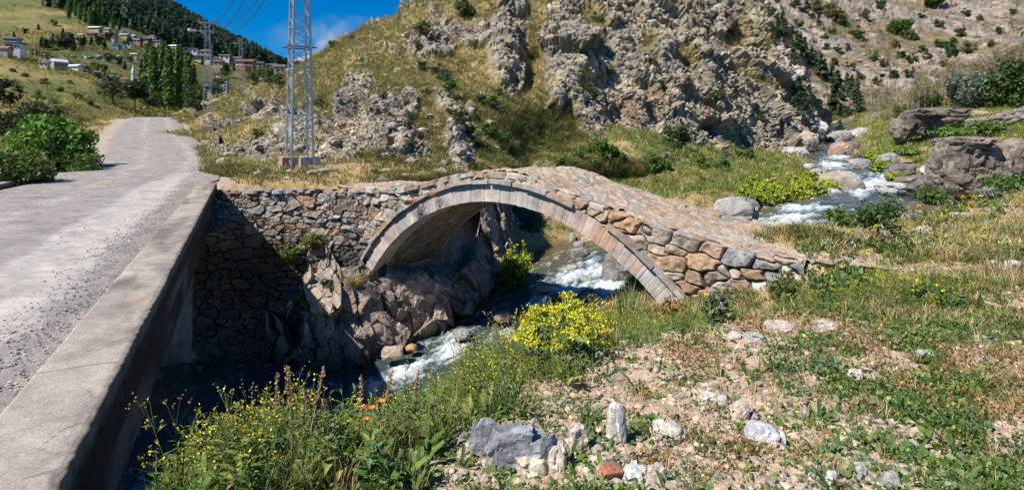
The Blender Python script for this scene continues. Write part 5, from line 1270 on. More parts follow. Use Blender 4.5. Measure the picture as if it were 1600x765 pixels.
b = SF.at(208, 124, 3, (60, 900)); k = b[1] / F; root = empty('minaret', P(208, 124, b[1])); tag(root, 'white pointed minaret rising among the trees left of the poplars', 'minaret')
m = MB(); m.tube([(0,0,-1),(0,0,12*k)], [2.6*k, 2.4*k], n=10, col=WHT); m.tube([(0,0,8.6*k),(0,0,9.6*k)], [3.2*k, 3.2*k], n=10, col=WHT); m.build('shaft', M_PAINT, root)
m = MB(); m.tube([(0,0,12*k),(0,0,22*k)], [2.7*k, .1*k], n=10, col=(.78,.78,.8)); m.build('spire', M_PAINT, root)
# fence along the grassy ridge
fr = empty('fence', P(100, 112, 79)); tag(fr, 'dark post and rail fence running along the grassy ridge below the village', 'fence')
FP_ = []
for px in np.linspace(48, 158, 23):
    c = lh_p[np.abs(lh_x - px) < 1.5]; sx_ = 800 + F * c[:, 0] / c[:, 1]; sy_ = HZ - F * (c[:, 2] - EZ) / c[:, 1]; FP_.append(c[sy_.argmin()])
FP_ = np.array(FP_)
m = MB()
for p_ in FP_: m.bar(p_ - [0, 0, .3], p_ + [0, 0, 1.15], .12, .12, (.07,.06,.05))
under(m.build('post', M_BARK, fr), fr); fr.children[0]['kind'] = 'stuff'
m = MB()
for a, b in zip(FP_[:-1], FP_[1:]):
    for h in (.45, .95): m.bar(a + [0, 0, h], b + [0, 0, h], .07, .13, (.08,.07,.06))
under(m.build('rail', M_BARK, fr), fr)
# pale wall beside the village lane
lw = [SF.at(px, 90 + .5 * math.sin(px * .1), 2.5, (100, 900)) for px in np.linspace(108, 196, 30)]
m = MB()
for a, b in zip(lw[:-1], lw[1:]):
    if np.linalg.norm(a - b) < 25: m.bar(a + [0, 0, .3], b + [0, 0, .3], .5, 1.2, (.50,.46,.40))
tag(m.build('lane_wall', M_CONC), 'long pale low wall edging the lane across the village slope', 'wall')
# ================================================================== BOULDERS AND STONES
import bmesh
_ico = {}
def ico(sub):
    if sub not in _ico:
        bm = bmesh.new(); bmesh.ops.create_icosphere(bm, subdivisions=sub, radius=1.0)
        bm.verts.ensure_lookup_table(); V = np.array([v.co[:] for v in bm.verts]); T_ = np.array([[v.index for v in f.verts] for f in bm.faces]); bm.free(); _ico[sub] = (V, T_)
    return _ico[sub]
def rock_mesh(seed, size, col, sub=4, rough=.28, boxy=.5, fine=.06, col2=None, moss=None):
    V, T_ = ico(sub); r = np.random.default_rng(seed); V = V.copy()
    m = np.abs(V).max(1); V = V * (1 + boxy * (1 / m - 1) * .55)[:, None]
    o = r.uniform(0, 50, 3)
    f1, e1, c1 = facet(V * .75 + o, seed, 1.2); f2, e2, c2 = facet(V * 1.9 + o, seed + 1, 1.0)
    n = V / np.linalg.norm(V, axis=1, keepdims=True)
    V = V + n * (rough * (.62 * f1 + .20 * f2) + .6 * fine * fbm(V * 5 + o, 4, seed + 2))[:, None]
    c = np.tile(np.array(col, float), (len(V), 1)) * (.85 + .3 * c2)[:, None] * (1 + .25 * fbm(V * 3 + o, 3, seed + 3))[:, None]
    if col2 is not None: c = mixc(c, np.array(col2, float), sstep(-.05, .3, fbm(V * 1.3 + o, 3, seed + 4)))
    return V * np.array(size) / 2, T_, c
def stone(name, loc, size, col, label, cat, seed, sub=4, rot=None, group=None, tilt=(0, 0), smooth=False, **kw):
    V, T_, c = rock_mesh(seed, size, col, sub, **kw)
    o = mk(name, V, [T_], col=c, mats=[M_BOULD], smooth=smooth)
    o.location = Vector([float(v) for v in loc]); o.rotation_euler = (tilt[0], tilt[1], random.uniform(0, 6.28) if rot is None else rot)
    return tag(o, label, cat, group)
GR=(.30,.285,.27); LG=(.42,.40,.38); TN=(.38,.31,.245); DKR=(.17,.15,.13); RDB=(.36,.25,.18); WH=(.62,.58,.53)
def rk(px, py, wpx, hpx, col, label, seed, Y=None, dep=.8, sink=.25, name='boulder', cat='boulder', near=False, **kw):
    b = hit(px, py, 1.2, 62) if Y is None else P(px, py, Y)
    k = b[1] / F; sz = (wpx * k * 1.02, wpx * k * dep, hpx * k * (1 + sink) * 1.05)
    return stone(name, b + np.array([0, sz[1] * .3, hpx * k * (.5 - sink / 2)]), sz, col, label, cat, seed, rot=kw.pop('rot', random.uniform(-.3, .3)), **kw)
rk(1325,303,66,32,TN,'largest rounded tan boulder standing in the rapids upstream',1,29.5,rough=.2,boxy=.3,col2=LG)
rk(1298,308,40,13,LG,'flat pale boulder at the water edge below the largest tan one',2,28.5,rough=.2)
rk(1155,343,62,32,GR,'big smooth grey boulder beside the stream behind the bridge end',3,20.6,rough=.2,boxy=.3,col2=LG)
rk(1180,334,14,16,WH,'small white stone leaning on the big smooth grey boulder',4,20.8,name='stone',cat='stone',rough=.2)
rk(1349,266,36,18,GR,'grey boulder with white water on both sides in the upper rapids',5,38,rough=.22)
rk(1318,250,36,28,RDB,'reddish brown boulder blocking the small upper cascade',6,45,rough=.25)
rk(1296,256,22,10,LG,'low pale boulder left of the small upper cascade',7,44)
rk(1352,216,34,16,LG,'pale boulder at the head of the visible stream',8,56)
rk(1316,224,34,20,GR,'grey boulder on the far bank above the cascade',9,54)
rk(1334,236,26,14,DKR,'dark wet boulder just above the reddish brown one',10,50)
rk(1280,214,30,24,WH,'whitish rock at the foot of the hill beside the upper stream',11,53,col2=LG)
rk(1262,232,40,26,TN,'tan boulder at the foot of the hill left of the cascade',12,48)
rk(1246,246,34,16,LG,'pale angular boulder where the hill foot meets the stream',13,45)
rk(1392,262,30,22,GR,'grey boulder on the right bank of the upper rapids',14,37)
rk(1415,276,44,20,DKR,'dark boulder on the right bank below the upper rapids',15,32)
rk(1440,296,56,20,DKR,'dark wet bank boulder right of the largest tan one',16,27.5,col2=GR)
rk(1398,302,40,16,LG,'pale boulder on the right bank opposite the yellow bushes',17,27)
rk(1465,274,36,18,LG,'light boulder between the stream and the split rock block',18,30)
rk(907,404,28,16,DKR,'dark boulder in the stream seen through the arch',19,21.3,rough=.2,boxy=.2,col2=GR)
rk(966,440,44,42,GR,'large grey boulder in the falls against the right arch foot',20,18.6,rough=.22,col2=DKR)
rk(895,424,20,9,TN,'tan stone in the white water seen through the arch',21,20,name='stone',cat='stone')
rk(870,470,24,9,DKR,'dark stone breaking the white water under the arch',22,17.6,name='stone',cat='stone')
rk(850,455,22,7,TN,'brown flat stone in the shallows under the arch',23,18.2,name='stone',cat='stone')
rk(785,500,26,12,RDB,'brown stone in the shade under the arch',24,16.4,name='stone',cat='stone')
rk(720,528,30,12,GR,'grey stone at the foot of the lit rock ledge',25,15.9,name='stone',cat='stone')
rk(642,548,18,9,(.45,.27,.12),'ochre stone at the waterline below the left arch foot',26,15.4,name='stone',cat='stone')
rk(612,560,34,16,TN,'tan stone at the waterline below the rock outcrop',27,14.9,name='stone',cat='stone')
rr_ = np.random.default_rng(12)
for i in range(16):
    px = 815 + 150 * i / 15; rk(px, 384 + 3 * math.sin(i * 2.1) - .05 * (px - 815) + 8 * (i % 3 == 0), rr_.uniform(9, 19), rr_.uniform(7, 14), [LG, GR, TN, WH][i % 4], 'pale stone in the row on the far bank seen through the arch', 30 + i, 23.4 + rr_.uniform(-.5, .5), sub=3, name='stone', cat='stone', group='stones on the far bank under the arch')
for i in range(26):
    t = rr_.uniform(.0, 1); k = int((.50 + .42 * t) * 699); s_ = rr_.choice([-1, 1]); off = s_ * (RS[k, 3 if s_ > 0 else 4] * rr_.uniform(.75, 1.25)); 
    x = RS[k, 0] - RT[k, 1] * off; y = RS[k, 1] + RT[k, 0] * off; sz = rr_.uniform(.35, .95)
    stone('boulder', (x, y, RS[k, 2] + EZ + .08 * sz), (sz, sz * .8, sz * .6), [GR, LG, TN, DKR][i % 4], 'smaller rounded boulder along the edge of the rapids upstream of the bridge', 'boulder', 60 + i, sub=3, group='boulders along the rapids', rough=.22)
# rock blocks of the right bank
def outcrop(px, py, wpx, hpx, Y, lobes, label, seed, col, col2, name='rock_block'):
    col = tuple(.66 * v for v in col); col2 = tuple(.6 * v for v in col2)
    b = P(px, py, Y); k = Y / F; mb = MB(); r = np.random.default_rng(seed)
    for i, (dx, dz, w_, h_, dy) in enumerate(lobes):
        V, T_, c = rock_mesh(seed + i, (w_ * k, max(w_, h_) * .8 * k, h_ * k), col, sub=5, rough=.36, boxy=.85, col2=col2, fine=.05)
        V = V * np.array([1, 1, 1]) + np.array([dx * k, dy, (dz + h_ * .42) * k])
        q2, e2, c2 = facet(V * np.array([1.6, 1.6, 2.6]) + 3, seed + 50, 1.0)
        d = V - V.mean(0); d /= np.linalg.norm(d, axis=1, keepdims=True) + 1e-6
        V = V + d * (.10 * q2 + .03 * fbm(V * 5, 3, seed))[:, None]
        mb.add(V, t=T_, c=c * (.82 + .36 * c2)[:, None])
    o = mb.build(name, M_BOULD); o.location = Vector(b); return tag(o, label, 'rock')
outcrop(1522, 290, 120, 84, 24.4, [(-38,-6,44,64,.0),(-14,6,58,74,.5),(24,10,62,64,.7),(-26,-10,40,36,-.5),(10,-8,60,34,-.3),(46,4,40,44,.4),(-4,58,70,18,.6)], 'massive split rock block with dark overhang on the right bank', 1101, (.33,.275,.225), (.22,.19,.16))
rk(1478,296,40,30,DKR,'dark broken boulder at the left foot of the massive split block',102,24.4,sub=4,rough=.4)
rk(1588,262,50,40,(.24,.19,.15),'brown rock at the right edge joined to the massive split block',103,25,sub=4,rough=.4,boxy=.8)
outcrop(1442, 206, 76, 44, 43.2, [(-16,-4,26,38,0),(8,2,34,34,.5),(2,24,50,12,-.4),(24,-2,24,24,.3)], 'overhanging rock block under the silvery willow', 1201, (.30,.25,.2), (.2,.17,.145))
rk(1412,212,30,24,(.2,.17,.14),'blocky rock left of the overhang under the willow',105,43.5,rough=.4)
rk(1480,188,76,20,(.19,.155,.125),'long dark rock ledge below the willow',106,44.5,rough=.4,boxy=.8)
rk(1462,216,30,8,LG,'flat light rock in the meadow below the dark ledge',107)
rk(1455,148,20,8,GR,'small rock on the spur above the overhang',108,60)
# dry stone wall at the right
dw = MB(); r = np.random.default_rng(44)
for i in range(150):
    px = r.uniform(1512, 1650); base = np.interp(px, [1512, 1560, 1600, 1650], [202, 194, 182, 166]); rw_ = int(r.integers(0, 3)); Yd = np.interp(px, [1512, 1650], [40, 37])
    b = P(px, base, Yd) + [0, r.uniform(-.2, .2), rw_ * .27 - .05]
    V, T_, c = rock_mesh(300 + i % 20, (r.uniform(.4, .75), .45, .34), [(.27,.25,.22), (.2,.185,.165), (.25,.2,.155)][i % 3], sub=2, boxy=.8); dw.add(V + b, t=T_, c=c)
tag(dw.build('dry_stone_wall', M_BOULD), 'low tumbled dry stone wall on the green slope at the right edge', 'wall')
# stones lying on the near bank
def st(px, py, wpx, hpx, col, label, seed, dep=.7, **kw):
    return rk(px, py, wpx, hpx, col, label, seed, dep=dep, sink=.45, name=kw.pop('name', 'stone'), cat=kw.pop('cat', 'stone'), **kw)
st(812,732,94,66,(.30,.305,.32),'large blue grey rock with a cream lower edge in the foreground weeds',201,sub=5,rough=.45,boxy=.7,fine=.05,tilt=(.25,0),rot=.1,dep=.5)
st(757,712,44,52,(.29,.295,.31),'smaller blue grey slab leaning left of the large foreground rock',202,rough=.35,boxy=.8,rot=.2,dep=.5)
st(964,690,30,56,WH,'tall upright white stone in the foreground weeds',203,rough=.25,col2=(.55,.48,.40),rot=.1)
st(903,706,30,38,(.60,.50,.43),'pointed pinkish stone left of the tall white one',204,rough=.45,rot=.3)
st(872,735,34,40,(.58,.50,.41),'cream stone at the right end of the large blue grey rock',205,rough=.4)
st(832,742,54,30,(.55,.48,.36),'cream lump under the front of the large blue grey rock',206,rough=.3)
st(992,762,44,30,(.64,.63,.60),'chalk white broken stone beside the brick fragment',208,rough=.35)
st(1027,764,28,36,(.52,.42,.35),'pinkish beige stone right of the chalk white one',209,rough=.35)
st(1045,688,54,24,(.60,.52,.42),'oblong cream stone lying right of the tall white one',210,rough=.22,boxy=.3)
st(1200,696,52,28,(.50,.50,.50),'pointed light grey stone lying alone in the green weeds',211,rough=.4,rot=-.4)
st(1158,655,28,26,(.56,.44,.35),'rounded buff stone in the bare patch right of centre',212,rough=.25)
st(1128,640,22,20,(.54,.46,.38),'buff stone left of the rounded one in the bare patch',213,rough=.3)
st(1110,628,24,14,WH,'pale flat stone at the top of the bare patch',214,rough=.35)
st(1184,536,34,14,LG,'pale stone on the crest of the dirt mound behind the bare earth',215,rough=.35)
st(1224,520,50,16,(.46,.38,.33),'long buff rock half buried along the mound crest',216,rough=.35)
st(1296,520,40,16,(.48,.42,.36),'low pale rock at the right end of the mound crest',217,rough=.35)
st(1150,530,22,10,(.5,.45,.4),'small pale rock at the left end of the mound crest rocks',218,rough=.35)
st(934,566,22,14,WH,'small white stone at the top of the earth slope',219,rough=.3)
st(1448,562,24,14,LG,'light grey stone half hidden in dry grass at right',220,rough=.35)
st(1340,598,22,18,(.56,.46,.38),'small buff stone alone in the weeds right of centre',221,rough=.35)
st(1302,755,18,18,WH,'small white stone near the bottom right edge of the photo',222,rough=.35)
st(1348,748,22,18,(.42,.40,.38),'grey pebble in the bare earth at the bottom right',223,rough=.2)
st(1396,764,28,24,(.34,.32,.30),'dark grey round stone in the bare earth at the bottom right',224,rough=.15,boxy=.2)
st(1586,422,20,14,(.56,.50,.44),'pale stone in dry grass at the right edge',225,rough=.35)
st(1556,416,16,9,(.5,.45,.4),'flat pale stone left of the one at the right edge',226,rough=.35)
st(1312,432,14,7,LG,'small light stone in the bare patch beside the leafy weed clump',227,rough=.35)
st(1556,530,24,12,(.5,.46,.42),'pale stone in thin grass at the far right',228,rough=.35)
st(1535,534,18,9,(.44,.4,.36),'buff stone just left of the pale one at the far right',229,rough=.35)
st(1500,340,26,8,(.46,.43,.40),'flat stone on the dry meadow near the split rock block',230,rough=.35)
st(1450,362,22,7,(.5,.45,.40),'flat buff stone in the middle of the dry meadow',231,rough=.35)
st(208,724,40,30,(.30,.28,.25),'broken concrete lump under the bridge edge at the lower left',232,rough=.35)
# terracotta brick fragment
b = hit(953, 742); k = b[1] / F; m = MB(); V, q, T2 = None, None, None
m.box((0, 0, .012), (.105, .065, .05), 0, (.46, .19, .12)); o = m.build('brick_fragment', M_BOULD); o.location = Vector(b + np.array([0, 0, .008])); o.rotation_euler = (.35, .15, .5); tag(o, 'broken terracotta brick piece lying among the white stones', 'brick')
bv = o.modifiers.new('bevel', 'BEVEL'); bv.width = .008; bv.segments = 2
# loose gravel: road margins and bare earth
def peb(seed):
    V, T_, c = rock_mesh(seed, (1, .8, .55), (1, 1, 1), sub=1, rough=.4, boxy=.4); m = MB(); m.add(V + [0, 0, .12], t=T_, c=c); return tpl(m)
PB = [peb(400 + i) for i in range(8)]
r = np.random.default_rng(91)
n = 26000; s = 15 + (r.random(n)**1.6) * 26
lat = np.where(r.random(n) < .62, r.normal(1.95, .38, n), r.uniform(-2.3, 2.3, n)); keep = (lat < 2.36) & (np.abs(lat - 1.45) > .38 * r.random(n) + .15); s, lat = s[keep], lat[keep]; _ro = np.stack([np.interp(s, _rs, RO[:, j]) for j in range(3)], -1); _tt = np.stack([np.interp(s, _rs, ROT[:, j]) for j in range(2)], -1)
RnA = np.c_[_tt[:, 1], -_tt[:, 0]]; xy = _ro[:, :2] + RnA * lat[:, None]
pos = np.c_[xy, _ro[:, 2] + .004 + EZ]
pal = np.array([(.42,.39,.36),(.34,.31,.29),(.52,.48,.44),(.42,.34,.28),(.30,.29,.285)])
gcl = pal[r.integers(0, 5, len(pos))] * r.uniform(.8, 1.2, (len(pos), 1))
gm_ = scat(PB, pos, .008 + .024 * r.random(len(pos))**4, r.uniform(0, 6.28, len(pos)), tint=gcl, seed=5)
tag(gm_.build('road_gravel', M_BOULD), kind='stuff')
n = 60000; Yg = 2.0 * (14 / 2.0) ** r.random(n); pxg = r.uniform(150, 1700, n); X_g = (pxg - 800) / F * Yg
vg = gsamp(veg.reshape(GX.shape), X_g, Yg); cutg = gsamp(gcut.reshape(GX.shape), X_g, Yg); keep = (r.random(n) < np.clip(.95 - 1.2 * vg, .06, 1)) & (cutg < .6)
X_g, Yg = X_g[keep], Yg[keep]; pos = np.c_[X_g, Yg, gz_at(X_g, Yg) + EZ - .001]
pal = np.array([(.48,.36,.255),(.42,.325,.24),(.52,.42,.32),(.38,.32,.26),(.48,.345,.245)]); gcl = pal[r.integers(0, 5, len(pos))] * r.uniform(.8, 1.2, (len(pos), 1))
gm_ = scat(PB, pos, (.010 + .075 * r.random(len(pos))**5) * (.8 + .05 * Yg), r.uniform(0, 6.28, len(pos)), tint=gcl, seed=6)
tag(gm_.build('earth_gravel', M_BOULD), kind='stuff')
k = np.nonzero(fs_y < 230)[0]; pick = r.choice(k, 3000); 
gm_ = scat(PB, fs_p[pick], .5 + 2.2 * r.random(3000)**3, r.uniform(0, 6.28, 3000), tint=np.array([.30,.25,.21]) * r.uniform(.7, 1.35, (3000, 1)), seed=8)
tag(gm_.build('scree_blocks', M_BOULD), kind='stuff')
# loose blocks on the dry left flank and the terrace
k = np.nonzero((cpy.ravel() > 60) & (cpx.ravel() < 780) & (cpx.ravel() > 300))[0]; pick = r.choice(k, 900); pos = cpd[pick]; kk = r.random(900)**3
gm_ = scat(PB, pos, (.12 + .55 * kk) * 1.0, r.uniform(0, 6.28, 900), tint=np.array([.36,.31,.26]) * r.uniform(.75, 1.25, (900, 1)), seed=7)
tag(gm_.build('scree_stones', M_BOULD), kind='stuff')
# ================================================================== GROUND VEGETATION
def blade_t(seed, n, H, spread, w, cols, lean=.35, segs=2):
    """grass tuft: curved tapering blades"""
    r = np.random.default_rng(seed); m = MB()
    for j in range(n):
        a = r.uniform(0, 6.28); d = np.array([math.cos(a), math.sin(a), 0]); h = H * r.uniform(.5, 1.1); b = d * spread * r.random(); L = lean * h * r.uniform(.3, 1.6)
        sd = np.array([-d[1], d[0], 0]) * w / 2; c = np.array(cols[r.integers(0, len(cols))]) * r.uniform(.8, 1.2)
        p0, p1, p2 = b, b + d * L * .35 + [0, 0, h * .6], b + d * L + [0, 0, h * (1 - .25 * lean)]
        V = np.array([p0 - sd, p0 + sd, p1 + sd * .75, p1 - sd * .75, p2]); m.add(V, q=[(0, 1, 2, 3)], t=[(3, 2, 4)], c=c)
    return tpl(m)
def rosette_t(seed, n, L, wf, cols, up=.45):
    r = np.random.default_rng(seed); m = MB()
    for j in range(n):
        a = j * 2.4 + r.uniform(-.3, .3); l = L * r.uniform(.6, 1.1); d = np.array([math.cos(a), math.sin(a), 0]); sd = np.array([-d[1], d[0], 0]) * l * wf / 2; u = up * r.uniform(.5, 1.7)
        c = np.array(cols[r.integers(0, len(cols))]) * r.uniform(.8, 1.2)
        p = [d * l * .06, d * l * .45 + [0, 0, l * u * .55], d * l * .8 + [0, 0, l * u * .75], d * l + [0, 0, l * u * .6]]
        fold = np.array([0, 0, l * .05])
        V = np.array([p[0], p[1] - sd + fold, p[1] + sd + fold, p[1], p[2] - sd * .7 + fold, p[2] + sd * .7 + fold, p[2], p[3]])
        m.add(V, q=[(1, 3, 6, 4), (3, 2, 5, 6)], t=[(0, 3, 1), (0, 2, 3), (4, 6, 7), (6, 5, 7)], c=c)
    return tpl(m)
def mat_t(seed, n, R, leaf, cols, h=.04):
    r = np.random.default_rng(seed); m = MB(); a = r.uniform(0, 6.28, n); q_ = R * np.sqrt(r.random(n))
    C = np.c_[q_*np.cos(a), q_*np.sin(a), r.uniform(.2, 1, n) * h]
    V, q, c = leaves(C, leaf, np.array(cols)[r.integers(0, len(cols), n)], r, up=.9); m.add(V, q=q, c=c); return tpl(m)
def forb_t(seed, H, nl, leaf, cols, flower=None, lw=.28, branch=0, stemc=(.14,.16,.05), nf=5):
    r = np.random.default_rng(seed); m = MB(); bx, by = r.uniform(-.12, .12, 2) * H
    pt = lambda t: np.array([bx * t * t, by * t * t, H * t])
    m.tube([pt(0), pt(.5), pt(1)], [.006*H+.001, .005*H, .002*H], n=3, col=stemc, cap=False)
    heads = [pt(1)]
    for j in range(branch):
        a = r.uniform(0, 6.28); t = r.uniform(.5, .8); e = pt(t) + np.array([math.cos(a)*.16*H, math.sin(a)*.16*H, .24*H]); m.tube([pt(t), e], [.003*H, .002*H], n=3, col=stemc, cap=False); heads.append(e)
    for j in range(nl):
        t = .06 + .86 * j / nl; a = j * 2.4 + r.uniform(-.4, .4); l = leaf * (1.15 - .6 * t) * r.uniform(.7, 1.2); d = np.array([math.cos(a), math.sin(a), r.uniform(.1, .9)]); d /= np.linalg.norm(d); sd = np.array([-math.sin(a), math.cos(a), 0]) * l * lw / 2
        c = np.array(cols[r.integers(0, len(cols))]) * r.uniform(.8, 1.25); b = pt(t)
        V = np.array([b, b + d*l*.5 - sd, b + d*l - [0, 0, l*.15], b + d*l*.5 + sd]); m.add(V, q=[(0, 1, 2, 3)], c=c)
    if flower:
        fc, fs = flower
        for e in heads:
            V, q, c = leaves(e + r.normal(0, fs * .9, (nf, 3)), fs, fc, r, var=.12, long=1.1, up=1.2); m.add(V, q=q, c=c)
    return tpl(m)
GN = [(.085,.15,.028),(.11,.175,.035),(.065,.12,.025)]; BGN = [(.10,.155,.075),(.085,.135,.065),(.12,.165,.085)]; ST = [(.36,.265,.125),(.30,.215,.10),(.40,.31,.17),(.27,.17,.085)]; YG = [(.19,.21,.045),(.15,.18,.04),(.23,.22,.06)]; RDc = [(.26,.14,.07),(.30,.17,.09)]
YEL = (.72,.55,.02)
VG = veg.reshape(GX.shape); GG = gm.reshape(GX.shape); CUT = gcut.reshape(GX.shape); ON = gonc.reshape(GX.shape); BARE = bare.reshape(GX.shape)
RIVD = (gz - RS[gI, 2]).reshape(GX.shape); LEFT = gleft.reshape(GX.shape).astype(float)
r = np.random.default_rng(2024)
def field(n, y0, y1, px0=-150, px1=1750, pw=1.0):
    Y = y0 * (y1 / y0) ** (r.random(n) ** pw); px = r.uniform(px0, px1, n); X = (px - 800) / F * Y
    z = gz_at(X, Y); py = HZ - F * z / Y
    return X, Y, z, px, py
def okm(X, Y): 
    return (gsamp(RIVD, X, Y) > .18) & (gsamp(ON, X, Y) < .25) & ~((X < -.70 - .4655 * Y) & (Y < 16.6) & (X > -8.8))
def spread(name, temps, X, Y, z, scale, tint=None, tilt=.12, mat=None, seed=0, sink=.01):
    pos = np.c_[X, Y, z + EZ - sink]
    mb = scat(temps, pos, scale, r.uniform(0, 6.28, len(X)), tint=tint, tilt=tilt, seed=seed)
    o = mb.build(name, mat or M_LEAF, smooth=False); return tag(o, kind='stuff')
def tn(n, a=.75, b=1.3): return r.uniform(a, b, (n, 1)) * r.uniform(.92, 1.08, (n, 3))
# patchiness
def patch(X, Y, f, s): return fbm(np.c_[X, Y, 0*X] * f, 3, s)
# tall growth along the lip of the near bank
TALLB = [(700,600,110,70,-20),(610,680,110,50,-20),(420,755,220,45,0),(840,560,110,48,-12),(960,525,80,38,0),(1050,505,50,24,0),(1300,462,90,34,0),(1450,470,90,34,0),(760,640,60,30,0)]
def tallm(px, py):
    t = np.zeros_like(px)
    for b in TALLB: t = np.maximum(t, blob(px, py, *b))
    return t
def sizefac(Y): return np.clip(.75 + .09 * Y, .8, 1.5)
# low mats and rosettes on the near bank
X, Y, z, px, py = field(58000, 2.1, 11, 180, 2150)
v = gsamp(VG, X, Y); b_ = gsamp(BARE, X, Y); g = patch(X, Y, 1.1, 5)
k = okm(X, Y) & (r.random(len(X)) < np.clip(1.6 * (v - .36) + .6 * g + .28 - .62 * b_, .02, .95)) & (gsamp(CUT, X, Y) < 1.3)
spread('weed_mat', [mat_t(i, 26, .07, .0135, GN if i % 3 else BGN) for i in range(5)] + [mat_t(i, 22, .07, .011, YG + GN, .07) for i in (7, 8)], X[k], Y[k], z[k], r.uniform(.6, 1.7, k.sum()) * sizefac(Y[k]), tn(k.sum()), seed=1)
X, Y, z, px, py = field(11000, 2.1, 12, 180, 2150)
b_ = gsamp(BARE, X, Y); g = patch(X, Y, .9, 15)
k = okm(X, Y) & (r.random(len(X)) < np.clip(.32 + .9 * g - .22 * b_, .03, .85)) & (gsamp(CUT, X, Y) < 1.3)
spread('leafy_weeds', [rosette_t(i, 9, .11, .34, BGN if i % 2 else GN) for i in range(5)] + [rosette_t(9, 7, .15, .22, GN, .8)], X[k], Y[k], z[k], r.uniform(.28, .72, k.sum()) * sizefac(Y[k]), tn(k.sum()), seed=2)
# green and dry grass
X, Y, z, px, py = field(37000, 2.1, 13, 150, 2150)
v = gsamp(VG, X, Y); b_ = gsamp(BARE, X, Y); g = patch(X, Y, .8, 25)
k = okm(X, Y) & (r.random(len(X)) < np.clip(.36 + .9 * g + .5 * (v - .5) - .6 * b_ - .03 * np.maximum(Y - 5, 0), .02, .9)) & (gsamp(CUT, X, Y) < 1.6)
spread('green_grass', [blade_t(i, 13, .13, .05, .006, GN + YG[:1]) for i in range(5)], X[k], Y[k], z[k], r.uniform(.35, 1.0, k.sum()) * sizefac(Y[k]) * np.clip(.42 + .11 * Y[k], .66, 1.3), tn(k.sum()), seed=3)
X, Y, z, px, py = field(43000, 2.1, 16, 150, 2200, .85)
v = gsamp(VG, X, Y); b_ = gsamp(BARE, X, Y); g = patch(X, Y, .7, 35)
k = okm(X, Y) & (r.random(len(X)) < np.clip(.30 + .9 * g + .6 * (v - .5) - .55 * b_ + .07 * (Y - 5), .03, .95)) & (gsamp(CUT, X, Y) < 1.6)
spread('dry_grass', [blade_t(10 + i, 11, .15, .05, .0055, ST + YG[:1], lean=.6) for i in range(5)], X[k], Y[k], z[k], r.uniform(.35, 1.1, k.sum()) * sizefac(Y[k]) * np.clip(.42 + .10 * Y[k], .62, 1.3), tn(k.sum()), seed=4, mat=M_STRAW)
# tall weeds
X, Y, z, px, py = field(60000, 2.3, 12, 150, 1700)
t = tallm(px, py); g = patch(X, Y, 1.2, 45)
k = okm(X, Y) & (r.random(len(X)) < np.clip(np.interp(px, [150, 560, 700], [.20, .24, .34]) * (t - .22) * (1 + 1.8 * g), 0, .45))
TF = [forb_t(i, .55, 20, .13, GN, None, .22) for i in range(3)] + [forb_t(3 + i, .6, 14, .12, GN + YG, (YEL, .013), .25, 3, nf=4) for i in range(3)] + [forb_t(7, .5, 18, .10, BGN, None, .3), forb_t(8, .45, 10, .08, YG, (YEL, .014), .3, 5, nf=4), forb_t(9, .62, 12, .10, YG, ((.50,.42,.10), .012), .2, 4)]
hs_ = np.interp(px[k], [150, 450, 700, 900, 1000, 1200, 1300, 1600], [.68, .80, .80, .75, .45, .42, .68, .7])
spread('tall_weeds', TF, X[k], Y[k], z[k], r.uniform(.55, 1.15, k.sum()) * hs_, tn(k.sum()), tilt=.18, seed=5, sink=.03)
X, Y, z, px, py = field(42000, 2.3, 12, 150, 1700)
t = tallm(px, py); k = okm(X, Y) & (r.random(len(X)) < np.clip(np.interp(px, [150, 600, 800], [.6, .55, .5]) * (t - .18), 0, .45))
spread('bank_grass', [blade_t(30 + i, 12, .36, .07, .007, GN + YG + YG, lean=.45) for i in range(4)] + [blade_t(40, 9, .42, .06, .006, ST, lean=.4), rosette_t(41, 8, .2, .3, GN, .8)], X[k], Y[k], z[k], r.uniform(.5, 1.1, k.sum()) * np.interp(px[k], [150, 700, 950, 1050, 1200], [.75, .85, .7, .55, .6]), tn(k.sum()), tilt=.15, seed=6, sink=.03)
# broad leaved growth on the lower left lip, rusty mats on the right slope
X, Y, z, px, py = field(9000, 2.2, 7, 170, 900)
t = tallm(px, py); k = okm(X, Y) & (r.random(len(X)) < np.clip(.20 * (t - .2) * (1 + 2 * patch(X, Y, 1.6, 97)), 0, .3))
spread('bank_leaves', [rosette_t(45 + i, 9, .15, .34, GN + YG, .9) for i in range(3)] + [forb_t(48 + i, .36, 18, .10, GN + YG + BGN[:1], None, .36) for i in range(3)], X[k], Y[k], z[k], r.uniform(.5, 1.15, k.sum()), tn(k.sum()), tilt=.2, seed=11, sink=.02)
X, Y, z, px, py = field(26000, 2.2, 12, 700, 1800)
g = patch(X, Y, 1.3, 95); k = okm(X, Y) & (r.random(len(X)) < np.clip(-.10 + .8 * g + .25 * (px - 1200) / 500, 0, .4))
spread('rusty_weeds', [mat_t(95 + i, 20, .07, .012, RDc + [(.22,.17,.08),(.20,.19,.06)], .06) for i in range(4)] + [blade_t(99, 9, .10, .05, .005, RDc + ST, lean=.7)], X[k], Y[k], z[k], r.uniform(.5, 1.4, k.sum()) * sizefac(Y[k]), tn(k.sum()), seed=12)
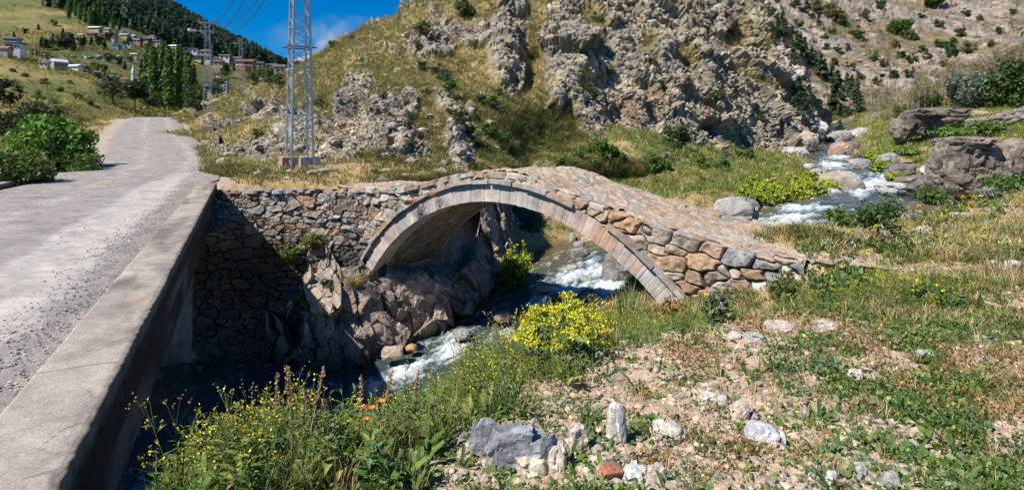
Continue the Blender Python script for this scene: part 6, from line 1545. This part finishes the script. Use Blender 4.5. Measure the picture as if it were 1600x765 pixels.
# meadows farther off, the terrace and the gorge lips
X, Y, z, px, py = field(150000, 9, 62, -100, 2200, .8)
v = gsamp(VG, X, Y); gg_ = gsamp(GG, X, Y); g = patch(X, Y, .35, 55)
k = (gsamp(RIVD, X, Y) > .3) & (gsamp(ON, X, Y) < .4) & (r.random(len(X)) < np.clip(.2 + .7 * (v - .3) + .6 * g + .25 * sstep(22, 27, Y) * sstep(-3, 1, X), .05, .85)) & ~((X > -9) & (X < 4) & (Y < 16.6) & (Y > 9.5) & (gsamp(CUT, X, Y) > 2.4)) & ~((px < 350) & (Y < 16.6))
X, Y, z, gg_ = X[k], Y[k], z[k], gg_[k]; isg = r.random(len(X)) < np.clip(.20 + .9 * gg_ + .45 * patch(X, Y, .3, 65) + .42 * sstep(22, 27, Y) * sstep(-3, 1, X), .05, .9)
for nm, sel, cols, mt in (('meadow_green_grass', isg, GN + YG + [(.17,.22,.04),(.21,.24,.05)], M_LEAF), ('meadow_dry_grass', ~isg, ST + YG[:1], M_STRAW)):
    spread(nm, [blade_t(60 + i, 7, .28, .14, .022, cols, lean=.6) for i in range(5)], X[sel], Y[sel], z[sel], r.uniform(.45, 1.25, sel.sum()) * np.clip(.55 + .022 * Y[sel], .6, 1.5), tn(sel.sum()), seed=7, mat=mt, sink=.02)
X, Y, z, px, py = field(26000, 7, 45, 820, 1850, .8); g = patch(X, Y, .5, 75)
k = (gsamp(RIVD, X, Y) > .35) & (gsamp(ON, X, Y) < .3) & (r.random(len(X)) < np.clip(.02 + .5 * (g - .1), .004, .5))
spread('meadow_herbs', [mat_t(80 + i, 26, .2, .055, GN + YG, .22) for i in range(4)] + [forb_t(85, .4, 14, .12, GN, (YEL, .02), .3, 4)] + [forb_t(86, .4, 10, .1, BGN, ((.6,.58,.5), .02), .3, 4)], X[k], Y[k], z[k], r.uniform(.6, 1.3, k.sum()) * np.clip(.6 + .02 * Y[k], .6, 1.4), tn(k.sum()), seed=8)
# grass on the crag
def hillgrass(name, Pp, mask, n, sc, cols, mat, seed, nb=6):
    k = np.nonzero(r.random(len(Pp)) < mask)[0]
    if len(k) > n: k = r.choice(k, n, replace=False)
    p = Pp[k]; mb = scat([blade_t(seed + i, nb, .35, .22, .034, cols, lean=.7) for i in range(4)], p - [0, 0, .04], r.uniform(.5, 1.3, len(k)) * sc * np.clip(.6 + p[:, 1] / 90, .6, 1.6), r.uniform(0, 6.28, len(k)), tint=tn(len(k)), tilt=.2, seed=seed)
    tag(mb.build(name, mat, smooth=False), kind='stuff')
vis = (cpd[:, 1] < 75)
hillgrass('hill_dry_grass', cpd, np.where(vis, np.clip((1 - rm) * .5 + .3 * tq * (1 - rm), 0, 1), 0), 60000, .9, [(.33,.26,.11),(.27,.235,.09),(.36,.29,.14),(.24,.215,.08)], M_STRAW, 120)
hillgrass('hill_green_grass', cpd, np.where(vis, np.clip((1 - rm) * (gg * .8 + .06 + .2 * tq), 0, 1), 0), 30000, .95, [(.17,.18,.05),(.14,.165,.045),(.24,.21,.075)], M_LEAF, 130)
_lv = lh_p[:, 1] < 110
hillgrass('slope_grass', lh_p, np.where(_lv, np.clip(.5 + fbm(lh_p * .12, 3, 7), 0, 1), 0), 34000, 1.1, ST[:2] + YG + GN, M_STRAW, 140)
_sv = sp_p[:, 1] < 95
hillgrass('spur_grass', sp_p, np.where(_sv, np.clip(.5 + fbm(sp_p * .12, 3, 9), 0, 1), 0), 20000, 1.1, GN + YG + ST[:2], M_LEAF, 150)

hillgrass('scree_grass', fs_p, np.where(fs_y < 230, np.clip(.4 + fbm(fs_p * .05, 3, 11), 0, 1), 0), 30000, 2.4, [(.22,.17,.08),(.15,.14,.06),(.10,.11,.045)], M_STRAW, 160)
hillgrass('mountain_grass', mt_p, np.where((mt_p[:, 1] < 330), np.clip(.3 + fbm(mt_p * .03, 3, 13), 0, 1), 0), 26000, 2.6, [(.26,.20,.075),(.13,.14,.045),(.09,.115,.035)], M_STRAW, 170)
# dry grass in the joints of the paving
n = 500; u_ = r.uniform(0, 12.5, n); w_ = r.uniform(.2, BW, n); gpt = fbm(np.c_[u_, w_, 0*u_] * 1.1, 3, 77) > .05; pv = BP(u_[gpt], w_[gpt], ZD(u_[gpt]) + .07)
spread('paving_grass', [blade_t(200 + i, 8, .09, .06, .006, ST, lean=.8) for i in range(3)], pv[:, 0], pv[:, 1], pv[:, 2] - EZ, r.uniform(.5, 1.5, len(pv)), tn(len(pv)), seed=21, mat=M_STRAW)
# ---------------- single plants
def plant(name, parts, loc, label, cat, rz=None, group=None):
    root = empty(name, loc, random.uniform(0, 6.28) if rz is None else rz); tag(root, label, cat, group)
    for nm, mb, mat in parts: mb.build(nm, mat, root)
    return root
def flower_bush(px, py, wpx, hpx, cols, fcol, label, seed, Y=None, nl=1500, nf=900, name='flowering_bush', leaf=None, grp=None, fl=.5):
    b = hit(px, py, 1.3, 62) if Y is None else P(px, py, Y); k = b[1] / F; w_, h_ = wpx * k, hpx * k; q_ = np.random.default_rng(seed)
    lf = leaf or .045 * w_; m = MB(); ns = 62; ph = q_.uniform(0, 6.28, 3)
    th = q_.uniform(0, 6.28, ns); rr = np.sqrt(q_.random(ns)) * w_ / 2; tip = np.c_[rr*np.cos(th), rr*np.sin(th)*.8, h_ * (1 - .45 * (rr / (w_/2))**2) * q_.uniform(.68, 1.08, ns) * (.86 + .16 * np.sin(3 * th + ph[0]) + .1 * np.sin(5 * th + ph[1]))]
    for e in tip: m.tube([(e[0]*.2, e[1]*.2, -.03), (e[0]*.7, e[1]*.7, e[2]*.55), e], [.012*h_, .009*h_, .004*h_], n=3, col=(.17,.20,.06), cap=False)
    i = q_.integers(0, ns, nl); t = q_.uniform(.12, .92, nl); C = np.c_[tip[i, 0]*(.2+.8*t), tip[i, 1]*(.2+.8*t), tip[i, 2]*t] + q_.normal(0, .05*w_, (nl, 3)) * [1, 1, .5]
    V, q, c = leaves(C, lf, np.array(cols)[q_.integers(0, len(cols), nl)], q_, long=2.6, up=.6); m.add(V, q=q, c=c)
    parts = [('foliage', m, M_LEAF)]
    if nf:
        f = MB(); i = q_.integers(0, ns, nf); C = tip[i] + q_.normal(0, 1, (nf, 3)) * np.array([.038*w_, .038*w_, .028*h_]) + [0, 0, .02*h_]
        V, q, c = leaves(C, lf * fl, fcol, q_, var=.2, long=1.15, up=1.6); f.add(V, q=q, c=c); parts.append(('blossom', f, M_LEAF))
    return plant(name, parts, b - np.array([0, 0, .02]), label, 'bush' if 'bush' in name else 'plant', group=grp)
flower_bush(878,556,172,92,[(.13,.19,.06),(.16,.22,.08)],(.58,.54,.03),'large yellow flowering bush on the near bank in front of the arch',301,nl=3600,nf=4200,leaf=.042,fl=.42)
flower_bush(800,548,60,70,[(.12,.18,.06)],(.60,.55,.03),'smaller yellow flowering clump left of the large yellow bush',302,nl=900,nf=700,leaf=.04,fl=.42)
flower_bush(805,442,52,62,[(.12,.20,.03),(.16,.23,.035)],(.45,.50,.04),'bright yellow green bush at the water under the arch',303,Y=19.4,nl=1600,nf=700,leaf=.10,fl=.7,name='bush')
flower_bush(792,462,36,40,[(.06,.13,.02),(.08,.16,.03)],None,'small dark green bush in the arch shadow by the water',304,Y=19.0,nl=700,nf=0,leaf=.11,name='bush')
for i, (px, py, w_, h_, Y) in enumerate([(1190,322,40,34,25.5),(1215,318,46,36,26.2),(1245,314,46,34,27.2),(1272,310,42,32,28.2),(1296,303,36,28,29.5),(1205,302,40,30,28),(1236,296,44,30,29.5),(1266,292,40,28,31),(1180,300,36,28,27),(1290,288,34,24,33),(1215,284,40,24,32),(1250,280,36,22,34),(1165,312,30,26,25)]):
    flower_bush(px, py + 4, w_, h_, [(.13,.20,.03),(.17,.24,.035),(.10,.17,.03)], (.34,.36,.03), 'yellow green flowering bush in the dense bed on the left stream bank upstream', 310 + i, Y=Y, nl=600, nf=600, leaf=.14, fl=.6, grp='yellow bushes on the upper stream bank')
for i, (px, py, w_, h_, Y) in enumerate([(1352,256,36,22,41),(1378,270,34,22,36),(1372,252,30,16,42),(1400,286,34,20,31),(1340,212,40,14,58),(1380,206,40,14,56)]):
    flower_bush(px, py, w_, h_, [(.13,.19,.03),(.16,.22,.035)], (.33,.35,.03), 'yellow green flowering clump on the right bank of the upper rapids', 330 + i, Y=Y, nl=450, nf=350, leaf=.16, fl=.6, grp='yellow clumps on the right bank')
for (px, py, w_, h_, Y, cols, lab, sd) in [(1455,318,60,34,21,[(.08,.14,.03),(.06,.11,.025)],'leafy green bush at the stream edge left of the split rock block',341),(1570,300,70,36,22.5,[(.07,.13,.025),(.09,.16,.03)],'green bush growing against the front of the brown right edge rock',342),(1310,352,46,34,15.5,[(.12,.20,.035),(.09,.16,.03)],'tall green grassy clump beside the stream left of the small tree',343),(1425,352,56,26,15.8,[(.26,.25,.19),(.20,.21,.14)],'grey white feathery plant right of the small tree',344),(1545,308,40,18,20,[(.24,.25,.19),(.18,.20,.13)],'pale feathery plant in front of the split rock block',345),(1340,262,26,20,40,[(.05,.05,.04),(.20,.08,.30)],'dark plant with violet flowers beside the upper cascade',346),(1490,212,70,16,38,[(.09,.16,.03)],'green brambles on the bank below the dark ledge',347),(1540,205,60,16,38,[(.10,.17,.035)],'green brambles under the dry stone wall',348),(1420,240,50,10,38,[(.13,.19,.035)],'low green patch of herbs beside the upper rapids',349),(1135,252,26,16,37,[(.10,.13,.04),(.22,.10,.35)],'plant with violet flowers under the grey cliff',350)]:
    flower_bush(px, py, w_, h_, cols, None, lab, sd, Y=Y, nl=1100, nf=0, leaf=max(.06, 3.2 / F * Y), name='plant' if 'plant' in lab else 'bush')
# small tree by the path, leafy weed clumps
o = tree('small_tree', *broadleaf(131, [(.06,.10,.025),(.075,.12,.03),(.05,.085,.02)], n=1500, rad=.48, leaf=.045, low=.28, k=22, trunkh=.25), label='small leafy dark green tree standing alone beside the stream at right', cat='tree')
b = hit(1372, 378); put(o, [False], b, 78 / F * b[1])
flower_bush(1318,478,130,72,[(.085,.14,.04),(.10,.16,.05),(.07,.12,.035)],YEL,'bushy green weed clump with a few yellow flowers right of the bridge end',351,nl=2600,nf=26,leaf=.045,name='plant',fl=.8)
flower_bush(1452,478,90,50,[(.085,.14,.04),(.12,.16,.05)],YEL,'leafy green weed clump with yellow flowers farther right',352,nl=1300,nf=26,leaf=.045,name='plant',fl=.8)
flower_bush(1228,468,80,58,[(.12,.15,.05),(.16,.17,.06)],None,'tangle of weeds against the right bridge end',353,nl=1000,nf=0,leaf=.04,name='plant')
flower_bush(1052,512,60,66,[(.26,.13,.07),(.30,.17,.09),(.22,.12,.06)],None,'rusty red dry dock plant at the foot of the arch',354,nl=1300,nf=0,leaf=.028,name='plant')
flower_bush(1120,505,60,60,[(.10,.15,.05),(.13,.18,.06)],(.30,.16,.40),'green plant with small violet flowers below the big bridge stones',355,nl=900,nf=60,leaf=.04,name='plant')
# mullein with big blue green leaves
b = hit(896, 572); q_ = np.random.default_rng(5); m = MB(); H = 58 / F * b[1]
m.tube([(0,0,-.02),(.01,0,H*.5),(.015,0,H)], [.010,.008,.004], n=6, col=(.42,.34,.24))
for j in range(18):
    t = .25 + .75 * j / 18; a = j * 2.4; l = H * .52 * (1.1 - .5 * t); d = np.array([math.cos(a), math.sin(a), .28]); sd = np.array([-math.sin(a), math.cos(a), 0]) * l * .17; p0 = np.array([.012*t, 0, H*t]); c = np.array((.10,.20,.13)) * q_.uniform(.85, 1.2)
    m.add(np.array([p0, p0 + d*l*.4 - sd, p0 + d*l*.75 - sd*.8 - [0,0,.02*l], p0 + d*l - [0,0,.12*l], p0 + d*l*.75 + sd*.8 - [0,0,.02*l], p0 + d*l*.4 + sd]), q=[(0, 1, 2, 3), (0, 3, 4, 5)], c=c)
plant('spurge_plant', [('stem', m, M_LEAF)], b, 'single upright plant with whorls of broad blue green leaves below the yellow bush', 'plant')
# reed clump at the foot of the arch
b = hit(985, 512); V, q, t, c = blade_t(77, 90, .62, .16, .013, [(.08,.14,.05),(.10,.17,.06),(.12,.17,.05)], lean=.5); m = MB(); m.add(V, q=q, t=t, c=c)
plant('reed_clump', [('blades', m, M_LEAF)], b, 'tall clump of long green reed blades by the right arch foot', 'plant')
# dry seed stalks and poppies on the lip of the bank
def stalk(H, seed):
    q_ = np.random.default_rng(seed); bx = q_.uniform(-.18, .18) * H; m = MB(); m.tube([(0,0,-.03),(bx*.3,0,H*.5),(bx,.02,H)], [.004,.003,.002], n=4, col=(.36,.25,.14))
    h = MB(); t = q_.uniform(.68, 1.0, 90); C = np.c_[bx * t**1.7, .02*t, H*t] + q_.normal(0, .0055, (90, 3)); V, q, c = leaves(C, .0095, (.34,.20,.11), q_, long=1.8); h.add(V, q=q, c=c); return m, h
for i, (px, py, hp) in enumerate([(456,700,130),(478,712,128),(430,708,116),(560,690,104),(590,678,98),(516,700,80),(402,716,98),(468,690,84),(640,650,70)]):
    by = 752 if px < 500 else 722 if px < 620 else 690; b = hit(px, by); m, h = stalk((by - py + hp) / F * b[1], 500 + i)
    plant('seed_stalk', [('stem', m, M_STRAW), ('seed_head', h, M_STRAW)], b, 'tall brown dry seed stalk standing on the lip of the near bank against the shade', 'plant', group='dry seed stalks on the bank')
for i, (px, py, hp) in enumerate([(566,678,40),(580,672,34),(596,664,36),(572,690,34),(945,548,30),(928,552,26)]):
    by = 722 if px < 620 else py + 14; b = hit(px, by); H = (by - py + hp) / F * b[1]; m = MB(); m.tube([(0,0,-.02),(.01,0,H*.6),(0,0,H)], .0025, n=4, col=(.14,.17,.06)); f = MB()
    for j in range(5):
        a = j * 1.257; d = np.array([math.cos(a), math.sin(a), .5]) * .024; sd = np.array([-math.sin(a), math.cos(a), 0]) * .016; f.add(np.array([(0,0,H), np.array([0,0,H])+d*.6-sd, np.array([0,0,H])+d, np.array([0,0,H])+d*.6+sd]), q=[(0,1,2,3)], c=(.70,.24,.06))
    plant('poppy', [('stem', m, M_LEAF), ('flower', f, M_LEAF)], b, 'orange red poppy among the tall weeds on the lip of the near bank', 'flower', group='poppies on the near bank')
# plants rooted in the wall and on the arch
def tuft(px, py, Y, n, H, cols, label, seed, w_=.010, lean=.8, off=(0, -.12, 0)):
    b = P(px, py, Y) + np.array(off); V, q, t, c = blade_t(seed, n, H, .14, w_, cols, lean=lean); m = MB(); m.add(V, q=q, t=t, c=c)
    plant('grass_tuft', [('blades', m, M_STRAW)], b, label, 'plant')
tuft(556,446,15.75,220,.42,[(.36,.27,.09),(.30,.22,.08),(.24,.20,.06)],'dry golden grass tuft under the left springing of the arch',601,lean=1.1)
tuft(640,318,14.82,160,.20,[(.30,.13,.05),(.26,.11,.05)],'rusty brown moss tuft on the left haunch of the arch ring',602,lean=1.4,off=(0,-.16,0))
tuft(674,306,14.45,60,.16,[(.28,.13,.06)],'small rusty moss tuft right of the larger one on the arch ring',603,lean=1.3,off=(0,-.14,0))
tuft(940,312,13.2,60,.22,[(.30,.27,.09),(.2,.2,.06)],'grass tuft growing at the broken edge of the bridge paving',604,off=(0,.1,0))
for (px, py, w_, h_, Y, cols, lab, sd) in [(490,388,46,38,16.25,[(.13,.15,.035),(.10,.13,.03),(.20,.17,.05)],'leafy green plant with yellowish top growing from the retaining wall',605),(455,402,44,34,16.25,[(.10,.14,.045),(.12,.16,.05)],'thin green creeper left of the yellowish plant on the retaining wall',606),(480,478,42,34,15.9,[(.06,.13,.03),(.08,.15,.035)],'bright green plant at the shadow edge low on the retaining wall',607),(520,452,22,18,15.8,[(.08,.13,.035)],'small green plant in the rock crack below the retaining wall',608)]:
    flower_bush(px, py, w_, h_, cols, None, lab, sd, Y=Y, nl=800, nf=0, leaf=.05, name='plant')
# ================================================================== LIGHT, SKY, CAMERA
SD = Vector((.82, .57, -1.18)).normalized()          # the way the sunlight travels
sun = bpy.data.lights.new('sun', 'SUN'); sun.energy = 5.0; sun.angle = math.radians(.53); sun.color = (1, .945, .86)
so = bpy.data.objects.new('sun', sun); COL.objects.link(so); so.rotation_euler = SD.to_track_quat('-Z', 'Y').to_euler(); so.location = (-30, -20, 60)
w = bpy.data.worlds.new('World'); scene.world = w; w.use_nodes = True
nt = w.node_tree; nt.nodes.clear()
wo = nt.nodes.new('ShaderNodeOutputWorld'); bg = nt.nodes.new('ShaderNodeBackground'); sk = nt.nodes.new('ShaderNodeTexSky')
sk.sky_type = 'NISHITA'; sk.sun_disc = False
to = -SD
sk.sun_elevation = math.asin(to.z); sk.sun_rotation = math.atan2(to.x, to.y)
sk.altitude = 300; sk.air_density = 1.0; sk.dust_density = .2; sk.ozone_density = 3.0
bg.inputs['Strength'].default_value = .06
hs = nt.nodes.new('ShaderNodeHueSaturation'); hs.inputs['Saturation'].default_value = 1.15
gn = nt.nodes.new('ShaderNodeVectorMath'); gn.operation = 'MULTIPLY'; gn.inputs[1].default_value = (.42, .88, 1.36)
nt.links.new(sk.outputs[0], gn.inputs[0]); nt.links.new(gn.outputs[0], hs.inputs['Color']); 
# a faint wisp of cloud low over the ridge, fixed to its direction in the sky
def _n(t): return nt.nodes.new(t)
tc = _n('ShaderNodeTexCoord'); cd = Vector((-.29, 1, .155)).normalized()
dp = _n('ShaderNodeVectorMath'); dp.operation = 'SUBTRACT'; nt.links.new(tc.outputs['Generated'], dp.inputs[0]); dp.inputs[1].default_value = cd
mp = _n('ShaderNodeMapping'); mp.inputs['Scale'].default_value = (8, 8, 22); mp.inputs['Rotation'].default_value = (0, .35, 0); nt.links.new(dp.outputs[0], mp.inputs['Vector'])
ln = _n('ShaderNodeVectorMath'); ln.operation = 'LENGTH'; nt.links.new(mp.outputs[0], ln.inputs[0])
cn2 = _n('ShaderNodeTexNoise'); cn2.inputs['Scale'].default_value = 26; cn2.inputs['Detail'].default_value = 6; nt.links.new(tc.outputs['Generated'], cn2.inputs['Vector'])
mr1 = _n('ShaderNodeMapRange'); mr1.inputs['From Min'].default_value = 1.0; mr1.inputs['From Max'].default_value = .0; nt.links.new(ln.outputs['Value'], mr1.inputs['Value'])
mr2 = _n('ShaderNodeMapRange'); mr2.inputs['From Min'].default_value = .42; mr2.inputs['From Max'].default_value = .75; nt.links.new(cn2.outputs['Fac'], mr2.inputs['Value'])
ml = _n('ShaderNodeMath'); ml.operation = 'MULTIPLY'; nt.links.new(mr1.outputs[0], ml.inputs[0]); nt.links.new(mr2.outputs[0], ml.inputs[1])
mxc = _n('ShaderNodeMix'); mxc.data_type = 'RGBA'; nt.links.new(ml.outputs[0], mxc.inputs['Factor']); nt.links.new(hs.outputs[0], mxc.inputs['A']); mxc.inputs['B'].default_value = (7, 7.5, 8.5, 1)
nt.links.new(mxc.outputs['Result'], bg.inputs[0]); nt.links.new(bg.outputs[0], wo.inputs[0])
cam = bpy.data.cameras.new('camera'); co = bpy.data.objects.new('camera', cam); COL.objects.link(co)
cam.sensor_width = 36; cam.lens = 36 * F / 1600; cam.clip_start = .05; cam.clip_end = 12000
cam.shift_y = (HZ - 382.5) / 1600
co.location = (0, 0, EZ); co.rotation_euler = (math.radians(90), 0, 0)
scene.camera = co
scene.view_settings.view_transform = 'Standard'; scene.view_settings.look = 'None'
scene.view_settings.exposure = .45; scene.view_settings.gamma = 1; scene.view_settings.use_curve_mapping = False
scene.render.engine = 'CYCLES'
scene.cycles.max_bounces = 5; scene.cycles.diffuse_bounces = 1; scene.cycles.glossy_bounces = 2; scene.cycles.transmission_bounces = 4; scene.cycles.transparent_max_bounces = 6
scene.cycles.use_denoising = True
